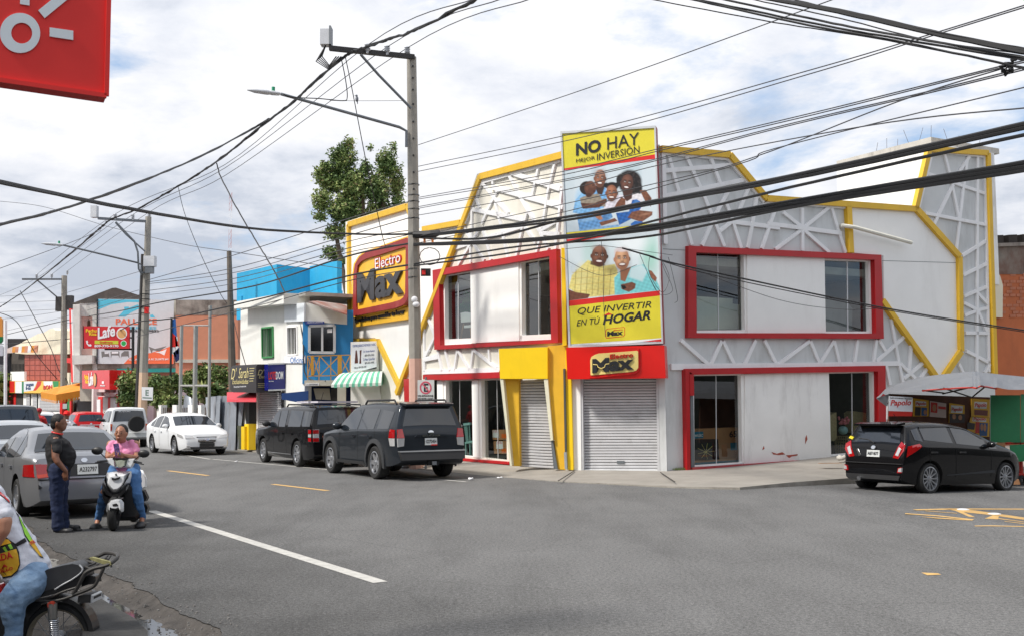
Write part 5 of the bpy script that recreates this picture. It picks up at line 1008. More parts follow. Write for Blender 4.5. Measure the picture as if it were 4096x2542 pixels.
poster([(1155,405),(1370,415),(1368,622),(1155,610)],(py,[([(1190,440),(1335,445),(1330,520),(1190,515)],F_WHT),([(1190,530),(1345,540),(1340,600),(1190,590)],flat('poster brown',120,56,46))]),[pap(1198,455,130,58)],'yellow poster upper right of the stall wall beside the green shutter')
poster([(1150,615),(1365,625),(1360,840),(1090,840)],(py,[([(1170,618),(1325,630),(1325,672),(1170,662)],F_WHT),([(1110,670),(1200,690),(1190,760),(1110,750)],pd),([(1205,670),(1250,675),(1245,800),(1200,800)],pr2),([(1250,680),(1345,685),(1335,830),(1250,830)],pb),(ell(1275,730,16,40),sk3),(ell(1310,735,16,44),sk3)]),[pap(1180,618,140,48)],'lower tilted poster with blue photo beside the green shutter')
crd=mat('cardboard',S(176,128,90),.8,var=.1)
for nm,q,d,lb in (('cardboard_box',((1420,920),(1540,905),(1545,985),(1430,985)),25.1,'open brown cardboard box on the stall cart'),('cardboard_sheet',((1500,1340),(1700,1330),(1715,1385),(1510,1385)),24.6,'flat cardboard on the ground beneath the stall cart')):
    b=MB();P=[at_y(Zst(*p),d) for p in q];b.prism(P,(.1,.25,0));tag(b.build(nm,crd,loc=tuple(P[0])),lb,'cardboard')

# ================================================================ unseen plain blocks added outside the frame for their reflections and shade
PD,QD=Vector((.857,.515,0)),Vector((-.515,.857,0))
def near_block(p0,p1,q0_,q1,h,m,label):
    t=thing('near_building',label,'building',tuple(PD*p0+QD*q0_));b=MB();c=[PD*p0+QD*q0_,PD*p1+QD*q0_,PD*p1+QD*q1,PD*p0+QD*q1];c=[Vector((v.x,v.y,-.6)) for v in c];b.prism(c,(0,0,h+.6));b.build('wall',m,t)
    b=MB();z=Vector((0,0,h+.6));b.prism([v+z+(v-(c[0]+c[2])/2).normalized()*.4 for v in c],(0,0,.25));b.build('roof',M_CONCRAW,t);return t
M_NB=mat('near facade',S(120,106,92),.8,var=.2,scale=.4,grime=.5,gcol=S(60,56,52));M_NB2=mat('near facade dark',S(74,78,70),.8,var=.3,scale=.5,grime=.5,gcol=S(40,44,38))
near_block(-4.2,-14,6,42,6.5,M_NB,'brown two storey block on the near side of the main street');near_block(-4.4,-14,43,110,5.2,M_NB2,'dark low block farther along the near side of the main street')
near_block(17,46,4.5,-8,4.6,M_NB2,'dark block on the near side of the side street');near_block(-30,50,-38,-50,9,M_NB2,'dark block closing the main street far behind the photographer')
# ================================================================ poles
M_POLE=mat('weathered concrete pole',S(150,146,138),.9,var=.14,scale=2.5,grime=.6,gcol=S(96,90,82),gscale=2.2,bump=.3,bscale=25)
M_POLEP=mat('pink painted pole base',S(206,166,150),.85,var=.08,grime=.4,gcol=S(150,130,120));M_STEEL=mat('pole steel',S(120,124,128),.5,.4,var=.1);M_ANG=mat('rusty angle steel',S(60,58,58),.7,.2,var=.2)
M_CER=mat('glazed insulator',S(186,190,196),.25);M_BOX=mat('grey equipment box',S(200,202,206),.5,grime=.2);M_CAB=mat('black cable',(0.014,.014,.015),.55,var=0);M_CABG=mat('grey wire',(0.05,.05,.055),.5,var=0);M_GRN=mat('green photocell',S(20,140,100),.5)
def pole_shaft(t,top,bot,r0,r1,zp=None,mp=None,n=8):
    top=Vector(top);bot=Vector(bot);bot.z=-0.1
    segs=[(0,top,r0)]
    if zp:
        f=(top.z-zp)/(top.z-bot.z);m=top.lerp(bot,f);rm=r0+(r1-r0)*f
        b=MB();b.tube([top,m],[r0,rm],n);b.build('shaft',M_POLE,t);b=MB();b.tube([m,bot],[rm+.003,r1+.003],n);b.build('painted_base',mp,t)
    else:b=MB();b.tube([top,bot],[r0,r1],n);b.build('shaft',M_POLE,t)
def insulator(t,p,s=1.0):
    b=MB();b.lathe([(.04*s,0),(.05*s,.06*s)]+[x for k in range(4) for x in ((.05*s,(.08+k*.06)*s),(.11*s,(.10+k*.06)*s),(.05*s,(.125+k*.06)*s))]+[(.03*s,.34*s)],p,(0,0,1),10);b.build('insulator',M_CER,t,smooth=True)
def lamp(t,pb,pe,ph,s=1.0):
    pb,pe,ph=Vector(pb),Vector(pe),Vector(ph);b=MB();b.tube([pb-Vector((0,0,.5*s)),pb,pb.lerp(pe,.06)+Vector((0,0,.05)),pe],.045*s,8);b.build('lamp_arm',M_STEEL,t,smooth=True)
    d=(ph-pe).normalized();b=MB();b.lathe([(.02,0),(.10*s,.05*s),(.12*s,.25*s),(.10*s,.3*s),(.13*s,.4*s),(.11*s,.75*s),(.02,.98*s)],pe,d,12)
    c=b.v;b.v=[tuple(Vector(v)+Vector((0,0,-(Vector(v)-pe).z*.45+(pe-pe).z)) if True else v) for v in c];h=b.build('lamp_head',M_BOX,t,smooth=True)
    q=pe.lerp(ph,.3);b=MB();b.lathe([(.05*s,0),(.05*s,.12*s)],q+Vector((0,0,.06*s)),(0,0,1),8);b.build('photocell',M_GRN,t)
PY=30.0
p1=thing('power_pole','tall weathered concrete power pole with pink base in front of the store','power pole',tuple(at_y(V(990,1000),PY)*Vector((1,1,0))) if False else (at_y(V(990,1000),PY).x,PY,0))
top1=at_y(V(979,136),PY);bot1=at_y(V(991,1000),PY);pole_shaft(p1,top1,bot1,.135,.185,at_y(V(986,852),PY).z,M_POLEP)
ca,cb_=at_y(V(988,140),PY+.05),at_y(V(785,119),PY-1.3);b=MB();b.bar(ca+Vector((0,-.2,0)),cb_+Vector((0,-.2,0)),.13,.12,(0,1,0));b.build('crossarm',M_ANG,p1)
b=MB();b.tube([at_y(V(858,130),PY-1.0),at_y(V(900,178),PY-.6),at_y(V(978,258),PY-.2)],.04,6);b.build('brace',M_STEEL,p1)
ins1=[at_y(V(x,y),d) for x,y,d in ((874,127,PY-.95),(921,131,PY-.6),(969,133,PY-.2))]
for p in ins1:insulator(p1,p,.8)
b=MB();c=at_y(V(775,91),PY-1.35);b.box(c,(.26,.3,.42));b.build('equipment_box',M_BOX,p1);b=MB();b.box(c+Vector((.14,-.02,.03)),(.05,.34,.5));b.build('box_bracket',M_STEEL,p1)
for k in range(5):b=MB();w=Vector((random.uniform(-.1,.1),0,0));b.tube([c+Vector((0,0,-.2)),c+Vector((-.1-.03*k,-.05*k,-.5-.05*k)),c+Vector((.1,0,-.75-.03*k)),at_y(V(800+k*6,135),PY-1.25)],.018,5);b.build('box_lead',M_CAB,p1,smooth=True)
lamp(p1,at_y(V(967,312),PY-.15),at_y(V(668,224),PY-1.9),at_y(V(608,217),PY-2.2),.9)
for y in (158,186,214,248,290,330,370,410,450):b=MB();q=at_y(V(981+y*.008,y),PY-.15);b.lathe([(.03,0),(.03,.02)],q,(0,-1,0),8);b.build('bolt_hole',MATS['black iron'],p1)
for y in (440,465,480,498,520,555,640,660):b=MB();q=at_y(V(984,y),PY);b.lathe([(.165,-.012),(.165,.012)],q,(0,0,1),12,0,True);b.build('strap',M_STEEL,p1)
b=MB();q=at_y(V(1000,560),PY-.2);b.tube([q+Vector((-.2,0,.02)),q+Vector((.3,-.05,0)),q+Vector((.55,-.1,.06))],[.09,.13,.07],8);b.build('splice_closure',M_CAB,p1)
for dx in (0,.22):b=MB();b.box(at_y(V(1010,572),PY-.3)+Vector((dx,0,0)),(.06,.06,.16));b.build('splice_tag',mat('orange tag',S(210,120,40),.6),p1)
b=MB();b.box(at_y(V(1013,648),PY-.3),(.26,.12,.2));b.build('cable_box',MATS['black iron'],p1);b=MB();b.box(at_y(V(1008,648),PY-.38),(.1,.05,.12));b.build('cable_box_face',F_RED,p1)
b=MB();q=at_y(V(1005,610),PY-.2);b.tube([q+Vector((.2+.28*math.sin(t),0,.24*math.cos(t))) for t in [k*.52 for k in range(13)]],.012,5);b.build('cable_coil',M_CAB,p1)
b=MB();q=at_y(V(978,1218/1.24),PY)
for x,y in ((986,985),(982,1002)):pass
b=MB();b.ball(at_y(V(986,712),PY-.2),(.09,.06,.09));b.ball(at_y(V(990,724),PY-.2),(.1,.07,.08));b.build('floodlight',F_WHT,p1,smooth=True)
# no-parking sign standing at the kerb beside the pole
ns_=thing('no_parking_sign','white no parking sign with a struck E in a red ring beside the pole','sign',(at_y(V(1013,1000),29.5).x,29.5,0))
FN=Fac((0,29.5),92);Zn=zf(1680,1400,420,1270)
fx=FN.slab('plate',zq(Zn,(-30,355),(172,355),(172,640),(-30,640)),-.02,0,flat('sign plate',206,208,206),ns_)
ring_=[ell(68,448,72,78,28),ell(68,448,55,60,28)]
b=MB();b.slab([[FN.P(Zn(*p),.006) for p in ring_[0]],[FN.P(Zn(*p),.006) for p in ring_[1]]],-FN.n*.004);b.build('red_ring',flat('ring pink red',206,90,110),ns_)
print_on(FN,[([(48,400),(100,400),(100,418),(66,418),(66,440),(92,440),(92,456),(66,456),(66,480),(100,480),(100,496),(46,496)],F_BLK),([(20,405),(30,394),(118,492),(108,502)],flat('ring pink red',206,90,110))],Zn,.007,ns_)
text_on(FN,'NO ESTACIONE',Zn(-25,556),Zn(160,556),Zn(-25,535),.006,F_BLK,ns_,.002,.03);text_on(FN,'DE ESTE LADO',Zn(-25,592),Zn(160,592),Zn(-25,570),.006,F_BLK,ns_,.002,.03)
b=MB();c=FN.P(Zn(70,500),-.05);b.tube([(c.x,c.y+.03,c.z+.4),(c.x,c.y+.03,0)],.03,8);b.build('post',M_STEEL,ns_)
# second pole
P2=52.5
p2=thing('power_pole','middle concrete power pole with grey transformer box and street lamp behind the white jeep','power pole',(at_y(V(338,1000),P2).x,P2,0))
pole_shaft(p2,at_y(V(353,516),P2),at_y(V(338,975),P2),.15,.24,at_y(V(343,885),P2).z,mat('peach pole base',S(206,176,150),.85,grime=.5));b=MB();e=at_y(V(326,975),P2+.1);b.tube([at_y(V(340,605),P2+.1),(e.x,e.y,0)],[.1,.15],8);b.build('twin_post',M_ANG,p2)
b=MB();b.bar(at_y(V(358,527),P2),at_y(V(232,519),P2-1.5),.12,.1,(0,1,0));b.build('crossarm',M_STEEL,p2)
ins2=[at_y(V(x,y),d) for x,y,d in ((274,523,P2-1),(316,524,P2-.5),(355,518,P2))]
for p in ins2:insulator(p2,p,.9)
b=MB();b.box(at_y(V(225,504),P2-1.5),(.28,.3,.55));b.build('equipment_box',M_BOX,p2)
for pts,r in (([(275,530,-1),(300,558,-.8),(345,598,-.2)],.04),([(275,528,-1),(320,575,-.6),(328,600,-.5),(330,640,-.5),(335,650,-.4),(345,648,-.3)],.05)):b=MB();b.tube([at_y(V(x,y),P2+d) for x,y,d in pts],r,6);b.build('brace',M_STEEL,p2,smooth=True)
b=MB();b.box(at_y(V(357,622),P2-.4),(.52,.4,.5));b.build('transformer',M_BOX,p2);b=MB();b.box(at_y(V(356,642),P2-.4),(.34,.34,.34));b.build('transformer_base',M_STEEL,p2)
f2=yplane(P2-.61);text_on(f2,'37.5',V(351,626),V(364,626),V(351,620),0,F_BLK,p2,.002,.02)
lamp(p2,at_y(V(337,630),P2-.2),at_y(V(150,583),P2-2.4),at_y(V(118,581),P2-2.8),1.0)
for y in (700,712,730,745):b=MB();b.lathe([(.23,-.02),(.23,.02)],at_y(V(345,y),P2),(0,0,1),10,0,True);b.build('strap',M_CAB,p2)
b=MB();b.box(at_y(V(349,738),P2-.3),(.2,.12,.3));b.build('cable_box',F_RED,p2)
sp=thing('small_white_sign','small white square street sign fixed to the middle power pole','sign',tuple(at_y(V(349,950),P2-.4)));f3=yplane(P2-.4);f3.slab('plate',[V(337,919),V(364,920),V(363,951),V(337,950)],-.03,0,F_WHT,sp);text_on(f3,'E',V(346,940),V(354,940),V(346,926),.002,mat('grey print',S(120,140,130)),sp,.003,.03);f3.slab('small_print',[V(339,943),V(361,944),V(361,947),V(339,946)],0,.004,mat('grey print',S(120,140,130)),sp)
# third pole
P3=76
p3=thing('power_pole','farthest concrete pole with red painted base beside the orange awning','power pole',(at_y(V(152,1000),P3).x,P3,0))
pole_shaft(p3,at_y(V(153,656),P3),at_y(V(152,985),P3),.2,.27,at_y(V(152,922),P3).z,M_CRED)
b=MB();b.bar(at_y(V(155,664),P3),at_y(V(52,664),P3-2),.12,.1,(0,1,0));b.build('crossarm',M_STEEL,p3)
ins3=[at_y(V(x,y),d) for x,y,d in ((87,663,P3-1.3),(123,662,P3-.6),(160,654,P3))]
for p in ins3:insulator(p3,p,1.0)
b=MB();b.tube([at_y(V(88,666),P3-1),at_y(V(142,712),P3)],.05,5);b.build('brace',M_STEEL,p3)
for x,y in ((141,723),(167,720)):b=MB();b.box(at_y(V(x,y),P3),(.38,.4,1.0));b.build('transformer',M_ANG,p3)
b=MB();b.box(at_y(V(155,965),P3-.3),(.3,.1,.35));b.build('meter_box',M_BOX,p3)
wp=thing('white_post','thin white post at the far left end of the street','post',(at_y(V(14,1000),60).x,60,0));b=MB();e=at_y(V(14,1000),60);b.tube([at_y(V(13,762),60),(e.x,60,0)],.09,8);b.build('shaft',F_WHT,wp)
for y in (775,800):b=MB();b.tube([at_y(V(13,y),60),at_y(V(0,y),60)],.02,5);b.build('arm',F_WHT,wp)
wo=thing('wooden_pole','plain dark wooden utility pole beside the white office building','utility pole',(at_y(V(555,1000),45.5).x,45.5,0));e=at_y(V(558,1000),45.5);b=MB();b.tube([at_y(V(545,597),45.5),(e.x,45.5,0)],[.1,.2],8);b.build('shaft',mat('grey timber',S(104,96,88),.9,var=.15,grime=.5),wo)
ms=thing('radio_mast','thin red and white lattice radio mast far behind the bushes','mast',(at_y(V(549,900),160).x,160,0));m0=at_y(V(549,458),160)
for k in range(12):
    z0,z1=m0.z*(k/12),m0.z*((k+1)/12);b=MB()
    for dx,dy in ((-.2,0),(.2,0),(0,.4)):b.tube([(m0.x+dx,160+dy,z0),(m0.x+dx,160+dy,z1)],.02,4)
    for j in range(3):q=z0+(z1-z0)*j/3;b.tube([(m0.x-.2,160,q),(m0.x+.2,160,q+(z1-z0)/3)],.02,4)
    b.build('mast_section',mat('faded mast red',S(190,130,126),.7) if k % 2 else F_WHT,ms)  # red greyed and paled to put distance haze into the colour
fl_=thing('flag','limp red, white and blue flag hanging beside the furniture billboard','flag',tuple(at_y(V(407,1000),55)))
b=MB();e=at_y(V(404,1000),55);b.tube([at_y(V(408,755),55),(e.x,55,0)],.06,6);b.build('flag_pole',MATS['black iron'],fl_)
for q,m in (([(409,760),(416,758),(419,800),(409,790)],blu2),([(409,790),(419,800),(424,822),(408,826)],F_RED),([(416,800),(420,800),(425,840),(419,842)],F_WHT),([(408,826),(414,824),(420,850),(409,840)],F_WHT),([(412,838),(425,826),(427,852),(418,860)],flat('flag navy',30,40,90))):
    b=MB();b.prism([at_y(V(*p),55) for p in q],(.02,.08,0));b.build('cloth',m,fl_)
# ================================================================ overhead cables
def catmull(P,n=8):
    out=[];P=[Vector(p) for p in P]
    for i in range(len(P)-1):
        a,b_,c,d=P[max(i-1,0)],P[i],P[i+1],P[min(i+2,len(P)-1)]
        for k in range(n):
            t=k/n;out.append(.5*((2*b_)+(c-a)*t+(2*a-5*b_+4*c-d)*t*t+(3*b_-a-3*c+d)*t**3))
    out.append(P[-1]);return out
def cable(pts,r,label,group,m=None,wob=0.0,name='overhead_cable',seed=0):
    P=[p if isinstance(p,Vector) else at_y(V(p[0],p[1]),p[2]) for p in pts]
    C=catmull(P)
    for e in (0,-1):           # cables that leave the picture run on to poles outside it
        p=pts[e]
        if not isinstance(p,Vector) and (p[0] < 0 or p[0] > 2436 or p[1] < 0):
            d=(C[e]-C[1 if e == 0 else -2]).normalized();L_=12 if d.z > -.1 else 5;C=[C[0]+d*L_]+C if e == 0 else C+[C[-1]+d*L_]
    if wob:
        rd=random.Random(seed);C=[c+Vector((rd.uniform(-wob,wob),rd.uniform(-wob,wob),rd.uniform(-wob,wob))) for c in C]
    b=MB();b.tube(C,r,6);o=b.build(name,m or M_CAB,None,smooth=True,loc=tuple(C[0]));return tag(o,label,'cable',group)
G1='wires between the power poles'
up=Vector((0,0,.28))
lb='thick twisted black cable bundle running along the tops of the power poles'
for s in range(3):cable([(1135+s*3,-4,22),(985,72,25),(900,102,27.3),(838,125,28.7),(800,150,29.2),(700,240,33),(610,310,37),(515,385,42),(424,443,46),(330,496,49.5),(262,523,51),(238,543,52),(150,618,64),(60,690,78),(0,730,90)],.028,lb,'twisted bundle',None,.03,seed=s)
lb='thin phase wire strung from insulator to insulator along the power poles'
ext=[(1130,-3,21.5),(1195,-3,21.5),(1265,-3,21.5)]
for k in range(3):
    cable([ext[k],ins1[k]+up*.8,(535,(392,400,418)[k],43),ins2[k]+up,ins3[k]+up],.012,lb,G1,M_CABG)
for s in range(2):cable([(640,284-s*2,35.6),(600,308-s*2,36),(490,365+s*2,31),(370,418+s,26),(240,466+s*2,22),(120,505,19),(-20,538+s*2,16)],.024,'thick black cable sweeping from the pole bundle down to the left edge','cables sweeping left',None,.008,seed=s+5)
for s in range(2):cable([(-20,427+s*3,13.5),(300,494+s*2,19),(600,543+s,25),(850,557,28.8),(985,557,29.8)],.026,'thick black cable crossing the street low from the left edge to the power pole','cables crossing from the left edge',None,.004,seed=s)
RG='cables running from the power pole to the right edge'
for k,(pts,r) in enumerate((([(1005,560,29.7),(1330,519,24),(1546,480,20.5),(1876,420,16),(2450,292,12)],.03),([(1005,562,29.7),(1330,526,24),(1546,486,20.5),(1876,427,16),(2450,301,12)],.028),([(1005,566,29.7),(1160,566,27),(1333,524,24)],.028),
    ([(985,580,29.8),(1200,572,26),(1350,560,23.8),(1546,537,21),(1876,480,16.5),(2450,384,12)],.028),([(985,582,29.8),(1200,575,26),(1350,563,23.8),(1546,543,21),(1876,486,16.5),(2450,394,12)],.028),([(985,584,29.8),(1200,578,26),(1350,566,23.8),(1546,548,21),(1876,491,16.5),(2450,399,12)],.02),
    ([(985,628,29.8),(1200,591,26),(1350,577,23.8),(1546,562,21),(1876,495,16.5),(2450,404,12)],.022),([(985,632,29.8),(1200,604,26),(1400,566,23),(1546,528,20.5),(1876,447,16),(2450,318,12)],.022))):
    cable(pts,r,'thick black cable drooping across the store front from the power pole to the right edge',RG,None,.003,seed=k)
TG='thin wires fanning from the power pole to the upper right'
for k,pts in enumerate(([(995,345,29.8),(1427,200,22),(1985,-2,16)],[(995,396,29.8),(1427,304,23),(1924,168,17),(2210,83,14.5),(2450,9,13)],[(995,408,29.8),(1427,317,23),(1924,177,17),(2210,88,14.5),(2450,14,13)],[(995,470,29.8),(1330,410,24),(1572,353,21),(1924,271,17),(2372,160,13),(2440,143,12.5)],[(995,474,29.8),(1330,418,24),(1572,358,21),(1924,276,17),(2372,164,13),(2440,150,12.5)],
    [(995,492,29.8),(1427,410,23),(1842,304,17.5),(2200,220,14),(2450,158,12.5)],[(995,496,29.8),(1427,414,23),(1842,308,17.5),(2200,224,14),(2450,163,12.5)],[(995,578,29.8),(1340,505,24),(1750,393,18.5),(1842,354,17.5),(2450,205,12.5)],[(995,562,29.8),(1580,432,21),(1800,372,18),(2131,244,14.5),(2380,165,13)],[(995,512,29.8),(1330,455,24.5),(1572,392,21),(2060,300,15),(2450,256,12)])):
    cable(pts,.009,'thin dark wire rising from the power pole over the store roof to the upper right',TG,M_CABG)
UG='cables across the upper right sky'
for k,(pts,r) in enumerate((([(1825,-3,13),(1995,29,12.4),(2214,79,11.7),(2450,128,11)],.024),([(1835,-3,13),(1995,24,12.4),(2214,74,11.7),(2450,122,11)],.018),([(1640,-2,14.5),(1932,62,13),(2131,98,12.3),(2388,152,11.5),(2450,168,11)],.014),([(1715,-3,14),(1957,51,13),(2131,84,12.2),(2450,139,11)],.014),([(1550,-1,15),(1842,54,13.6),(2069,89,12.6),(2450,163,11)],.008),([(1780,-3,13.5),(1998,44,12.8),(2200,94,12),(2450,131,11)],.008),([(1880,-3,13),(2120,55,12),(2450,118,11)],.008),([(1655,-2,14.5),(1940,57,13),(2140,93,12.3),(2450,145,11)],.014))):
    cable(pts,r,'black cable crossing the upper right corner of the sky',UG,None,.003,seed=k)
cable([(2392,150,11.6),(2405,160,11.5),(2398,172,11.5),(2385,165,11.5),(2410,145,11.4)],.02,'knot of cable where the sky cables meet at the right edge',None,None,.03)
LG='cables between the middle pole and the near pole'
for k,(pts,r) in enumerate((([(-20,820,100),(154,806,76),(264,792,60),(325,766,52),(413,756,48),(609,713,40),(820,658,33.5),(985,628,30)],.026),([(-20,804,100),(146,764,76),(275,741,60),(340,727,52),(413,713,48),(609,679,40),(825,610,33.5),(985,577,30)],.026),([(325,800,52),(609,728,40),(830,668,33.5),(985,640,30)],.014),([(345,668,52.4),(540,612,43),(830,520,33.5),(995,474,30)],.014),([(345,672,52.4),(545,640,43),(830,560,33.5),(995,512,30)],.014),([(345,676,52.4),(560,648,43),(830,574,33.5),(995,545,30)],.012),([(345,692,52.4),(560,662,43),(830,590,33.5),(985,556,30)],.014),([(345,702,52.4),(560,674,43),(830,600,33.5),(985,580,30)],.012))):
    cable(pts,r,'black cable hanging low between the middle power pole and the near one',LG,None if r > .02 else M_CABG)
FG='thin wires strung toward the far pole'
for k,pts in enumerate(([(-10,478,60),(99,491,56),(217,527,53),(260,540,51.5),(430,580,45),(560,600,40),(820,640,36)],[(-10,642,40),(160,580,46),(240,548,51)],[(-10,706,90),(90,660,77),(270,528,53)],[(-10,760,90),(145,740,76),(330,690,53)],[(-10,792,90),(145,755,76),(335,700,53)],[(145,700,76),(335,645,53)],[(145,770,76),(240,757,63),(335,745,53)],[(-10,720,90),(145,715,76)],[(-10,742,90),(145,735,76)],[(150,672,76),(60,700,84),(-10,705,90)])):
    cable(pts,.012,'thin grey wire strung between the middle pole and the far left street end',FG,M_CABG)
DG=None
cable([(822,138,29),(838,215,29.3),(868,370,30),(890,470,31),(908,555,32),(918,590,33)],.013,'drop wire hanging from the near crossarm down past the tree',DG)
cable([(812,140,28.8),(822,190,28.9),(826,232,28.9),(815,240,28.8),(760,235,28.5),(700,232,28.2),(672,224,28.1)],.014,'slack lamp lead looping from the near crossarm to the lamp arm',DG)
cable([(515,387,42),(525,420,42),(560,490,41.5),(610,575,41),(650,640,40),(690,720,39),(715,770,38),(722,830,37.5),(724,880,37.3),(740,902,37),(775,905,36.8)],.025,'thick drop cable falling from the pole bundle to the blue balcony',DG,None,.012,seed=2)
cable([(424,445,46),(440,510,46),(480,610,45.8),(525,700,45.6),(548,735,45.4),(565,800,44),(585,870,43)],.014,'thinner drop wire falling from the pole bundle past the wooden pole',DG)
cable([(48,692,78),(85,760,77),(120,825,76.5),(140,880,76),(160,905,75.8),(165,950,75.5)],.03,'drop cable curving down the farthest pole',DG)
cable([(-5,742,80),(40,765,80),(85,840,80),(140,905,80)],.03,'drop wire falling to the yogurt shop roof',DG)
cable([(958,240,29.8),(800,240,29),(790,236,28.8)],.006,'thin straight wire from the near pole where the bird sits',DG,M_CABG)
cable([(1480,590,25.1),(1546,609,25.3),(1637,634,26),(2098,731,28.6),(2450,787,30)],.02,'service wire sagging across the right store front below the upper window','service wires on the right front');cable([(1546,611,25.3),(1700,655,26.3),(2098,735,28.6),(2450,791,30)],.012,'service wire sagging across the right store front below the upper window','service wires on the right front')
cable([(1640,636,26),(1850,712,27),(2000,735,28),(2090,733,28.6)],.007,'faint slack wire across the white window panel',None,M_CABG)
wg='loose wires hanging on the billboard'
for pts in ([(1345,592,25.3),(1420,585,25.1),(1440,585,25.1),(1600,607,25.1)],[(1330,610,25.3),(1430,655,25.1),(1515,630,25.1)],[(1430,570,25.1),(1436,640,25.05),(1435,690,25.05),(1440,800,25.05)],[(1520,600,25.05),(1545,660,25.0),(1560,690,25.0),(1548,665,25.0),(1570,700,25.0),(1600,690,25.0),(1580,640,25.0),(1570,610,25.0)],[(1545,612,25),(1545,650,25),(1575,695,25),(1592,660,25.1),(1575,620,25.1)],[(1590,612,25.2),(1602,660,25.3),(1612,710,25.4),(1605,720,25.4)]):
    cable(pts,.006,'loose thin wire dangling in front of the billboard',wg,M_CABG)
bd=thing('bird','small grey bird perched on the thin wire left of the near pole','bird',tuple(at_y(V(849,240),29.3)));q=at_y(V(849,236),29.3)
b=MB();b.ball(q,(.045,.04,.08));b.ball(q+Vector((-.01,0,.09)),.034);b.tube([q+Vector((.01,0,-.06)),q+Vector((.02,0,-.14))],[.02,.012],5);b.tube([q+Vector((-.03,-.02,.09)),q+Vector((-.07,-.02,.085))],[.01,.003],5);b.build('body',mat('bird grey',S(120,124,132),.8),bd,smooth=True)
ORD=['topmost','second','third','fourth','fifth','sixth','seventh','eighth','ninth','tenth']
for grp,txt,x in ((RG,'black cable across the store front, %s from the top where it leaves the right edge',4080),(TG,'thin wire rising from the near pole, %s from the top just right of the pole',1900),(UG,'black cable over the upper right sky, %s from the top at the right edge',4080),(LG,'low cable between the middle and near poles, %s from the top above the office roof',1000),(FG,'thin wire toward the far pole, %s from the top at the left',200)):
    L_=[o for o in col.objects if o.get('group') == grp];ky=[]
    for o in L_:
        best=None
        for v in o.data.vertices:
            p=v.co+o.location-EYE;cp,sp=math.cos(PITCH),math.sin(PITCH);fw=max(p.y*cp+p.z*sp,.01);u=2048+4372*p.x/fw;w=1271-4372*(p.z*cp-p.y*sp)/fw
            if p.y > 1 and (best is None or abs(u-x) < best[0]):best=(abs(u-x),w)
        ky.append((best[1],o.name,o))
    for k,(_,_,o) in enumerate(sorted(ky)):o['label']=txt % ORD[k] if k else txt.replace('%s from the top','the topmost')
for k,o in enumerate([o for o in col.objects if o.get('group') == 'cables crossing from the left edge']):o['label']=('upper','lower')[k]+' of two thick cables crossing low from the left edge to the power pole'
for g_,t_ in (('service wires on the right front',('upper, thicker service wire across the right store front','lower, thinner service wire across the right store front')),(G1,('phase wire on the leftmost insulators of the power poles','phase wire on the middle insulators of the power poles','phase wire on the insulators atop the power poles')),('cables sweeping left',('upper strand of the black cable sweeping down to the left edge','lower strand of the black cable sweeping down to the left edge'))):
    for o,t in zip([o for o in col.objects if o.get('group') == g_],t_):o['label']=t
# ================================================================ trees and bushes
M_LF=[mat('leaf %s' % n,c,.55,var=.2,scale=3,spec=.3) for n,c in (('mid green',S(120,138,80)),('dark green',S(78,100,56)),('yellow green',S(160,168,106)),('olive',S(132,122,86)))]
M_TRUNK=mat('bark',S(92,78,64),.95,var=.25,scale=5)
def leaves(name,lobes,n,size,parent,weights=(5,3,2,1),seed=1,shell=.55,mats=None):
    rd=random.Random(seed);b=MB();tot=sum(r[0]*r[1]*r[2] for c,r in lobes);ml=mats or M_LF
    for c,r in lobes:
        for _ in range(int(n*r[0]*r[1]*r[2]/tot)):
            d=Vector((rd.gauss(0,1),rd.gauss(0,1),rd.gauss(0,1))).normalized();rad=shell+(1-shell)*rd.random()**.6;rad *= .75+.5*noise.noise((Vector(c)+d*2.2)*1.7)+.12
            if rd.random() < .2:rad *= rd.random()
            p=Vector(c)+Vector((d.x*r[0],d.y*r[1],d.z*r[2]))*rad;s=size*rd.uniform(.5,1.4)
            a=Vector((rd.gauss(0,1),rd.gauss(0,1),rd.gauss(0,.7))).normalized();t=a.cross(Vector((rd.gauss(0,1),rd.gauss(0,1),rd.gauss(0,1)))).normalized()
            k=noise.noise(p*1.1)+rd.gauss(0,.25);mi=1 if k < -.25 else (2 if k > .4 else (3 if rd.random() < .12 else 0))
            b.add([p-a*s,p+t*s*.45,p+a*s,p-t*s*.45],[(0,1,2,3)],mi)
    return b.build(name,ml,parent)
TY=47.0
tr=thing('tree','tall bushy tree with two leafy crowns rising behind the white sign wall','tree',(at_y(V(850,900),TY).x,TY,0))
k_=TY/2600
def lobe(x,y,rx,ry,d=0,f=1.0):c=at_y(V(x,y),TY+d);return (c,(rx*k_,rx*k_*f,ry*k_))
L1=[lobe(815,378,34,36),lobe(790,428,40,36,.4),lobe(842,440,42,46),lobe(920,392,28,40),lobe(943,440,22,54,.5),lobe(896,452,36,46),lobe(765,478,26,32,-.3),lobe(822,500,46,38),lobe(905,512,42,38,.4),lobe(948,500,20,40),lobe(800,552,30,24),lobe(790,602,28,20,.3),lobe(845,560,30,34,.5),lobe(756,412,16,18),lobe(830,342,18,18),lobe(936,352,10,18),lobe(760,515,18,14,-.4),lobe(870,400,18,22),lobe(775,395,18,14),lobe(880,352,10,12),lobe(815,620,16,12)]
L1=[(c,(r[0]*1.1,r[1]*1.1,r[2]*1.1)) for c,r in L1];leaves('crown',L1,34000,.075,tr,shell=.22)
b=MB();base=Vector((tr.location.x,TY,0))
for q in [(lobe(820,450,1,1)[0]),lobe(915,450,1,1)[0],lobe(800,560,1,1)[0],lobe(860,400,1,1)[0]]:m_=base.lerp(q,.5)+Vector((.2,0,.8));b.tube(catmull([base,base+Vector((0,0,3)),m_,q],5),[.25-.011*i for i in range(16)],7)
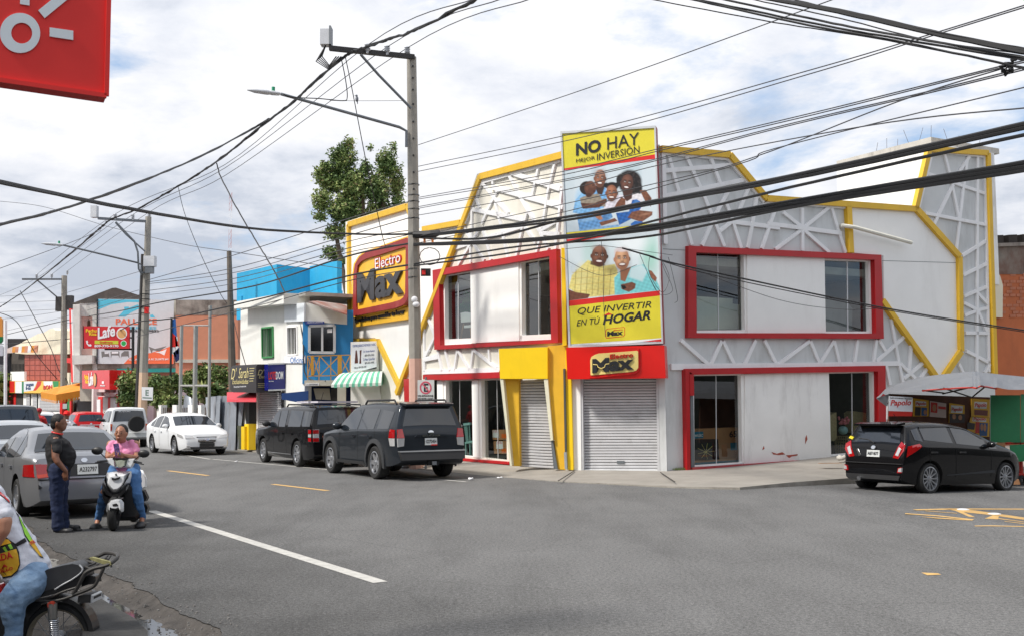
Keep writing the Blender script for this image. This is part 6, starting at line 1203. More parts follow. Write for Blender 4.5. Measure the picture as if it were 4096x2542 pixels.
b.build('trunk',M_TRUNK,tr,smooth=True)
def bush(name,label,cat,items,y,n,size,seed,weights=None,mats=None,group=None):
    t=thing(name,label,cat,(at_y(V(items[0][0],980),y).x,y,0),0,group);kk=y/2600
    lb_=[(at_y(V(x,yy),y+d),(rx*kk,rx*kk*.8,ry*kk)) for x,yy,rx,ry,d in items];leaves('foliage',lb_,n,size,t,seed=seed,shell=.35,mats=mats)
    b=MB()
    for c,r in lb_:b.tube([(c.x,c.y,0),(c.x+.1,c.y,c.z*.5),c],[.06,.045,.02],5)
    b.build('stem',M_TRUNK,t)
bush('bush','dense green bush behind the middle power pole','bush',[(305,915,28,36,0),(330,900,22,26,.5),(310,950,34,26,0),(345,935,24,34,.3)],55.5,7000,.1,3)
bush('bush','dense green bush between the flag and the empty sign frame','bush',[(385,925,34,34,0),(420,910,26,26,.5),(400,955,44,24,0),(370,905,20,20,.4)],54.5,7000,.1,4)
bush('bush','green bush behind the empty sign frame beside the black shop sign','bush',[(455,905,24,28,0),(490,890,30,28,.5),(525,895,24,30,0),(470,935,30,22,.3),(520,930,26,22,.2)],53,7000,.1,5)
bush('banana_plant','low bright green leafy plant above the zinc sheets','plant',[(485,932,18,8,0),(505,928,16,9,.2)],50.5,260,.42,6)
bush('potted_shrub','thin flowering shrub in a red planter before the cafe','plant',[(262,985,12,10,0),(255,992,8,8,.2)],62,260,.16,8)
bush('street_tree','dark tree mass at the far left end of the street','tree',[(-30,930,50,60,0),(10,900,14,14,0),(8,935,16,40,0)],100,1600,.5,9)
# low garden wall with white posts before the bushes
gwl=thing('garden_fence','low garden fence with white posts and brown bars behind the white jeep','fence',tuple(RW.P(V(420,1000))))
for i,(x0,x1) in enumerate(((373,383),(447,458),(471,480),(495,503),(410,420))):
    q=[RW.P(V(x,y),.2) for x,y in ((x0,962),(x1,962),(x1,1012),(x0,1012))];q[2].z=q[3].z=0;b=MB();b.prism(q,-RW.n*.3);b.build('post',M_WHITE,gwl)
q=[RW.P(V(x,y),.05) for x,y in ((365,994),(520,985),(520,1015),(365,1015))];q[2].z=q[3].z=0;b=MB();b.prism(q,-RW.n*.15);b.build('low_wall',M_BEIGE,gwl)
for k in range(40):x=366+k*3.8;RW.bar('fence_bar',V(x,968),V(x,998),.03,.08,.11,mat('brown iron',S(96,70,54),.7),gwl)
# ================================================================ vehicles (local axes: x forward from the rear axle, y left, z up)
def lerp_tab(t,x):
    if x <= t[0][0]:return t[0][1]
    for (a,b),(c,d) in zip(t,t[1:]):
        if x <= c:return b+(d-b)*(x-a)/(c-a) if c > a else d
    return t[-1][1]
M_TYRE=mat('tyre rubber',(0.018,.018,.018),.85,var=.2);M_RIM=mat('alloy rim',S(176,178,182),.3,.7,var=.05);M_RIMD=mat('dark rim',(0.02,.02,.022),.3,.3,var=0)
M_TINT=mat('tinted car glass',(0.014,.018,.024),.03,var=0,spec=1.0);M_CLAD=mat('black plastic',(.022,.022,.023),.6,var=.1);M_WELL=mat('wheel well',(.008,.008,.008),.95,var=0)
M_TAIL=mat('tail light red',S(170,8,14),.12,var=.05,coat=1);M_CLEAR=mat('clear lens',S(205,205,205),.1,.3,var=.1,coat=1);M_AMB=mat('amber lens',S(226,110,40),.2,var=0);M_CHROME=mat('chrome',S(210,212,215),.12,1.0,var=0);M_PLATE=mat('plate white',S(215,218,216),.5,var=.03)
def paint(n,c,rough=.35,metal=.0):return mat('car paint '+n,c,rough,metal,var=.03,scale=2,coat=.6,spec=.06)
class Car:
    def __init__(s,name,label,cat,pos,phi,prof,W,belt,pm,wb,Rw,tumble=.2,z=0.0,pitch=0.0,rs=.09,zb=.2,plan=.10,crown=.03,rim='five',group=None,track=None,ww=.21):
        s.t=thing(name,label,cat,(pos[0],pos[1],z),R(90-phi),group);s.t.rotation_euler=(0,pitch,R(90-phi));ORG[s.t]=None
        s.prof=sorted(prof);s.front=prof[0][0];s.rear=prof[-1][0];s.W=W/2;s.belt=belt;s.rs=rs;s.zb0=zb;s.tumble=tumble;s.plan=plan;s.crown=crown;s.pm=pm;s.wb=wb;s.Rw=Rw
        zmax=max(p[1] for p in prof);s.zmax=zmax
        xs=set()
        pr=s.prof
        for (a,b),(c,d) in zip(pr,pr[1:]):
            n=max(1,int(math.hypot(c-a,d-b)/.12))
            for k in range(n):xs.add(a+(c-a)*k/n)
        xs.add(pr[-1][0]);xs=sorted(xs)
        b=MB();secs=[]
        for x in xs:secs.append(s.section(x))
        m=len(secs[0])
        for q in secs:b.v += q
        for i in range(len(secs)-1):
            for k in range(m):
                a0,a1,c0,c1=i*m+k,i*m+(k+1) % m,(i+1)*m+k,(i+1)*m+(k+1) % m
                b.f.append((a0,a1,c1,c0));b.m.append(0)
        b.f.append(tuple(range(m-1,-1,-1)));b.m.append(0);b.f.append(tuple((len(secs)-1)*m+k for k in range(m)));b.m.append(0)
        body=b.build('body',[pm,M_WELL],s.t,local=True,merge=True)
        for x in (0,wb):
            cb=MB();cb.lathe([(Rw+.075,-s.W-.3),(Rw+.075,s.W+.3)],(x,0,Rw+.01),(0,1,0),36);cut=cb.build('cut',[M_WELL,M_WELL],None);cut.parent=s.t
            md=body.modifiers.new('b','BOOLEAN');md.object=cut;md.operation='DIFFERENCE';md.solver='EXACT'
            try:md.material_mode='TRANSFER'
            except Exception:pass
            bpy.context.view_layer.update();me=bpy.data.meshes.new_from_object(body.evaluated_get(bpy.context.evaluated_depsgraph_get()))
            body.modifiers.clear();body.data=me;bpy.data.objects.remove(cut)
        me.name='body';me.polygons.foreach_set('use_smooth',[True]*len(me.polygons));me.set_sharp_from_angle(angle=R(32));s.body=body
        tr=track or s.W-.12;w0=None
        for x in (0,wb):
            for sy in (1,-1):s.wheel(x,sy*tr,sy,Rw,ww,rim)
    def top(s,x):return lerp_tab(s.prof,x)
    def zb(s,x):
        e=min(abs(x-s.front),abs(x-s.rear));return s.zb0+(.12*(1-e/.5)**2 if e < .5 else 0)
    def wp(s,x):
        e=min(x-s.rear,s.front-x);k=.55;f=s.W
        if e < k:f -= s.plan*(1-max(e,0)/k)**2.2
        L=s.front-s.rear;u=(x-s.rear)/L;return f-.03*abs(2*u-1)**2
    def hw(s,x,z):
        zt=s.top(x);w=s.wp(x);bl=lerp_tab(s.belt,x)
        if z < .45:w -= .06*((.45-z)/.3)**2
        if z > bl:w -= s.tumble*(z-bl)/(s.zmax-bl)
        else:w -= .025*((bl-z)/bl)**2
        if z > zt-s.rs:d=min(1,(z-zt+s.rs)/s.rs);w -= s.rs*.9*(1-math.sqrt(max(0,1-d*d)))
        return max(w,.05)
    def section(s,x):
        zt=s.top(x);zb=s.zb(x);zt=max(zt,zb+.06);bl=min(lerp_tab(s.belt,x),zt-s.rs-.01);bl=max(bl,zb+.03)
        zs=[zb,zb+(bl-zb)*.1,zb+(bl-zb)*.3,zb+(bl-zb)*.55,zb+(bl-zb)*.8,bl];h=max(zt-s.rs,bl+.002);zs += [bl+(h-bl)*.33,bl+(h-bl)*.67,h];zs += [h+(zt-h)*k for k in (.4,.75,.95)]
        L=[(s.hw(x,z),z) for z in zs];ws=L[-1][0]
        L += [(ws*f,zt+s.crown*(1-f*f)) for f in (.8,.5,.2)]
        return [(x,y,z) for y,z in L]+[(x,-y,z) for y,z in reversed(L)]
    def side(s,name,low,high,m,eps=.006,parent=None,n=10,sides=(1,-1),rows=3):
        """patch on the flanks between two polylines (x, z)"""
        out=[]
        x0,x1=max(low[0][0],high[0][0]),min(low[-1][0],high[-1][0])
        for sy in sides:
            b=MB();g=[]
            for i in range(n+1):
                x=x0+(x1-x0)*i/n;a,c=lerp_tab(low,x),lerp_tab(high,x);g.append([(x,sy*(s.hw(x,a+(c-a)*k/rows)+eps),a+(c-a)*k/rows) for k in range(rows+1)])
            for i in range(n):
                for k in range(rows):b.poly([g[i][k],g[i+1][k],g[i+1][k+1],g[i][k+1]])
            out.append(b.build(name,m,parent or s.t,local=True,smooth='all'))
        return out
    def quad(s,name,pts,m,eps=.006,sides=(1,-1),n=6):
        """four corners (x, z) anywhere on the flank: front-low, front-high, rear-high, rear-low; bilinear patch"""
        for sy in sides:
            b=MB();f=lambda u,v:((pts[0][0]*(1-u)+pts[3][0]*u)*(1-v)+(pts[1][0]*(1-u)+pts[2][0]*u)*v,(pts[0][1]*(1-u)+pts[3][1]*u)*(1-v)+(pts[1][1]*(1-u)+pts[2][1]*u)*v)
            P=lambda u,v:(f(u,v)[0],sy*(s.hw(*f(u,v))+eps),f(u,v)[1])
            for i in range(n):
                for k in range(4):b.poly([P(i/n,k/4),P((i+1)/n,k/4),P((i+1)/n,(k+1)/4),P(i/n,(k+1)/4)])
            b.build(name,m,s.t,local=True,smooth='all')
    def over(s,name,x0,x1,m,marg=.08,eps=.008,n=8,m2=None,parent=None):
        """patch on the top surface (windscreen, rear window) between two stations"""
        b=MB();g=[]
        for i in range(n+1):
            x=x0+(x1-x0)*i/n;zt=s.top(x);dx=.004;sl=(s.top(x+dx)-s.top(x-dx))/(2*dx);nn=Vector((-sl,0,1)).normalized();ws=s.hw(x,zt-.02);mg=marg+((m2 or marg)-marg)*i/n
            g.append([Vector((x,(ws-mg)*f,zt+s.crown*(1-((ws-mg)*f/ws)**2)))+nn*eps for f in (-1,-.6,-.2,.2,.6,1)])
        for i in range(n):
            for k in range(5):b.poly([g[i][k],g[i+1][k],g[i+1][k+1],g[i][k+1]])
        return b.build(name,m,parent or s.t,local=True,smooth='all')
    def xend(s,z,end):
        pr=s.prof if end < 0 else list(reversed(s.prof))
        for (a,b),(c,d) in zip(pr,pr[1:]):
            if b <= z <= d:return a+(c-a)*(z-b)/(d-b) if d > b else a
        return pr[0][0]
    def face(s,name,pts,m,end=-1,eps=.012,th=0.0,mirror=False):
        """flat-ish patch on the rear (end -1) or front (end 1): polygon in (y, z)"""
        for sy in ((1,-1) if mirror else (1,)):
            P=[Vector((s.xend(z,end)+end*eps,max(-s.hw(s.xend(z,end)-end*.03,z)+.01,min(s.hw(s.xend(z,end)-end*.03,z)-.01,y*sy)),z)) for y,z in pts];b=MB();b.prism(P,(-end*(.03+eps),0,0));b.build(name,m,s.t,local=True)
    def text(s,t,y0,y1,z0,z1,m,end=-1,eps=.02,bold=.02,x=None):
        xx=x if x is not None else s.xend((z0+z1)/2,end)+end*eps;b=MB()
        l,r=(y1,y0) if end < 0 else (y0,y1)
        if end < 0:text_mb(b,t,(xx,l,z0),(xx,r,z0),(xx,l,z1),0,bold)
        else:text_mb(b,t,(xx,l,z0),(xx,r,z0),(xx,l,z1),0,bold)
        b.build('lettering',m,s.t,local=True)
    def seam(s,xs,z0=.3,z1=None):
        for x in xs:s.side('door_seam',[(x-.006,z0),(x+.006,z0)],[(x-.006,z1 or lerp_tab(s.belt,x)),(x+.006,z1 or lerp_tab(s.belt,x))],M_WELL,.0035,n=1,rows=6)
    def wheel(s,x,y,sy,r,w,rim):
        rk_=.78 if rim == 'many' else .68
        b=MB();prof=[(r*rk_*.98,-w*.42),(r*.9,-w*.5),(r*.975,-w*.42),(r,-w*.25),(r,w*.25),(r*.975,w*.42),(r*.9,w*.5),(r*rk_*.98,w*.42)]
        b.lathe(prof,(x,y,r),(0,1,0),32,0,True);wh=b.build('wheel',M_TYRE,s.t,local=True,smooth=True)
        b=MB();ax=Vector((0,sy,0));o=Vector((x,y,r));R0=r*rk_
        b.lathe([(R0,w*.44),(R0*.93,w*.46),(R0*.9,w*.3),(R0*.88,-w*.3)],o,ax,28,cap=False)
        dk=MB();dk.lathe([(R0*.9,w*.1),(.01,w*.1)],o,ax,24);dk.build('rim_back',M_RIMD,wh,local=True)
        n,wd,mm={'five':(5,.30,M_RIM),'seven':(7,.2,M_RIM),'many':(12,.13,M_RIM),'six':(6,.26,M_RIM)}[rim]
        for k in range(n):
            th=2*math.pi*k/n;d=Vector((math.cos(th),0,math.sin(th)));e=Vector((-math.sin(th),0,math.cos(th)));p0,p1=o+d*R0*.12+ax*w*.30,o+d*R0*.94+ax*w*.38;hw0,hw1=R0*wd*.9,R0*wd*.62
            b.prism([p0-e*hw0/1,p1-e*hw1,p1+e*hw1,p0+e*hw0],ax*-.03) if rim != 'many' else b.prism([p0-e*hw0*.5,p1-e*hw1*.8,p1+e*hw1*.8,p0+e*hw0*.5],ax*-.03)
        b.lathe([(R0*.2,w*.1),(R0*.2,w*.36),(.01,w*.4)],o,ax,16,cap=False);b.build('rim',mm,wh,local=True,smooth=True)
    def mirror_(s,x,z,m,sc=1.0):
        for sy in (1,-1):
            b=MB();y=sy*(s.hw(x,z)+.11*sc);b.ball((x,y,z+.03),(.07*sc,.115*sc,.08*sc),12,8);b.tube([(x,sy*(s.hw(x,z)-.02),z-.03),(x,y,z)],.025,6);b.build('mirror',m,s.t,local=True,smooth=True)
    def handles(s,xs,z,m):
        for x in xs:
            for sy in (1,-1):b=MB();b.bar((x-.09,sy*(s.hw(x-.09,z)+.0),z),(x+.09,sy*(s.hw(x+.09,z)+.0),z),.035,.035,(0,sy,0));b.build('handle',m,s.t,local=True)
    def plate(s,y,z,txt,end=-1,w=.31,h=.16,eps=.02):
        s.face('number_plate',[(y-w/2,z-h/2),(y+w/2,z-h/2),(y+w/2,z+h/2),(y-w/2,z+h/2)],M_PLATE,end,eps);x=min(s.xend(z-h/2,end),s.xend(z+h/2,end))-eps-.004
        s.text(txt,y-w*.43,y+w*.43,z-h*.24,z+h*.26,F_BLK,end,x=x)
    def arch_trim(s,m,w=.09,out=.035):
        for x in (0,s.wb):
            for sy in (1,-1):
                b=MB();r0=s.Rw+.06;g=[]
                for k in range(19):
                    th=math.pi*(-.08+1.16*k/18);q=[]
                    for rr_,oo in ((r0,-.02),(r0,out),(r0+w,out*.7),(r0+w,-.03)):
                        X,Z=x+rr_*math.cos(th),s.Rw+.01+rr_*math.sin(th);q.append((X,sy*(s.hw(X,max(Z,.3))+oo),Z))
                    g.append(q)
                for u,v in zip(g,g[1:]):
                    for k in range(3):b.poly([u[k],v[k],v[k+1],u[k+1]])
                b.build('arch_trim',m,s.t,local=True,smooth=True)
    def roof_rails(s,x0,x1,m,y=.6,h=.07):
        for sy in (1,-1):b=MB();z=s.top((x0+x1)/2);b.tube([(x0,sy*y,s.top(x0)),(x0-.12 if x0 > x1 else x0+.12,sy*y,s.top(x0)+h),(x1+.12 if x0 > x1 else x1-.12,sy*y,s.top(x1)+h),(x1,sy*y,s.top(x1))],.025,6);b.build('roof_rail',m,s.t,local=True,smooth=True)
# ---- black hatchback on the right
pb_=paint('black',(.006,.006,.007),.25)
c=Car('hatchback','glossy black hatchback with black multi-spoke wheels parked on the side street','car',(7.82,22.52),57,
    [(3.2,.42),(3.18,.58),(3.08,.76),(2.9,.89),(2.58,1.0),(2.28,1.08),(1.75,1.31),(1.3,1.45),(.9,1.51),(.4,1.53),(-.1,1.515),(-.44,1.45),(-.63,1.04),(-.665,.95),(-.685,.74),(-.705,.62),(-.715,.40)],1.695,[(-.7,1.0),(1,.97),(3.1,.84)],pb_,2.53,.305,.24,z=-.085,pitch=R(1.5),rim='many',zb=.17,plan=.12)
c.side('side_window',[(-.12,1.14),(.75,1.07)],[(-.12,1.40),(.75,1.44)],M_TINT);c.side('side_window',[(.86,1.06),(1.85,.99)],[(.86,1.44),(1.35,1.38),(1.85,1.14)],M_TINT);c.side('side_window',[(1.93,.95),(2.2,.94)],[(1.93,1.12),(2.2,1.0)],M_TINT);c.side('side_window',[(-.38,1.14),(-.18,1.1)],[(-.38,1.36),(-.18,1.40)],M_TINT)
c.side('rain_visor',[(-.12,1.41),(.8,1.445),(1.35,1.39),(1.8,1.17)],[(-.12,1.445),(.8,1.475),(1.35,1.425),(1.8,1.2)],M_CLAD,.02,n=14)
c.over('rear_window',-.625,-.47,M_TINT,.1,.008);c.over('windscreen',2.25,1.42,M_TINT,.07)
b=MB();b.prism([(-.40,.55,1.475),(-.40,-.55,1.475),(-.63,-.52,1.44),(-.63,.52,1.44)],(0,0,.045));b.build('spoiler',pb_,c.t,local=True)
c.face('tail_light',[(.47,.74),(.60,.72),(.80,.90),(.765,1.02),(.62,1.10),(.56,.95)],M_TAIL,mirror=True,eps=.014);c.quad('tail_light',[(-.25,1.0),(-.3,1.06),(-.60,1.0),(-.63,.76)],M_TAIL,.008)
c.face('tail_lens',[(.53,.80),(.60,.78),(.66,.93),(.60,.98)],M_CLEAR,mirror=True,eps=.022);c.face('fog_light',[(.60,.42),(.72,.42),(.74,.54),(.62,.52)],M_TAIL,mirror=True,eps=.03);c.face('fog_lens',[(.625,.44),(.70,.44),(.715,.525),(.64,.51)],M_CLEAR,mirror=True,eps=.036)
c.plate(0.0,.82,'A871877',h=.15);c.face('badge',ell(0,.96,.055,.045,14),M_CHROME,eps=.03);c.face('chrome_slash',[(.31,.76),(.35,.75),(.43,.9),(.40,.91)],M_CHROME,eps=.02)
c.face('trim_line',[(-.7,.60),(.7,.60),(.7,.615),(-.7,.615)],M_CLAD,eps=.03);c.face('valance',[(-.62,.27),(.62,.27),(.66,.36),(-.66,.36)],M_CLAD,eps=.02)
b=MB();b.tube([(-.66,0,1.06),(-.61,.2,1.13),(-.6,.42,1.15)],.012,5);b.build('wiper',M_CLAD,c.t,local=True);c.face('sticker',[(.58,1.12),(.68,1.15),(.66,1.2),(.56,1.17)],flat('sticker yellow',226,206,30),eps=.03)
b=MB();b.tube([(-.70,.3,.29),(-.78,.3,.27)],.045,10);b.build('exhaust',M_CHROME,c.t,local=True)
c.seam((.8,1.98),.32);c.seam((-.02,),.6);c.mirror_(1.9,1.02,pb_,.9);c.handles((.1,1.0),.87,M_CLAD);c.side('sill_crease',[(.5,.36),(2.1,.40)],[(.5,.375),(2.1,.46)],paint('black crease highlight',(.03,.034,.04)),.004)  # lighter paint strip stands in for the highlight along the sill crease
b=MB();b.tube([(.1,0,1.56),(-.05,0,1.72)],.006,4);b.build('antenna',M_CLAD,c.t,local=True)
for o in bpy.data.objects:          # this model is a low car: draw everything above the sills down a little
    if o.parent == c.t and o.name.split('.')[0] != 'wheel':
        for v in o.data.vertices:
            if v.co.z > .45:v.co.z=.45+(v.co.z-.45)*.89
# ---- dark grey off-road SUV
pg_=paint('graphite',(.028,.033,.040),.3,.3)
SUVP=[(3.68,.5),(3.66,.72),(3.6,.92),(3.4,1.04),(2.7,1.13),(2.42,1.17),(1.72,1.66),(1.4,1.745),(.6,1.79),(-.3,1.785),(-.86,1.74),(-1.0,1.20),(-1.03,1.12),(-1.06,.68),(-1.12,.62),(-1.15,.42)]
c=Car('suv','dark grey off-road SUV with roof rails parked nearest the power pole','car',(-2.44,26.4),-31,SUVP,1.925,[(-1,1.15),(1,1.12),(3.6,.98)],pg_,2.79,.39,.26,rim='six',zb=.33,plan=.13,ww=.26)
c.side('side_window',[(-.72,1.19),(-.1,1.18)],[(-.72,1.58),(-.1,1.62)],M_TINT);c.side('side_window',[(.08,1.17),(.95,1.15)],[(.08,1.64),(.95,1.65)],M_TINT);c.side('side_window',[(1.05,1.15),(2.15,1.13)],[(1.05,1.65),(1.6,1.60),(2.15,1.28)],M_TINT)
c.over('rear_window',-.99,-.885,M_TINT,.12);c.over('windscreen',2.36,1.76,M_TINT,.07)
b=MB();b.prism([(-.75,.66,1.745),(-.75,-.66,1.745),(-1.02,-.62,1.71),(-1.02,.62,1.71)],(0,0,.05));b.build('spoiler',pg_,c.t,local=True)
for nm,q,m in (('tail_light',[(.68,.98),(.86,.98),(.84,1.18),(.72,1.19)],M_TAIL),('tail_lens',[(.70,.80),(.85,.78),(.86,.975),(.68,.975)],M_CLEAR)):c.face(nm,q,m,mirror=True,eps=.03)
c.quad('tail_light',[(-.76,.98),(-.8,1.18),(-.98,1.17),(-.98,.98)],M_TAIL,.012);c.quad('tail_lens',[(-.82,.80),(-.76,.975),(-.98,.975),(-.98,.80)],M_CLEAR,.012)
c.face('bumper',[(-.93,.48),(.93,.48),(.93,.66),(-.93,.66)],M_CLAD,eps=.09);c.face('bumper_top',[(-.90,.665),(.90,.665),(.88,.69),(-.88,.69)],mat('scuffed grey trim',S(120,122,124),.5),eps=.11);c.face('tow_hitch',[(-.14,.34),(.14,.34),(.14,.48),(-.14,.48)],M_WELL,eps=.05);c.face('tow_socket',[(-.05,.36),(.05,.36),(.05,.44),(-.05,.44)],M_STEEL,eps=.1)
c.face('garnish',[(-.42,1.0),(.42,1.0),(.36,1.05),(-.36,1.05)],pg_,eps=.03);c.plate(0,.89,'G272454',h=.16);c.face('badge',ell(0,1.1,.075,.05,16),M_CHROME,eps=.03);c.text('4RUNNER',-.24,.24,1.005,1.05,M_CHROME,eps=.05,bold=.03);c.face('plate_strip',[(-.15,.80),(.0,.80),(.0,.825),(-.15,.825)],F_RED,eps=.03)
c.arch_trim(mat('grey arch plastic',(.04,.042,.045),.55,var=.1),.1,.04);c.roof_rails(1.2,-.6,M_CLAD,.66,.09);c.seam((1.0,2.18),.42);c.seam((.0,),.75);c.mirror_(2.12,1.19,pg_,1.15);c.handles((.25,1.2),1.0,M_CHROME)
c.side('side_step',[(.5,.32),(2.3,.32)],[(.5,.40),(2.3,.40)],M_CLAD,.07);c.side('head_lamp',[(3.4,.9),(3.58,.9)],[(3.4,1.0),(3.58,.95)],M_AMB,.01,n=3)
# ---- boxy black crossover ahead of it
c=Car('crossover','boxy black crossover with silver roof bars parked in front of the grey SUV','car',(-5.33,31.7),-31,[(3.96,.45),(3.95,.68),(3.9,.95),(3.75,1.04),(2.7,1.12),(2.55,1.15),(1.95,1.62),(1.7,1.68),(.8,1.715),(-.4,1.70),(-.98,1.66),(-1.08,1.15),(-1.1,1.05),(-1.13,.62),(-1.16,.40)],1.93,[(-1,1.12),(4,1.02)],pb_,2.99,.37,.14,rim='seven',zb=.22,plan=.07)
c.side('side_window',[(-.95,1.15),(-.42,1.15)],[(-.95,1.56),(-.42,1.58)],M_TINT);c.side('side_window',[(-.3,1.14),(.7,1.13)],[(-.3,1.58),(.7,1.6)],M_TINT);c.side('side_window',[(.95,1.12),(1.5,1.12)],[(.95,1.6),(1.5,1.59)],M_TINT);c.side('side_window',[(1.6,1.12),(2.38,1.1)],[(1.6,1.58),(1.9,1.55),(2.38,1.2)],M_TINT)
c.over('rear_window',-1.07,-.995,M_TINT,.1);c.over('windscreen',2.5,1.98,M_TINT,.07);c.face('tail_light',[(.70,.72),(.9,.72),(.9,1.08),(.70,1.08)],M_CHROME,mirror=True,eps=.025)
for z0,z1,m in ((.74,.84,M_TAIL),(.85,.95,M_CLEAR),(.96,1.06,M_TAIL)):c.face('tail_lens',[(.715,z0),(.885,z0),(.885,z1),(.715,z1)],m,mirror=True,eps=.035)
c.quad('tail_light',[(-.88,.72),(-.88,1.08),(-1.06,1.08),(-1.06,.72)],M_CHROME,.01);c.quad('tail_lens',[(-.9,.74),(-.9,.84),(-1.05,.84),(-1.05,.74)],M_TAIL,.016);c.quad('tail_lens',[(-.9,.96),(-.9,1.06),(-1.05,1.06),(-1.05,.96)],M_TAIL,.016);c.quad('tail_lens',[(-.9,.86),(-.9,.94),(-1.05,.94),(-1.05,.86)],M_CLEAR,.016)
c.seam((.85,1.95),.35);c.side('sill_chrome',[(.45,.33),(2.5,.33)],[(.45,.36),(2.5,.36)],M_CHROME,.012);c.mirror_(2.35,1.17,M_CLAD,1.1);c.handles((.4,1.15),.92,pb_);c.roof_rails(1.5,-.8,M_CLAD,.7,.08)
b=MB();b.box((-.1,.62,1.83),(1.7,.12,.05));b.build('roof_bar',mat('pale roof bar',S(200,196,206),.5),c.t,local=True);b=MB();b.box((-.35,0,1.83),(.1,1.5,.05));b.build('roof_bar',MATS['pale roof bar'],c.t,local=True)
b=MB();b.tube([(-.6,.5,1.7),(-.9,.5,2.1)],.008,4);b.build('antenna',M_CLAD,c.t,local=True)
# ---- white sedan facing the camera
pw_=paint('white',S(226,228,230),.3)
SED=[(3.62,.42),(3.61,.55),(3.52,.72),(3.3,.84),(2.7,.95),(2.45,1.0),(1.65,1.36),(1.2,1.45),(.6,1.475),(.1,1.44),(-.55,1.15),(-.9,1.08),(-1.08,.98),(-1.12,.7),(-1.14,.42)]
def sedan_glass(c,tint=M_TINT,lo=.98,s=1.0):
    c.side('side_window',[(.25,lo),(.95,lo-.02)],[(.25,1.30),(.5,1.37),(.95,1.39)],tint);c.side('side_window',[(1.03,lo-.02),(2.05,lo-.04)],[(1.03,1.39),(1.5,1.33),(2.05,1.06)],tint);c.side('side_window',[(-.2,lo+.04),(.18,lo+.01)],[(-.2,1.12),(.18,1.30)],tint)
    c.over('windscreen',2.38,1.68,tint,.06);c.over('rear_window',-.5,.02,tint,.1)
c=Car('sedan','white sedan with dark grille parked facing the camera behind the scooter rider','car',(-11.26+.56*2.73*-1,39.43+.83*2.73),146,SED,1.83,[(-1.1,1.0),(1,.94),(3.6,.78)],pw_,2.73,.325,.25,rim='five',zb=.19,plan=.16)
sedan_glass(c);c.seam((.2,1.0,2.1),.3);c.mirror_(1.95,.99,pw_);c.handles((.45,1.25),.82,pw_)
c.face('grille',[(-.36,.66),(.36,.66),(.30,.48),(.22,.44),(-.22,.44),(-.30,.48)],M_CLAD,1,.02)
for k in range(4):z=.49+k*.045;c.face('grille_slat',[(-.32,z),(.32,z),(.32,z+.012),(-.32,z+.012)],M_CHROME,1,.03)
c.face('badge',ell(0,.57,.08,.045,14),M_CHROME,1,.04);c.face('head_lamp',[(.42,.60),(.80,.62),(.82,.74),(.50,.70)],M_CLEAR,1,.02,mirror=True);c.quad('head_lamp',[(3.5,.60),(3.44,.72),(3.1,.78),(3.15,.68)],M_CLEAR,.008)
c.face('plate_blank',[(-.26,.32),(.26,.32),(.26,.43),(-.26,.43)],M_CLAD,1,.05);c.face('air_intake',[(-.55,.24),(.55,.24),(.6,.31),(-.6,.31)],M_CLAD,1,.025);c.face('fog_lamp',[(.6,.27),(.75,.28),(.75,.36),(.6,.34)],M_CLEAR,1,.02,mirror=True)
# ---- white jeep with spare wheel
c=Car('jeep','white boxy jeep with a spare wheel on its back parked before the garden fence','car',(-16.57,47.1),-27,[(2.95,.5),(2.94,.8),(2.8,.95),(2.2,1.03),(2.0,1.06),(1.35,1.55),(1.1,1.64),(.5,1.68),(-.5,1.67),(-.66,1.62),(-.74,1.05),(-.76,.62),(-.80,.56),(-.82,.42)],1.65,[(-.8,1.04),(3,.98)],pw_,2.2,.34,.14,rim='five',zb=.32,plan=.07)
for x0,x1 in ((-.6,-.1),(0,.42),(.52,1.2)):c.side('side_window',[(x0,1.08),(x1,1.07)],[(x0,1.54),(x1,1.55 if x1 < 1 else 1.45)],M_TINT)
c.side('side_window',[(1.25,1.07),(1.75,1.06)],[(1.25,1.44),(1.75,1.12)],M_TINT);c.over('rear_window',-.735,-.672,M_TINT,.07);c.over('windscreen',1.95,1.38,M_TINT,.06)
c.face('tail_light',[(.68,.72),(.78,.72),(.77,1.0),(.67,1.0)],M_TAIL,mirror=True,eps=.03);c.face('tail_lens',[(.68,.9),(.775,.9),(.77,.98),(.67,.98)],M_AMB,mirror=True,eps=.04);c.face('bumper',[(-.8,.44),(.8,.44),(.8,.62),(-.8,.62)],mat('scuffed white bumper',S(200,202,200),.6,grime=.5),eps=.08)
b=MB();b.lathe([(.16,-.1),(.3,-.1),(.335,-.06),(.335,.06),(.3,.1),(.2,.1)],(-.90,-.28,1.0),(-1,0,0),28);sp_=b.build('spare_wheel',M_TYRE,c.t,local=True,smooth=True)
b=MB();b.lathe([(.2,.085),(.18,.06),(.05,.07),(.01,.075)],(-.90,-.28,1.0),(-1,0,0),20);b.build('rim',M_RIM,sp_,local=True,smooth=True);c.text('SUZUKI',-.05,.42,1.50,1.55,F_WHT,eps=.03);c.mirror_(1.75,1.12,M_CLAD,1.0);c.handles((.8,),.92,M_CLAD);c.seam((.45,1.78),.45)
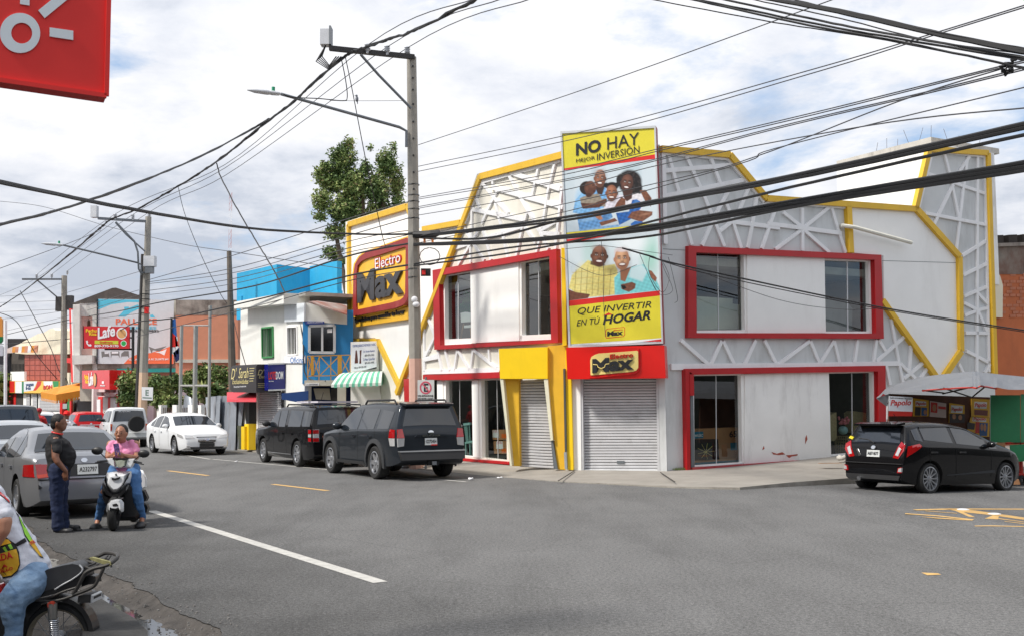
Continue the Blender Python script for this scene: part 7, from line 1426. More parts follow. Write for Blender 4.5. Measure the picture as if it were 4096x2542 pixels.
# ---- silver sedan close on the left, seen from behind
ps_=paint('silver',S(150,152,156),.3,.55)
CIV=[(3.46,.42),(3.45,.55),(3.36,.70),(3.1,.80),(2.55,.90),(2.3,.95),(1.5,1.28),(1.15,1.36),(.6,1.395),(.12,1.35),(-.42,1.03),(-.8,.99),(-.90,.94),(-.95,.70),(-.985,.62),(-1.0,.36)]
c=Car('sedan','silver sedan with scuffed rear bumper parked closest on the left','car',(-7.30,18.18),-34,CIV,1.70,[(-1,.93),(1,.89),(3.4,.74)],ps_,2.62,.30,.26,rim='five',zb=.18,plan=.15)
sedan_glass(c,lo=.93);c.face('tail_light',[(.42,.66),(.80,.64),(.82,.86),(.44,.85)],M_TAIL,mirror=True,eps=.018);c.face('tail_lens',[(.46,.67),(.78,.65),(.78,.71),(.46,.72)],mat('orange red lens',S(206,70,24),.15,coat=1),mirror=True,eps=.026);c.quad('tail_light',[(-.55,.66),(-.58,.84),(-.93,.86),(-.95,.66)],M_TAIL,.01)
c.face('garnish',[(-.42,.66),(.42,.66),(.42,.85),(-.42,.85)],M_CLAD,eps=.02);c.plate(-.05,.76,'A232797',h=.15,eps=.03);c.face('badge',ell(0,.905,.05,.035,12),M_CHROME,eps=.025);c.face('trim_line',[(-.8,.615),(.8,.615),(.8,.63),(-.8,.63)],M_WELL,eps=.03);c.seam((.2,1.0),.3);c.mirror_(1.9,.93,ps_);c.handles((.4,1.2),.78,ps_)
c.face('bumper_scuff',[(.62,.5),(.7,.48),(.74,.52),(.68,.55)],M_CLAD,eps=.02)
# ---- cars behind it
c=Car('sedan','pale silver sedan behind the scuffed one, cut by the left frame edge','car',(-10.5,23.2),-31,CIV,1.72,[(-1,.95),(3.4,.76)],paint('pale silver',S(186,190,194),.3,.4),2.62,.31,.25,zb=.18,plan=.15,z=.04);sedan_glass(c,lo=.95);c.mirror_(1.9,.95,ps_);c.face('tail_light',[(.5,.66),(.8,.66),(.8,.86),(.5,.86)],M_TAIL,mirror=True,eps=.018);c.plate(0,.74,'A418032')
c=Car('suv','grey SUV cut by the left frame edge behind the parked sedans','car',(-16.9,36.8),-31,SUVP,1.88,[(-1,1.12),(3.6,1.0)],paint('mid grey',(.10,.105,.11),.35,.4),2.7,.37,.18,zb=.3);c.over('rear_window',-.99,-.885,M_TINT,.1);c.face('tail_light',[(.72,.85),(.88,.85),(.86,1.12),(.74,1.12)],M_TAIL,mirror=True,eps=.03);c.side('side_window',[(-.7,1.18),(2.1,1.14)],[(-.7,1.6),(1.6,1.6),(2.1,1.28)],M_TINT,n=14)
c=Car('wagon','white wagon half hidden between the grey SUV and the silver car','car',(-20.2,46.5),-31,[(3.5,.45),(3.45,.7),(3.2,.85),(2.5,.98),(1.75,1.42),(1.2,1.5),(-.4,1.5),(-.75,1.42),(-.9,.95),(-.95,.45)],1.72,[(-1,.98),(3.4,.85)],pw_,2.6,.31,.2);c.side('side_window',[(-.6,1.0),(2.0,.96)],[(-.6,1.38),(1.5,1.4),(2.0,1.12)],M_TINT,n=14);c.over('rear_window',-.88,-.77,M_TINT,.1);c.face('tail_light',[(.68,.75),(.8,.75),(.8,.95),(.68,.95)],M_TAIL,mirror=True,eps=.03)
c=Car('sedan','silver grey sedan facing the camera far down the street behind the red shirted rider','car',(-27.0,62.3),149,SED,1.83,[(-1.1,1.0),(3.6,.8)],paint('grey silver',S(190,192,196),.3,.3),2.73,.325,.25);sedan_glass(c);c.face('grille',[(-.3,.64),(.3,.64),(.26,.5),(-.26,.5)],M_CLAD,1,.02);c.face('head_lamp',[(.45,.58),(.82,.60),(.82,.72),(.5,.68)],M_CLEAR,1,.02,mirror=True)
pr_=paint('red',S(206,22,28),.3)
c=Car('hatchback','small red hatchback seen from behind near the red and white cafe','car',(-20.6,53.4),-29,[(2.95,.45),(2.92,.65),(2.7,.85),(2.2,1.0),(1.5,1.4),(1.1,1.47),(-.2,1.45),(-.45,1.4),(-.62,.98),(-.66,.66),(-.68,.42)],1.66,[(-.7,.98),(3,.85)],pr_,2.35,.29,.2);c.over('rear_window',-.61,-.48,M_TINT,.12);c.side('side_window',[(-.35,1.0),(1.9,.96)],[(-.35,1.34),(1.4,1.36),(1.9,1.1)],M_TINT,n=12);c.face('tail_light',[(.6,.68),(.78,.68),(.78,.9),(.64,.9)],mat('dim tail light',S(150,60,50),.2),mirror=True,eps=.025);c.face('chrome_bar',[(-.5,.84),(.5,.84),(.5,.875),(-.5,.875)],M_CHROME,eps=.03);c.plate(0,.74,'A630148');c.face('badge',ell(0,.92,.05,.035,12),M_CHROME,eps=.03)
# ================================================================ people and motorbikes
from mathutils.bvhtree import BVHTree
def remesh(mb,name,m,parent,voxel=.012,it=4,fac=.5):
    o=mb.build(name,m,parent);md=o.modifiers.new('r','REMESH');md.mode='VOXEL';md.voxel_size=voxel;md.use_smooth_shade=True
    sm=o.modifiers.new('s','SMOOTH');sm.factor=fac;sm.iterations=it
    bpy.context.view_layer.update();me=bpy.data.meshes.new_from_object(o.evaluated_get(bpy.context.evaluated_depsgraph_get()));o.modifiers.clear();o.data=me;me.name=name
    if name in ('shirt','jeans','trousers'):       # cloth folds
        nn=[v.normal.copy() for v in me.vertices]
        for v,n in zip(me.vertices,nn):
            c=v.co;k=noise.noise(Vector((c.x*5+c.z*4,c.y*5,c.z*15)))+.6*noise.noise(Vector((c.x*14-c.z*7,c.y*12,c.z*26+3)));v.co=c+n*(.011*k-.002)
    me.polygons.foreach_set('use_smooth',[True]*len(me.polygons));return o
def limb(b,pts):
    """pts: (point, radius) chain, tapered, rounded at every joint"""
    P=[Vector(p) for p,r in pts];rr=[r for p,r in pts]
    for (p,r),(q,s) in zip(pts,pts[1:]):b.tube([p,q],[r,s],10)
    for p,r in pts:b.ball(p,r,10,8)
def hand(b,wrist,tip,across,size=.085,curl=.3,side=1):
    """palm with four unequal bent fingers and a thumb leaving the side of the palm"""
    w=Vector(wrist);d=(Vector(tip)-w).normalized();a=Vector(across).normalized();n=d.cross(a).normalized()*side
    for k in range(4):
        f=(k-1.5)/1.5;limb(b,[(w+a*f*size*.18,.016),(w+d*size+a*f*size*.34,.014)])
        L=size*(.78,.92,.86,.66)[k];p0=w+d*size+a*f*size*.36;p1=p0+d*L*.5+n*L*curl*.3;p2=p1+d*L*.32*(1-curl)+n*L*curl*.6;limb(b,[(p0,.0105),(p1,.0095),(p2,.008)])
    t0=w+d*size*.25-a*size*.4;t1=t0+d*size*.4-a*size*.3+n*size*.2;t2=t1+d*size*.35+n*size*.15;limb(b,[(t0,.014),(t1,.012),(t2,.0095)])
def drape(o,org,polys,m,name,eps=.008,cuts=3):
    me=o.data;bv=BVHTree.FromPolygons([v.co.copy()+org for v in me.vertices],[tuple(p.vertices) for p in me.polygons]);b=MB()
    for pts in polys:
        bm=bmesh.new();tr=geometry.tessellate_polygon([[Vector((x,y,0)) for x,y in pts]]);vs=[bm.verts.new((x,y,0)) for x,y in pts]
        for t in tr:
            try:bm.faces.new([vs[i] for i in t])
            except ValueError:pass
        bmesh.ops.subdivide_edges(bm,edges=bm.edges,cuts=cuts,use_grid_fill=True);bm.verts.index_update();V3=[]
        for v in bm.verts:
            d=sight((v.co.x,v.co.y)).normalized();h=bv.ray_cast(EYE,d)
            if h[0] is None:h=bv.find_nearest(EYE+d*(Vector(org)-EYE).length)
            V3.append(h[0]-d*eps)
        b.add(V3,[tuple(v.index for v in f.verts) for f in bm.faces]);bm.free()
    return b.build(name,m,o,smooth='all')
SK_M=mat('brown skin of man',S(128,86,66),.5,var=.08,scale=8);SK_W=mat('brown skin of woman',S(166,114,88),.45,var=.06,scale=8);SK_R=mat('tan skin',S(184,132,106),.5,var=.06,scale=8)
M_HAIR=mat('black hair',(.012,.011,.011),.6,var=.3,scale=30,bump=.4,bscale=80);M_SHB=mat('black t shirt',(.014,.014,.016),.85,var=.2,scale=6,bump=.6,bscale=7);M_NAVY=mat('navy jeans',S(26,38,68),.9,var=.3,scale=7,bump=.7,bscale=9);M_SHOE=mat('black shoe',(.018,.018,.02),.5)
M_PINKS=mat('pink t shirt',S(226,142,180),.85,var=.06,scale=6,bump=.7,bscale=8);M_JEAN=mat('mid blue jeans',S(70,110,158),.9,var=.25,scale=6,bump=.7,bscale=10);M_WSH=mat('white t shirt',S(218,220,228),.85,var=.05,scale=5,bump=.8,bscale=6);M_LJEAN=mat('washed jeans',S(150,178,206),.9,rgb2=S(92,122,156),scale=7,bump=.8,bscale=11)
Zp=zf(150,1620,470,1341);J=lambda x,y,d:at_y(Zp(x,y),d)
# ---- standing man in black, profile to the right
D=15.5
mn=thing('person','person in black t-shirt and navy jeans standing with hand on hip beside the scooter','person',tuple(on_ground(V(145,1265))))
b=MB();hc=J(248,195,D)
b.ball(hc,(.098,.082,.118));b.ball(hc+Vector((.035,0,-.055)),(.068,.062,.07));b.ball(hc+Vector((.088,.03,-.02)),(.022,.016,.024));b.ball(hc+Vector((.0,-.082,-.01)),(.02,.012,.032));b.ball(hc+Vector((.0,.082,-.01)),(.02,.012,.032))
limb(b,[(hc+Vector((-.02,0,-.06)),.06),(J(232,330,D),.066)])
limb(b,[(J(200,400,D),.11),(J(215,560,D),.13),(J(240,720,D),.13)])
limb(b,[(J(205,400,D-.17),.062),(J(205,590,D-.25),.05),(J(228,640,D-.26),.044),(J(318,742,D-.22),.031)]);hand(b,J(322,748,D-.22),J(318,850,D-.20),Vector((1,-.2,.15)),.085,.35,-1)
limb(b,[(J(215,400,D+.17),.06),(J(240,580,D+.24),.045),(J(300,720,D+.2),.03)]);hand(b,J(300,720,D+.2),J(340,780,D+.15),Vector((1,0,0)),.08,.4)
for dy,kx,ax in ((-.09,225,232),(.1,275,300)):limb(b,[(J(235,760,D+dy),.10),(J(kx,1060,D+dy),.07),(J(ax,1370,D+dy),.045)])
body=remesh(b,'body',SK_M,mn,.008)
b=MB();limb(b,[(J(215,345,D),.085),(J(200,420,D),.135),(J(225,560,D),.165),(J(250,660,D),.165),(J(240,735,D),.16)]);b.ball(J(300,590,D),(.175,.15,.20));b.ball(J(285,520,D),(.13,.15,.2))
for dy in (-1,1):limb(b,[(J(200,400,D+dy*.14),.085),(J(215,440,D+dy*.19),.078),(J(222,505,D+dy*.22),.07)])
remesh(b,'shirt',M_SHB,mn,.011)
b=MB()
for dy,h,kx,ax in ((-.09,235,225,232),(.10,265,275,300)):limb(b,[(J(h,740,D+dy),.14),(J(h-4,860,D+dy),.122),(J(kx-4,1080,D+dy),.09),(J(ax-2,1290,D+dy),.08),(J(ax+4,1385,D+dy),.09)])
remesh(b,'jeans',M_NAVY,mn,.011)
for dy,x in ((-.1,300),(.12,385)):
    b=MB();y0=1425 if dy < 0 else 1385;p=J(x,y0+5,D+dy);b.ball(p+Vector((-.03,0,-.0)),(.125,.05,.045));b.ball(p+Vector((.06,0,.0)),(.075,.05,.042));b.box(p+Vector((0,0,-.035)),(.29,.085,.025));remesh(b,'shoe',M_SHOE,mn,.008)
b=MB();b.ball(hc+Vector((-.018,0,.028)),(.104,.09,.105));b.ball(hc+Vector((-.05,0,-.03)),(.072,.078,.075));remesh(b,'hair',M_HAIR,mn,.008)
b=MB();b.lathe([(.074,-.012),(.084,0),(.074,.012)],J(226,312,D),(.25,0,1),18,0,True);b.build('lanyard',F_RED,mn)
# ---- scooter and its rider
SD=15.35
sco=thing('scooter','white motor scooter with black mirrors facing the camera at the road edge','scooter',tuple(on_ground(V(270,1268))))
M_SCW=mat('scooter white plastic',S(226,228,230),.25,var=.03,coat=.6);M_SCB=mat('scooter black plastic',(.016,.016,.017),.45,var=.1)
fc=J(868,1322,SD+.26);gnd=on_ground(V(270,1268)).z
axw=Vector((.98,.2,0)).normalized();b=MB();fc.z=.235;prof=[(.13,-.045),(.2,-.06),(.232,-.035),(.24,0),(.232,.035),(.2,.06),(.13,.045)];b.lathe(prof,fc,axw,28,0,True);wh=b.build('wheel',M_TYRE,sco,smooth=True);b=MB();b.lathe([(.14,-.05),(.14,.05)],fc,axw,20);b.build('rim',M_RIMD,wh)
fwd=Vector((-.2,.98,0));rc=fc+Vector((-.14,1.22,0));b=MB();b.lathe(prof,rc,axw,28,0,True);wh=b.build('wheel',M_TYRE,sco,smooth=True);b=MB();b.lathe([(.14,-.05),(.14,.05)],rc,axw,20);b.build('rim',M_RIMD,wh)
def shell(name,pts,d0,d1,inset,m,ctr=None,parent=sco):
    """panel with a raised middle: outline at depth d1, inset copy nearer at d0"""
    cx=sum(p[0] for p in pts)/len(pts) if ctr is None else ctr[0];cy=sum(p[1] for p in pts)/len(pts) if ctr is None else ctr[1];n=len(pts)
    A_=[J(x,y,d1) for x,y in pts];B_=[J(cx+(x-cx)*inset,cy+(y-cy)*inset,d0) for x,y in pts];C_=[p+Vector((0,.06,0)) for p in A_]
    b=MB();b.add(A_+B_+C_,[(i,(i+1) % n,n+(i+1) % n,n+i) for i in range(n)]+[tuple(range(n,2*n))]+[(2*n+i,2*n+(i+1) % n,(i+1) % n,i) for i in range(n)]+[tuple(range(3*n-1,2*n-1,-1))]);return b.build(name,m,parent,smooth=True)
shell('apron',[(792,765),(900,750),(1055,750),(1058,800),(1045,870),(1000,950),(930,1005),(850,1022),(800,975),(760,920),(748,880),(770,810)],SD+.30,SD+.46,.55,M_SCW,(890,870))
shell('lower_apron',[(740,885),(765,940),(850,1024),(935,1008),(1010,945),(1048,875),(1030,980),(960,1050),(840,1060),(760,1020),(735,950)],SD+.34,SD+.5,.8,M_SCB)
shell('fender',[(800,1120),(835,1080),(890,1068),(940,1075),(968,1110),(970,1200),(960,1215),(940,1170),(890,1190),(830,1185),(800,1170),(795,1220),(788,1200)],SD+.02,SD+.14,.7,M_SCW,(885,1130))
shell('fender_sticker',[(848,1125),(900,1112),(925,1130),(920,1150),(855,1152)],SD+.015,SD+.03,.8,M_SCB)
shell('leg_shield',[(985,960),(1058,870),(1085,900),(1100,1100),(1170,1250),(1130,1310),(920,1315),(960,1200),(975,1080)],SD+.45,SD+.6,.8,M_SCB);shell('leg_shield',[(735,950),(760,1020),(840,1060),(830,1160),(770,1120),(735,1040)],SD+.4,SD+.55,.8,M_SCB)
shell('headlamp',[(880,620),(950,608),(1012,618),(1005,690),(950,715),(890,705)],SD+.32,SD+.40,.7,mat('headlamp glass',S(190,196,180),.1,.2,var=.15,scale=20,coat=1));shell('handlebar_cover',[(780,600),(860,595),(880,620),(890,705),(850,695),(800,650)],SD+.36,SD+.46,.7,M_SCW);shell('handlebar_cover',[(1012,618),(1040,605),(1115,605),(1095,660),(1060,720),(995,705)],SD+.36,SD+.46,.7,M_SCW);shell('dash_top',[(860,592),(1040,600),(1012,620),(950,608),(880,622)],SD+.34,SD+.46,.8,M_SCB)
shell('vent',[(838,818),(885,828),(948,808),(940,840),(888,855),(842,848)],SD+.28,SD+.34,.85,M_SCB,None);shell('badge',[(880,788),(895,776),(908,788),(895,802)],SD+.29,SD+.35,.8,M_SCB)
shell('indicator',[(750,925),(770,940),(800,1000),(845,1030),(790,1015),(755,970)],SD+.38,SD+.44,.9,M_CLEAR);shell('indicator',[(1030,905),(1010,960),(930,1010),(985,1000),(1030,950)],SD+.38,SD+.44,.9,M_CLEAR)
for pts in ([(775,800),(760,850),(790,900),(820,1000),(800,950),(770,880)],[(1040,770),(1000,850),(960,900),(920,990),(985,900),(1030,830)]):shell('stripe',pts,SD+.33,SD+.40,.95,M_SCB)
for mx,my,sx,sy in ((682,515,780,600),(1212,548,1110,615)):
    c_=J(mx,my,SD+.42);b=MB();b.ball(c_,(.085,.04,.058),14,10);b.tube([c_+Vector((.05 if mx < 900 else -.05,0,-.02)),J((mx+sx)/2,(my+sy)/2-5,SD+.42),J(sx,sy,SD+.44)],.008,6);b.build('mirror',M_SCB,sco,smooth=True)
for a_,z_ in (((655,652),(800,640)),((1212,672),(1095,645))):
    b=MB();b.tube([J(a_[0],a_[1],SD+.40),J(z_[0],z_[1],SD+.44)],.009,6);b.build('brake_lever',M_CLAD,sco);b=MB();b.tube([J(a_[0]+(30 if a_[0] < 900 else -20),a_[1]-12,SD+.5),J(z_[0],z_[1]-8,SD+.46)],.018,8);b.build('grip',M_SCB,sco)
shell('seat_body',[(1160,740),(1200,760),(1235,830),(1232,930),(1180,960),(1100,930),(1000,900),(1060,760)],SD+1.2,SD+1.7,.9,M_SCW);shell('engine',[(1130,960),(1220,960),(1262,1050),(1240,1090),(1180,1100),(1080,1080)],SD+1.0,SD+1.35,.85,M_CLAD);shell('exhaust',[(1190,1110),(1250,1120),(1270,1170),(1250,1230),(1190,1240),(1160,1180)],SD+.95,SD+1.3,.8,M_SCB)
b=MB();b.tube([J(1160,735,SD+1.5),J(1200,750,SD+1.45),J(1210,800,SD+1.4)],.016,6);b.build('grab_rail',M_SCW,sco)
b=MB();b.box(fc+Vector((-.06,.6,.12)),(.3,.5,.12));b.build('footboard',M_SCB,sco)
for dx in (-.07,.07):b=MB();b.tube([fc+axw*dx,J(900+dx*500,1040,SD+.35)],.018,6);b.build('fork',M_CLAD,sco)
WD=16.15
wm=thing('person','person in pink t-shirt and blue jeans sitting on the scooter holding a phone','person',tuple(on_ground(V(310,1255))))
b=MB();hc=J(955,318,WD-.1)
b.ball(hc,(.085,.1,.122));b.ball(hc+Vector((0,-.025,-.06)),(.066,.07,.07));b.ball(hc+Vector((-.003,-.105,-.02)),(.021,.02,.02));b.ball(hc+Vector((-.003,-.098,-.0)),(.012,.012,.03));b.ball(hc+Vector((-.088,.0,-.01)),(.012,.02,.03));b.ball(hc+Vector((.086,.0,-.01)),(.012,.02,.03));b.ball(hc+Vector((0,-.088,-.066)),(.03,.014,.014))
limb(b,[(hc+Vector((0,.02,-.08)),.06),(J(960,445,WD),.07)]);limb(b,[(J(960,480,WD),.12),(J(985,640,WD+.05),.125),(J(1000,740,WD+.08),.14)])
limb(b,[(J(835,440,WD),.058),(J(808,570,WD-.08),.046),(J(815,590,WD-.16),.042),(J(870,555,WD-.36),.028)]);limb(b,[(J(1120,440,WD),.058),(J(1130,575,WD-.08),.047),(J(1115,595,WD-.16),.042),(J(985,568,WD-.36),.029)])
hand(b,J(865,552,WD-.36),J(915,528,WD-.42),Vector((0,0,1)),.072,.45,1);hand(b,J(990,568,WD-.36),J(935,560,WD-.42),Vector((0,0,1)),.072,.4,-1)
limb(b,[(J(1090,760,WD+.05),.10),(J(1125,1000,WD-.28),.075),(J(1195,1270,WD-.12),.04),(J(1190,1330,WD-.2),.035)]);limb(b,[(J(900,760,WD+.05),.10),(J(770,1000,WD-.2),.075),(J(690,1290,WD-.05),.04),(J(680,1350,WD-.12),.035)])
remesh(b,'body',SK_W,wm,.0075)
b=MB();limb(b,[(J(960,430,WD),.085),(J(965,500,WD),.15),(J(975,600,WD+.02),.155),(J(1000,700,WD+.06),.16)])
for x0,x1,x2 in ((865,838,822),(1080,1108,1124)):limb(b,[(J(x0,445,WD),.075),(J(x1,470,WD-.02),.07),(J(x2,520,WD-.05),.063)])
for x in (905,1030):b.ball(J(x,540,WD-.10),(.085,.07,.08))
remesh(b,'shirt',M_PINKS,wm,.01)
b=MB();limb(b,[(J(1080,745,WD+.05),.13),(J(1105,850,WD-.15),.105),(J(1128,1000,WD-.28),.085),(J(1165,1150,WD-.2),.068),(J(1198,1270,WD-.12),.05)]);limb(b,[(J(910,745,WD+.05),.13),(J(820,900,WD-.1),.10),(J(765,1020,WD-.2),.082),(J(720,1170,WD-.12),.066),(J(690,1300,WD-.05),.05)])
remesh(b,'jeans',M_JEAN,wm,.01)
for x,y in ((1180,1362),(668,1385)):b=MB();p=J(x,y,WD-.22);b.ball(p,(.075,.12,.055));b.ball(p+Vector((0,-.05,-.01)),(.078,.09,.045));remesh(b,'shoe',M_SHOE,wm,.009)
b=MB();b.ball(hc+Vector((0,.03,.03)),(.094,.1,.112));b.ball(hc+Vector((0,.12,.02)),(.05,.05,.06));remesh(b,'hair',M_HAIR,wm,.008)
for dx in (-.034,.034):
    b=MB();b.ball(hc+Vector((dx,-.092,.008)),(.012,.007,.0045));b.build('eye',M_SHOE,wm,smooth=True);b=MB();b.ball(hc+Vector((dx,-.095,.034)),(.02,.005,.003));b.build('eyebrow',mat('brow brown',S(70,46,38),.8),wm,smooth=True)
b=MB();b.ball(hc+Vector((0,-.1,-.066)),(.027,.008,.006));b.build('mouth',mat('lip brown',S(120,62,58),.5),wm,smooth=True)
ph=thing('phone','mobile phone with patterned case held up by the person on the scooter','phone',tuple(J(900,500,WD-.44)))
b=MB();b.prism([J(862,436,WD-.46),J(922,428,WD-.46),J(946,560,WD-.44),J(885,560,WD-.44)],(0,.012,0));b.build('case',mat('patterned phone case',(.03,.03,.03),.3,rgb2=S(150,120,190),scale=40),ph);b=MB();b.lathe([(.008,0),(.008,.004)],J(880,448,WD-.462),(0,-1,0),10);b.build('camera_lens',M_CLAD,ph)
# ---- motorbike and rider cut by the lower left corner
Zm=zf(0,1950,500,1277);BD=8.9;K=lambda x,y,d=0.0:at_y(Zm(x,y),BD+d)
mb_=thing('motorcycle','black motorcycle with a luggage rack in the lower left corner','motorcycle',tuple(K(590,1885)))
wc=K(590,1530);ay=Vector((0,1,0));b=MB();b.lathe([(.235,-.045),(.262,-.052),(.282,-.03),(.287,0),(.282,.03),(.262,.052),(.235,.045)],wc,ay,40,0,True);wh=b.build('wheel',M_TYRE,mb_,smooth=True)
b=MB();b.lathe([(.218,-.03),(.24,-.042),(.24,.042),(.218,.03)],wc,ay,40,0,True);b.build('rim',mat('scuffed rim',S(150,140,122),.5,.4,var=.2),wh,smooth=True)
b=MB();b.lathe([(.05,-.06),(.06,0),(.05,.06)],wc,ay,16);b.build('hub',M_STEEL,wh)
for k in range(18):
    th=2*math.pi*k/18;b=MB();e=.5*(1 if k % 2 else -1);p=wc+Vector((math.cos(th+e)*.05,.04*(1 if k % 4 < 2 else -1),math.sin(th+e)*.05));q=wc+Vector((math.cos(th)*.222,0,math.sin(th)*.222));b.tube([p,q],.003,4);b.build('spoke',M_STEEL,wh)
def slabm(name,pts,d0,d1,m,bev=.0):
    P=[K(x,y,d0) for x,y in pts];b=MB();b.prism(P,(0,d1-d0,0));o=b.build(name,m,mb_)
    if bev:
        md=o.modifiers.new('b','BEVEL');md.width=bev;md.segments=3;md.limit_method='ANGLE';me_update(o)
    return o
def me_update(o):
    bpy.context.view_layer.update();me=bpy.data.meshes.new_from_object(o.evaluated_get(bpy.context.evaluated_depsgraph_get()));o.modifiers.clear();o.data=me;me.polygons.foreach_set('use_smooth',[True]*len(me.polygons));me.set_sharp_from_angle(angle=R(35))
M_SEAT=mat('worn black seat vinyl',(.03,.032,.036),.5,var=.3,scale=5,grime=.4,gcol=(.08,.08,.085));M_RACK=mat('worn black rack tube',(.05,.048,.045),.5,.3,var=.3,scale=10)
slabm('seat',[(440,860),(480,830),(640,790),(740,772),(800,785),(840,815),(838,850),(780,900),(680,960),(580,1015),(500,1040),(430,1060)],-.13,.13,M_SEAT,.035)
slabm('seat_base',[(430,1050),(520,1030),(700,945),(800,890),(845,860),(850,930),(780,1010),(640,1060),(400,1120)],-.115,.115,mat('black side cover',(.014,.014,.015),.35),.02)
for pts,r,m in (([(560,1035),(640,985),(740,930),(820,870),(843,825),(810,785)],.006,M_ALU),([(395,1135),(520,1110),(640,1060),(780,1015)],.010,M_RACK),([(350,1145),(560,1150),(720,1110),(830,1060)],.011,M_RACK)):b=MB();b.tube(catmull([K(x,y,-.135) for x,y in pts],5),r,6);b.build('trim_tube' if m is M_RACK else 'seat_piping',m,mb_,smooth=True)
rk=[([(745,1085,-.14),(800,1000,-.14),(850,900,-.14),(880,860,-.14),(960,820,-.14),(1060,795,-.14),(1130,770,-.13)],.016),([(1130,770,-.13),(1190,720,-.06),(1200,690,.03),(1160,668,.1),(1080,662,.14),(1010,690,.14),(900,725,.14),(760,770,.14)],.016),([(1060,815,-.14),(1010,920,-.14),(960,1000,-.14),(860,1050,-.14),(745,1090,-.14)],.014),([(760,775,-.02),(860,800,-.05),(940,830,-.12)],.010),([(860,740,.1),(980,770,-.0),(1070,800,-.12)],.010),([(880,800,-.06),(960,770,-.02),(1040,720,.05)],.008),([(920,815,-.09),(1000,780,-.05),(1090,715,.04)],.008),([(1060,730,0),(1100,690,.08)],.008),([(1100,735,0),(1130,690,.08)],.008),([(1130,770,-.13),(1140,810,-.13)],.008)]
for pts,r in rk:b=MB();b.tube(catmull([K(*p) for p in pts],5),r,8);b.build('rack_tube',M_RACK,mb_,smooth=True)
slabm('rack_strap',[(905,712),(940,706),(1130,755),(1135,785),(1090,800),(1050,775),(930,735)],-.145,-.11,mat('yellowed tape',S(140,136,92),.8,var=.3,scale=20),.006)
b=MB();P_=[]
for k in range(17):
    th=R(-20+k*10);P_.append((th))
for sgn in (-1,):
    for t0,t1 in zip(P_,P_[1:]):
        q=[wc+Vector((math.cos(t)*.31,y,math.sin(t)*.31+.03)) for t,y in ((t0,-.07),(t1,-.07),(t1,.07),(t0,.07))];b.poly(q);q2=[wc+Vector((math.cos(t)*rr_,-.07,math.sin(t)*rr_+.03)) for t,rr_ in ((t0,.31),(t1,.31),(t1,.275),(t0,.275))];b.poly(q2)
b.build('mudguard',MATS['black side cover'],mb_,smooth=True)
b=MB();b.tube([K(535,1180,-.16),K(540,1330,-.16)],.036,12);b.build('shock_cover',mat('chrome shock',S(150,148,144),.3,.7,var=.15),mb_,smooth=True)
b=MB();b.lathe([(.012,-.02),(.026,-.02),(.026,.02),(.012,.02)],K(525,1190,-.17),ay,18,0,True);b.build('shock_eye',mat('red oxide',S(176,62,44),.5),mb_,smooth=True)
b=MB();b.tube([K(548+8*math.sin(0)+.14*k,1330+k*2.0,-.16)+Vector((.034*math.cos(k*.6),.034*math.sin(k*.6),0)) for k in range(130)],.006,5);b.build('spring',M_RIM,mb_,smooth=True);b=MB();b.tube([K(545,1320,-.16),K(570,1620,-.16)],.014,8);b.build('shock_rod',M_STEEL,mb_)
slabm('tail_light',[(845,920),(900,890),(975,900),(980,975),(900,985),(830,1010)],-.06,.06,MATS['black side cover'],.015);slabm('plate_bracket',[(920,1085),(960,1100),(960,1130),(935,1170),(790,1170),(800,1100)],-.08,.08,M_CLAD,.01);slabm('plate_back',[(930,1090),(948,1100),(945,1170),(925,1180)],-.1,.1,M_ALU)
slabm('side_panel',[(-40,1100),(30,1090),(75,1200),(60,1320),(100,1420),(60,1600),(-40,1600)],-.14,.14,MATS['black side cover'],.02);slabm('tank',[(-60,980),(0,1000),(35,1070),(48,1180),(40,1215),(-60,1240)],-.15,.15,mat('gloss red tank',S(190,20,18),.2,coat=1),.03);slabm('frame_block',[(60,1260),(330,1160),(400,1150),(420,1200),(300,1330),(240,1500),(60,1600)],-.06,.06,M_CLAD,.01)
b=MB();b.tube([K(560,1620,-.18),K(620,1545,-.19),K(720,1600,-.18),K(760,1700,-.18)],.03,8);b.build('exhaust',M_CHROME,mb_,smooth=True)
# rider
rd_=thing('person','person in white t-shirt, yellow vest and washed jeans sitting on the black motorcycle','person',tuple(K(200,1885)))
b=MB();limb(b,[(K(-330,-140),.10),(K(-170,110),.14),(K(-15,420),.15),(K(250,820),.15)]);limb(b,[(K(-430,-270),.06),(K(-340,-150),.07)]);b.ball(K(-470,-410),(.095,.085,.12));b.ball(K(-530,-370),(.05,.06,.06))
limb(b,[(K(-40,170,-.2),.068),(K(50,340,-.26),.057),(K(40,430,-.27),.05),(K(-60,600,-.25),.038)]);hand(b,K(-65,610,-.25),K(-140,690,-.22),Vector((.6,-.3,.5)),.085,.6)
limb(b,[(K(10,160,.2),.06),(K(20,380,.26),.05),(K(-120,600,.25),.035)]);hand(b,K(-120,600,.25),K(-200,660,.22),Vector((.6,-.3,.5)),.085,.6)
for dy in (-.13,.13):limb(b,[(K(330,960,dy),.1),(K(130,1120,dy*1.8),.08),(K(150,1480,dy*1.7),.05),(K(150,1780,dy*1.7),.04)])
remesh(b,'body',SK_R,rd_,.009)
b=MB();limb(b,[(K(-320,-120),.14),(K(-170,110),.17),(K(-15,420),.185),(K(140,640),.19),(K(255,800),.19),(K(280,850),.19)])
for dy in (-1,1):limb(b,[(K(-120,130,dy*.13),.11),(K(-20,190,dy*.2),.095),(K(35,290,dy*.24),.08)])
shirt=remesh(b,'shirt',M_WSH,rd_,.01)
b=MB()
for dy in (-1,1):limb(b,[(K(345,920,dy*.08),.145),(K(300,980,dy*.13),.14),(K(150,1110,dy*.24),.115),(K(130,1180,dy*.24),.105),(K(140,1400,dy*.22),.078),(K(130,1700,dy*.22),.07)])
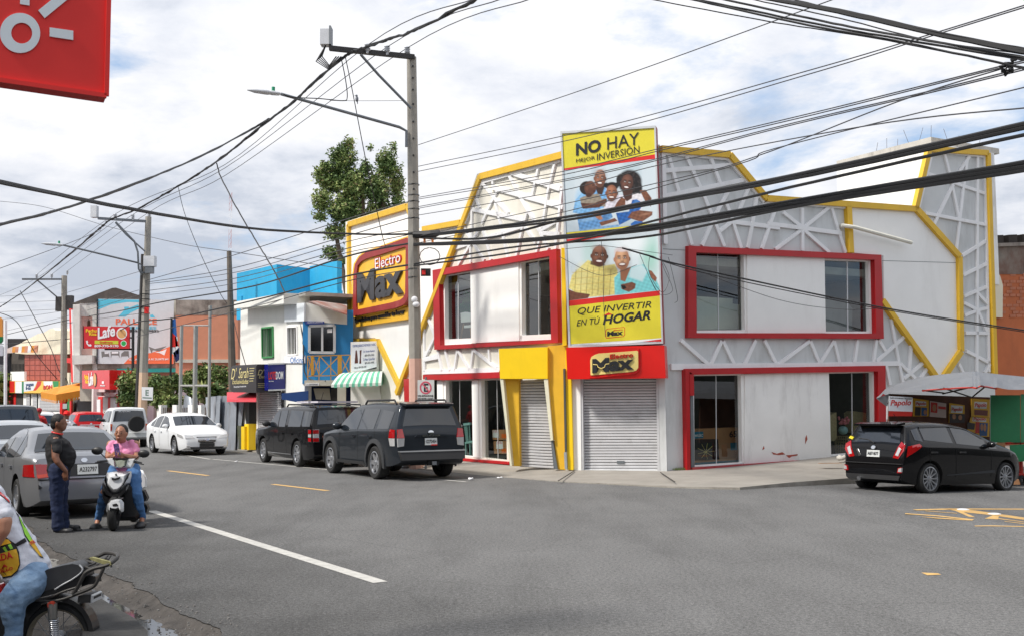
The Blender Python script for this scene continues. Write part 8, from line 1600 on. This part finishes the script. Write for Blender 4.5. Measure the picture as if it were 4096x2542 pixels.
jn=remesh(b,'jeans',M_LJEAN,rd_,.01)
for dy in (-.22,.22):b=MB();p=K(120,1800,dy);b.ball(p,(.13,.05,.05));remesh(b,'shoe',M_SHOE,rd_,.01)
M_VY=mat('vest yellow',S(226,176,40),.7,var=.06,bump=.2,bscale=8);M_VL=mat('vest lime',S(150,220,60),.6);M_VB=mat('vest black trim',(.015,.016,.018),.8)
zz=lambda pts:[Zm(*p) for p in pts]
org=ORG[rd_]
drape(shirt,org,[zz([(-60,470),(60,500),(160,570),(195,650),(208,780),(180,850),(120,905),(-60,945)])],M_VB,'vest_panel',.010)
drape(shirt,org,[zz([(-60,690),(90,640),(165,620),(185,680),(198,775),(172,840),(115,890),(-60,925)]),zz([(-60,500),(85,525),(115,560),(0,590),(-60,600)])],M_VY,'vest_panel',.016)
drape(shirt,org,[zz([(80,580),(110,570),(135,615),(105,625)]),zz([(25,610),(50,595),(80,645),(60,655)])],M_VL,'reflective_stripe',.02)
drape(shirt,org,[zz([(150,570),(255,505),(275,545),(175,595)])],M_VB,'vest_strap',.012)
drape(shirt,org,[zz([(-60,-10),(60,90),(150,180),(200,290),(240,360),(330,520),(450,720),(415,705),(300,555),(250,480),(235,420),(190,290),(110,160),(40,100),(-60,40)])],M_VB,'vest_back',.008)
drape(shirt,org,[zz([(195,290),(215,300),(325,520),(305,545),(255,470)])],M_VL,'reflective_stripe',.014);drape(shirt,org,[zz([(320,515),(335,530),(435,700),(405,690),(300,560)])],M_VY,'vest_back',.014);drape(shirt,org,[zz([(-60,-15),(40,65),(120,150),(110,162),(40,90),(-60,15)])],F_RED,'vest_collar',.014)
fv=Fac((K(100,760).x,BD-.235),87)
def vest_text(t,bl,br,tl,k):
    vs,fs=text2d(t,.03);me=shirt.data;bv=BVHTree.FromPolygons([v.co.copy()+org for v in me.vertices],[tuple(p.vertices) for p in me.polygons]);P_=[]
    for a_,c_ in vs:
        x,y=bl[0]+(br[0]-bl[0])*a_+(tl[0]-bl[0])*c_,bl[1]+(br[1]-bl[1])*a_+(tl[1]-bl[1])*c_;d=sight(Zm(x,y)).normalized();h=bv.ray_cast(EYE,d);q=h[0] if h[0] is not None else EYE+d*(BD-.2);P_.append(q-d*.021)
    b=MB();b.add(P_,fs);b.build('lettering',mat('vest red print',S(206,40,34),.6),rd_)
vest_text('PARADA',(-190,790),(135,715),(-205,720),0);vest_text('LA',(-20,845),(78,805),(-25,805),0);vest_text('LUQUILLO',(-120,915),(132,835),(-125,880),0);vest_text('PA',(318,580),(365,560),(308,545),0)
# ---- two far riders
def far_rider(label,blabel,zx,zy0,d,shirt_m,cap_m,face,skin):
    Zc_=zf(0,1560,500,2224);Q=lambda x,y,dd=0:at_y(Zc_(x,y),d+dd);hcx=Q(zx,zy0+42)
    g0=Vector((hcx.x,d,0));t=thing('person',label,'person',tuple(g0));s=face;h=hcx
    b=MB();b.ball(h,(.085,.095,.115));b.ball(h+Vector((0,.08*s,-.03)),(.03,.03,.03));limb(b,[(h+Vector((0,-.02*s,-.08)),.055),(h+Vector((0,-.03*s,-.2)),.06)]);limb(b,[(h+Vector((0,-.03*s,-.3)),.14),(h+Vector((0,-.1*s,-.7)),.15)])
    for sx in (-1,1):
        limb(b,[(h+Vector((sx*.2,-.03*s,-.27)),.055),(h+Vector((sx*.27,.05*s,-.55)),.045),(h+Vector((sx*.3,.35*s,-.62)),.032)]);hand(b,h+Vector((sx*.3,.35*s,-.62)),h+Vector((sx*.3,.5*s,-.62)),Vector((sx,0,0)),.08,.5)
        limb(b,[(h+Vector((sx*.12,-.05*s,-.8)),.09),(h+Vector((sx*.18,.4*s,-.85)),.07),(h+Vector((sx*.18,.25*s,-1.3)),.045)])
    remesh(b,'body',skin,t,.014)
    b=MB();limb(b,[(h+Vector((0,-.03*s,-.2)),.09),(h+Vector((0,-.04*s,-.32)),.165),(h+Vector((0,-.1*s,-.6)),.165),(h+Vector((0,-.1*s,-.75)),.17)])
    for sx in (-1,1):limb(b,[(h+Vector((sx*.13,-.03*s,-.26)),.09),(h+Vector((sx*.21,-.02*s,-.32)),.08),(h+Vector((sx*.25,.02*s,-.46)),.07)])
    remesh(b,'shirt',shirt_m,t,.016)
    b=MB()
    for sx in (-1,1):limb(b,[(h+Vector((sx*.1,-.08*s,-.78)),.13),(h+Vector((sx*.18,.4*s,-.85)),.09),(h+Vector((sx*.18,.25*s,-1.3)),.06)])
    remesh(b,'trousers',M_NAVY,t,.016)
    b=MB();b.ball(h+Vector((0,0,.035)),(.1,.112,.1));b.ball(h+Vector((0,.1*s,.03)),(.07,.08,.02));remesh(b,'cap',cap_m,t,.012)
    k=thing('motorcycle',blabel,'motorcycle',tuple(g0));m_=M_SCB
    for y in (-.6,.68):b=MB();b.lathe([(.2,-.05),(.27,-.05),(.29,0),(.27,.05),(.2,.05)],g0+Vector((0,y*s,.29)),(1,0,0),20,0,True);b.build('wheel',M_TYRE,k,smooth=True)
    b=MB();b.box(g0+Vector((0,-.2*s,.74)),(.26,.7,.12));b.build('seat',m_,k);b=MB();b.box(g0+Vector((0,.05*s,.5)),(.22,.9,.3));b.build('body',m_,k);b=MB();b.tube([g0+Vector((-.36,.42*s,1.0)),g0+Vector((0,.5*s,.95)),g0+Vector((.36,.42*s,1.0))],.02,6);b.build('handlebar',M_CLAD,k);b=MB();b.tube([g0+Vector((0,.5*s,.95)),g0+Vector((0,.68*s,.3))],.04,6);b.build('fork',M_CLAD,k);b=MB();b.ball(g0+Vector((0,.58*s,.9)),(.1,.07,.1));b.build('headlamp',M_CLEAR,k,smooth=True)
    for sx in (-1,1):b=MB();b.ball(g0+Vector((sx*.42,.42*s,1.18)),(.08,.02,.055));b.tube([g0+Vector((sx*.3,.42*s,1.0)),g0+Vector((sx*.42,.42*s,1.16))],.01,5);b.build('mirror',M_CLAD,k,smooth=True)
far_rider('person in red polo shirt and dark red cap riding away, seen from behind','dark motorcycle ridden away by the person in the red polo shirt',700,325,42.5,mat('red polo',S(186,40,44),.85,var=.08),mat('dark red cap',S(160,34,46),.8),1,SK_M)
far_rider('person in white t-shirt and bright red cap riding toward the camera','dark motorcycle ridden toward the camera by the person in the red cap',1190,388,33.5,M_WSH,mat('bright red cap',S(222,24,24),.8),-1,SK_M)
# ================================================================ big red sign at the top left, shop goods, litter
Zg=zf(0,0,500,1680);GS=Fac(at_y(V(250,225),7.2).xy,64)
rs_=thing('hanging_sign','big red square sign with a white ring and rays at the upper left','sign',tuple(GS.P(V(120,215),0)))
M_GR=mat('red sign face',S(222,36,28),.55,var=.03,scale=2);M_GW=flat('logo white',214,222,226)
fpts=zq(Zg,(-900,-1500),(1488,-1300),(1428,1300),(0,1090),(-900,960));b=MB();L=[GS.P(p) for p in fpts];b.prism(L,-GS.n*.17);b.build('box',M_GR,rs_)
for p,q in ((1,2),(2,3),(3,4)):b=MB();b.bar(L[p],L[q],.03,.03,GS.n);b.build('edge_frame',M_GR,rs_)
b=MB();b.slab([[GS.P(Zg(*p),.012) for p in ell(270,445,272,268,40,.6)],[GS.P(Zg(*p),.012) for p in ell(292,447,142,140,36,.6)]],-GS.n*.01);b.build('ring',M_GW,rs_)
for q in ([(668,370),(985,415),(985,540),(668,492)],[(515,140),(600,245),(900,0),(1050,-110),(960,-210),(690,0)],[(270,-250),(397,-240),(397,75),(270,55)]):GS.slab('ray',zq(Zg,*q),.004,.014,M_GW,rs_)
b=MB();e=GS.P(Zg(-700,900),-.14);b.tube([(e.x,e.y,-.4),(e.x,e.y,e.z+1.2)],.08,8);b.build('post',M_STEEL,rs_)
# ---- goods behind the windows
def goods(name,label,cat,f,q,o0,o1,m,extra=None):
    t=thing(name,label,cat,tuple(f.P(q[-1],o1)));f.slab('body',q,o0,o1,m,t)
    return t
bx=goods('television_box','brown television carton marked 65 standing in the lower right window','box',FR,zq(Z8,(412,845),(822,830),(838,1160),(420,1190)),-.75,-.45,crd)
FR.slab('print',zq(Z8,(414,940),(635,938),(645,1130),(420,1140)),-.449,-.445,F_BLK,bx);FR.slab('print',zq(Z8,(412,872),(495,868),(497,930),(414,935)),-.449,-.445,flat('carton teal',20,120,150),bx);FR.slab('print',zq(Z8,(748,975),(808,972),(812,1040),(752,1044)),-.449,-.445,flat('carton teal',20,120,150),bx);FR.slab('print',zq(Z8,(420,1160),(838,1130),(838,1160),(420,1190)),-.449,-.445,flat('carton teal',20,120,150),bx)
text_on(FR,'65',Z8(738,925),Z8(808,920),Z8(738,865),-.443,F_BLK,bx,.002,.03);text_on(FR,'MILEC',Z8(418,920),Z8(492,916),Z8(418,895),-.443,F_WHT,bx,.002,.02)
for k in range(9):a=k*.7;b=MB();b.tube([FR.P(Z8(520,1060),-.44),FR.P(Z8(520+80*math.cos(a),1050+75*math.sin(a)),-.44)],.006,4);b.build('print_line',M_CRM,bx)
goods('foam_stack','pale foam mattress stack behind the upper right left-hand pane','mattress',FR,zq(Z7,(285,1035),(500,1050),(500,1080),(540,1085),(542,1232),(285,1236)),-1.4,-.5,mat('pale foam',S(226,224,206),.8,var=.05))
goods('grey_sofa_back','grey cushioned seat behind the upper right right-hand pane','sofa',FR,zq(Z7,(1062,1050),(1190,1065),(1225,1110),(1220,1240),(1066,1244)),-1.4,-.6,mat('grey upholstery',S(150,152,154),.8,var=.1))
ch=thing('white_chair','white dining chair standing in the upper left window','chair',tuple(FL.P(Z4b(440,1440),-.6)))
for n_,q in (('backrest',[(405,1262),(440,1255),(476,1262),(474,1320),(410,1325)]),('seat',[(430,1345),(485,1340),(485,1358),(430,1362)])):FL.slab(n_,zq(Z4b,*q),-.62,-.55,F_WHT,ch)
for q in ((425,1335,402,1440),(470,1358,478,1440)):FL.bar('leg',Z4b(q[0],q[1]),Z4b(q[2],q[3]),.035,-.62,-.58,mat('chair wood',S(170,130,96),.6),ch)
pl_=thing('indoor_plant','green potted plant behind the white chair in the upper left window','plant',tuple(FL.P(Z4b(450,1250),-.9)));leaves('foliage',[(FL.P(Z4b(445,1225),-.9),(.28,.2,.3)),(FL.P(Z4b(462,1165),-.9),(.16,.15,.3))],160,.12,pl_,seed=12,shell=.2,mats=[mat('indoor leaf',S(90,190,110),.5)]*4)
mint=mat('mint paint',S(150,196,190),.6);c2=thing('mint_chair','mint green slatted chair behind the lower left window beside the grey SUV','chair',tuple(FL.P(Zf(560,1260),-.5)))
for q in ((530,880,560,1110),(545,880,572,1110),(560,880,582,1110),(590,870,604,1110)):FL.bar('slat',Zf(q[0],q[1]),Zf(q[2],q[3]),.03,-.55,-.52,mint,c2)
FL.slab('top_rail',zq(Zf,(520,880),(600,868),(602,900),(524,908)),-.56,-.5,mint,c2);FL.slab('seat',zq(Zf,(540,1105),(635,1085),(635,1110),(542,1128)),-.56,-.2,mint,c2)
for q in ((548,1120,552,1265),(600,1115,604,1265)):FL.bar('leg',Zf(q[0],q[1]),Zf(q[2],q[3]),.05,-.56,-.51,mint,c2)
for k,(q,lb) in enumerate((([(872,958),(1050,955),(1050,1080),(880,1078)],'upper brown carton with price sheet behind the window beside the yellow portal'),([(888,1095),(1062,1090),(1064,1250),(895,1245)],'lower brown carton with price sheet behind the window beside the yellow portal'))):
    t=goods('carton',lb,'box',FL,zq(Zf,*q),-.7,-.35,crd);y=q[0][1];FL.slab('price_sheet',zq(Zf,(878+k*45,y+5),(950+k*45,y+2),(955+k*50,y+95),(880+k*42,y+92)),-.349,-.345,F_WHT,t);text_on(FL,'15%',Zf(888+k*45,y+35),Zf(945+k*45,y+32),Zf(888+k*45,y+10),-.344,F_RED,t,.001);FL.slab('orange_patch',zq(Zf,(985,y+50+k*40),(1045,y+48+k*40),(1047,y+100+k*40),(988,y+98+k*40)),-.349,-.345,flat('carton orange',230,110,40),t)
wk=mat('wicker',S(190,170,130),.7,var=.2,scale=20)
for q,lb in (([(1672,720),(1735,690),(1738,930),(1715,960),(1680,950)],'wicker armchair at the left of the flower vase'),([(1880,700),(1905,680),(2035,700),(2045,675),(2065,685),(2068,880),(1895,880)],'wicker armchair at the right of the flower vase')):goods('wicker_chair',lb,'chair',FR,zq(Z8,*q),-.9,-.6,wk)
vs_=thing('flower_vase','round pale blue vase of pink flowers on a wire basket table','vase',tuple(FR.P(Z8(1795,900),-.55)));vc=FR.P(Z8(1797,858),-.55);b=MB();b.ball(vc,(.135,.135,.12),16,12);b.build('vase',mat('pale blue ceramic',S(160,200,204),.3),vs_,smooth=True)
rf_=random.Random(9);pk=mat('pink petals',S(226,130,140),.7);fc_=FR.P(Z8(1797,765),-.55)
for k in range(26):b=MB();b.ball(fc_+Vector((rf_.uniform(-.15,.15),rf_.uniform(-.08,.08),rf_.uniform(-.1,.1))),.035,8,6);b.build('blossom',pk,vs_,smooth=True)
bt=thing('basket_table','round wire basket table under the flower vase','table',tuple(FR.P(Z8(1790,1075),-.55)))
c0_,c1_=FR.P(Z8(1790,912),-.55),FR.P(Z8(1785,1075),-.55)
for k in range(18):a=k*math.pi/9;b=MB();b.tube([c0_+Vector((.15*math.cos(a),.15*math.sin(a),0)),c0_.lerp(c1_,.5)+Vector((.2*math.cos(a),.2*math.sin(a),0)),c1_+Vector((.16*math.cos(a),.16*math.sin(a),0))],.007,4);b.build('wire',wk,bt)
for k in range(7):b=MB();q=c0_.lerp(c1_,k/6);b.lathe([(.155+.045*math.sin(k/6*math.pi),-.006),(.165+.045*math.sin(k/6*math.pi),.006)],q,(0,0,1),18);b.build('hoop',wk,bt)
# ---- litter and small things on the ground
def litter(name,label,cat,px,z,size,m,rz=0,flat_=False):
    p=on_ground(px,z);b=MB();rd=random.Random(hash(label) % 999 if False else len(label))
    if flat_:b.prism([p+Vector((size[0]*math.cos(a)*rd.uniform(.7,1.1),size[1]*math.sin(a)*rd.uniform(.7,1.1),.012+rd.uniform(0,.02))) for a in [k*math.pi/4 for k in range(8)]],(0,0,.008))
    else:
        b.ball(p+Vector((0,0,size[2]*.8)),size,10,7);b.v=[tuple(Vector(v)+Vector((noise.noise(Vector(v)*14),noise.noise(Vector(v)*14+Vector((5,0,0))),noise.noise(Vector(v)*14+Vector((0,5,0)))))*size[0]*.5) for v in b.v]
    return tag(b.build(name,m,None,smooth=not flat_ and 'all',loc=tuple(p)),label,cat)
pls=mat('clear plastic bag',S(190,194,198),.25,var=.2)
litter('cardboard_piece','torn piece of brown cardboard on the pavement left of the black hatchback','cardboard',V(1975,1103),.27,(.34,.14,0),crd,0,True);litter('stone','grey stone at the wall foot left of the black hatchback','stone',V(2002,1092),.3,(.13,.08,.06),M_CONCRAW)
litter('plastic_bag','crumpled pale plastic bag lying under the grey SUV','litter',V(963,1112),0,(.22,.14,.1),pls);litter('cardboard_piece','flattened cardboard under the rear of the grey SUV','cardboard',V(1010,1108),.05,(.4,.2,0),crd,0,True)
litter('paper_scrap','white paper scrap on the road near the white sedan','litter',V(562,1097),0,(.06,.04,.015),F_WHT);litter('paper_scrap','white paper scrap at the pavement edge before the yellow portal','litter',V(1121,1140),0.01,(.07,.05,.03),F_WHT);litter('paper_scrap','small white paper scrap on the pavement edge left of the corner','litter',V(1189,1136),.02,(.07,.03,.02),F_WHT)
litter('plastic_cup','crushed clear plastic cup in the gutter behind the motorcycle wheel','litter',Zm(1050,1440),-.25,(.04,.03,.025),pls)
for k,(x,y) in enumerate(((1535,298),(1830,335))):
    p=on_ground(Zk(x,y));p.z=gz(p.x,p.y);b=MB();b.lathe([(.10,0),(.10,.012),(.06,.022)],p,(0,0,1),14);tag(b.build('road_stud',F_WHT,loc=tuple(p)),('left','right')[k]+' white road stud on the yellow direction marking','road stud')
b=MB();rg=random.Random(11)
for k in range(500):
    x=rg.uniform(0,1);p=FR.W(.2+rg.random()*1.0,.14,rg.uniform(.02,.12));h=rg.uniform(.02,.07);d=Vector((rg.uniform(-.03,.03),rg.uniform(-.03,.03),h));t=Vector((.004,.003,0));b.poly([p-t,p+t,p+d])
tag(b.build('grass',M_LF[0]),kind='stuff')
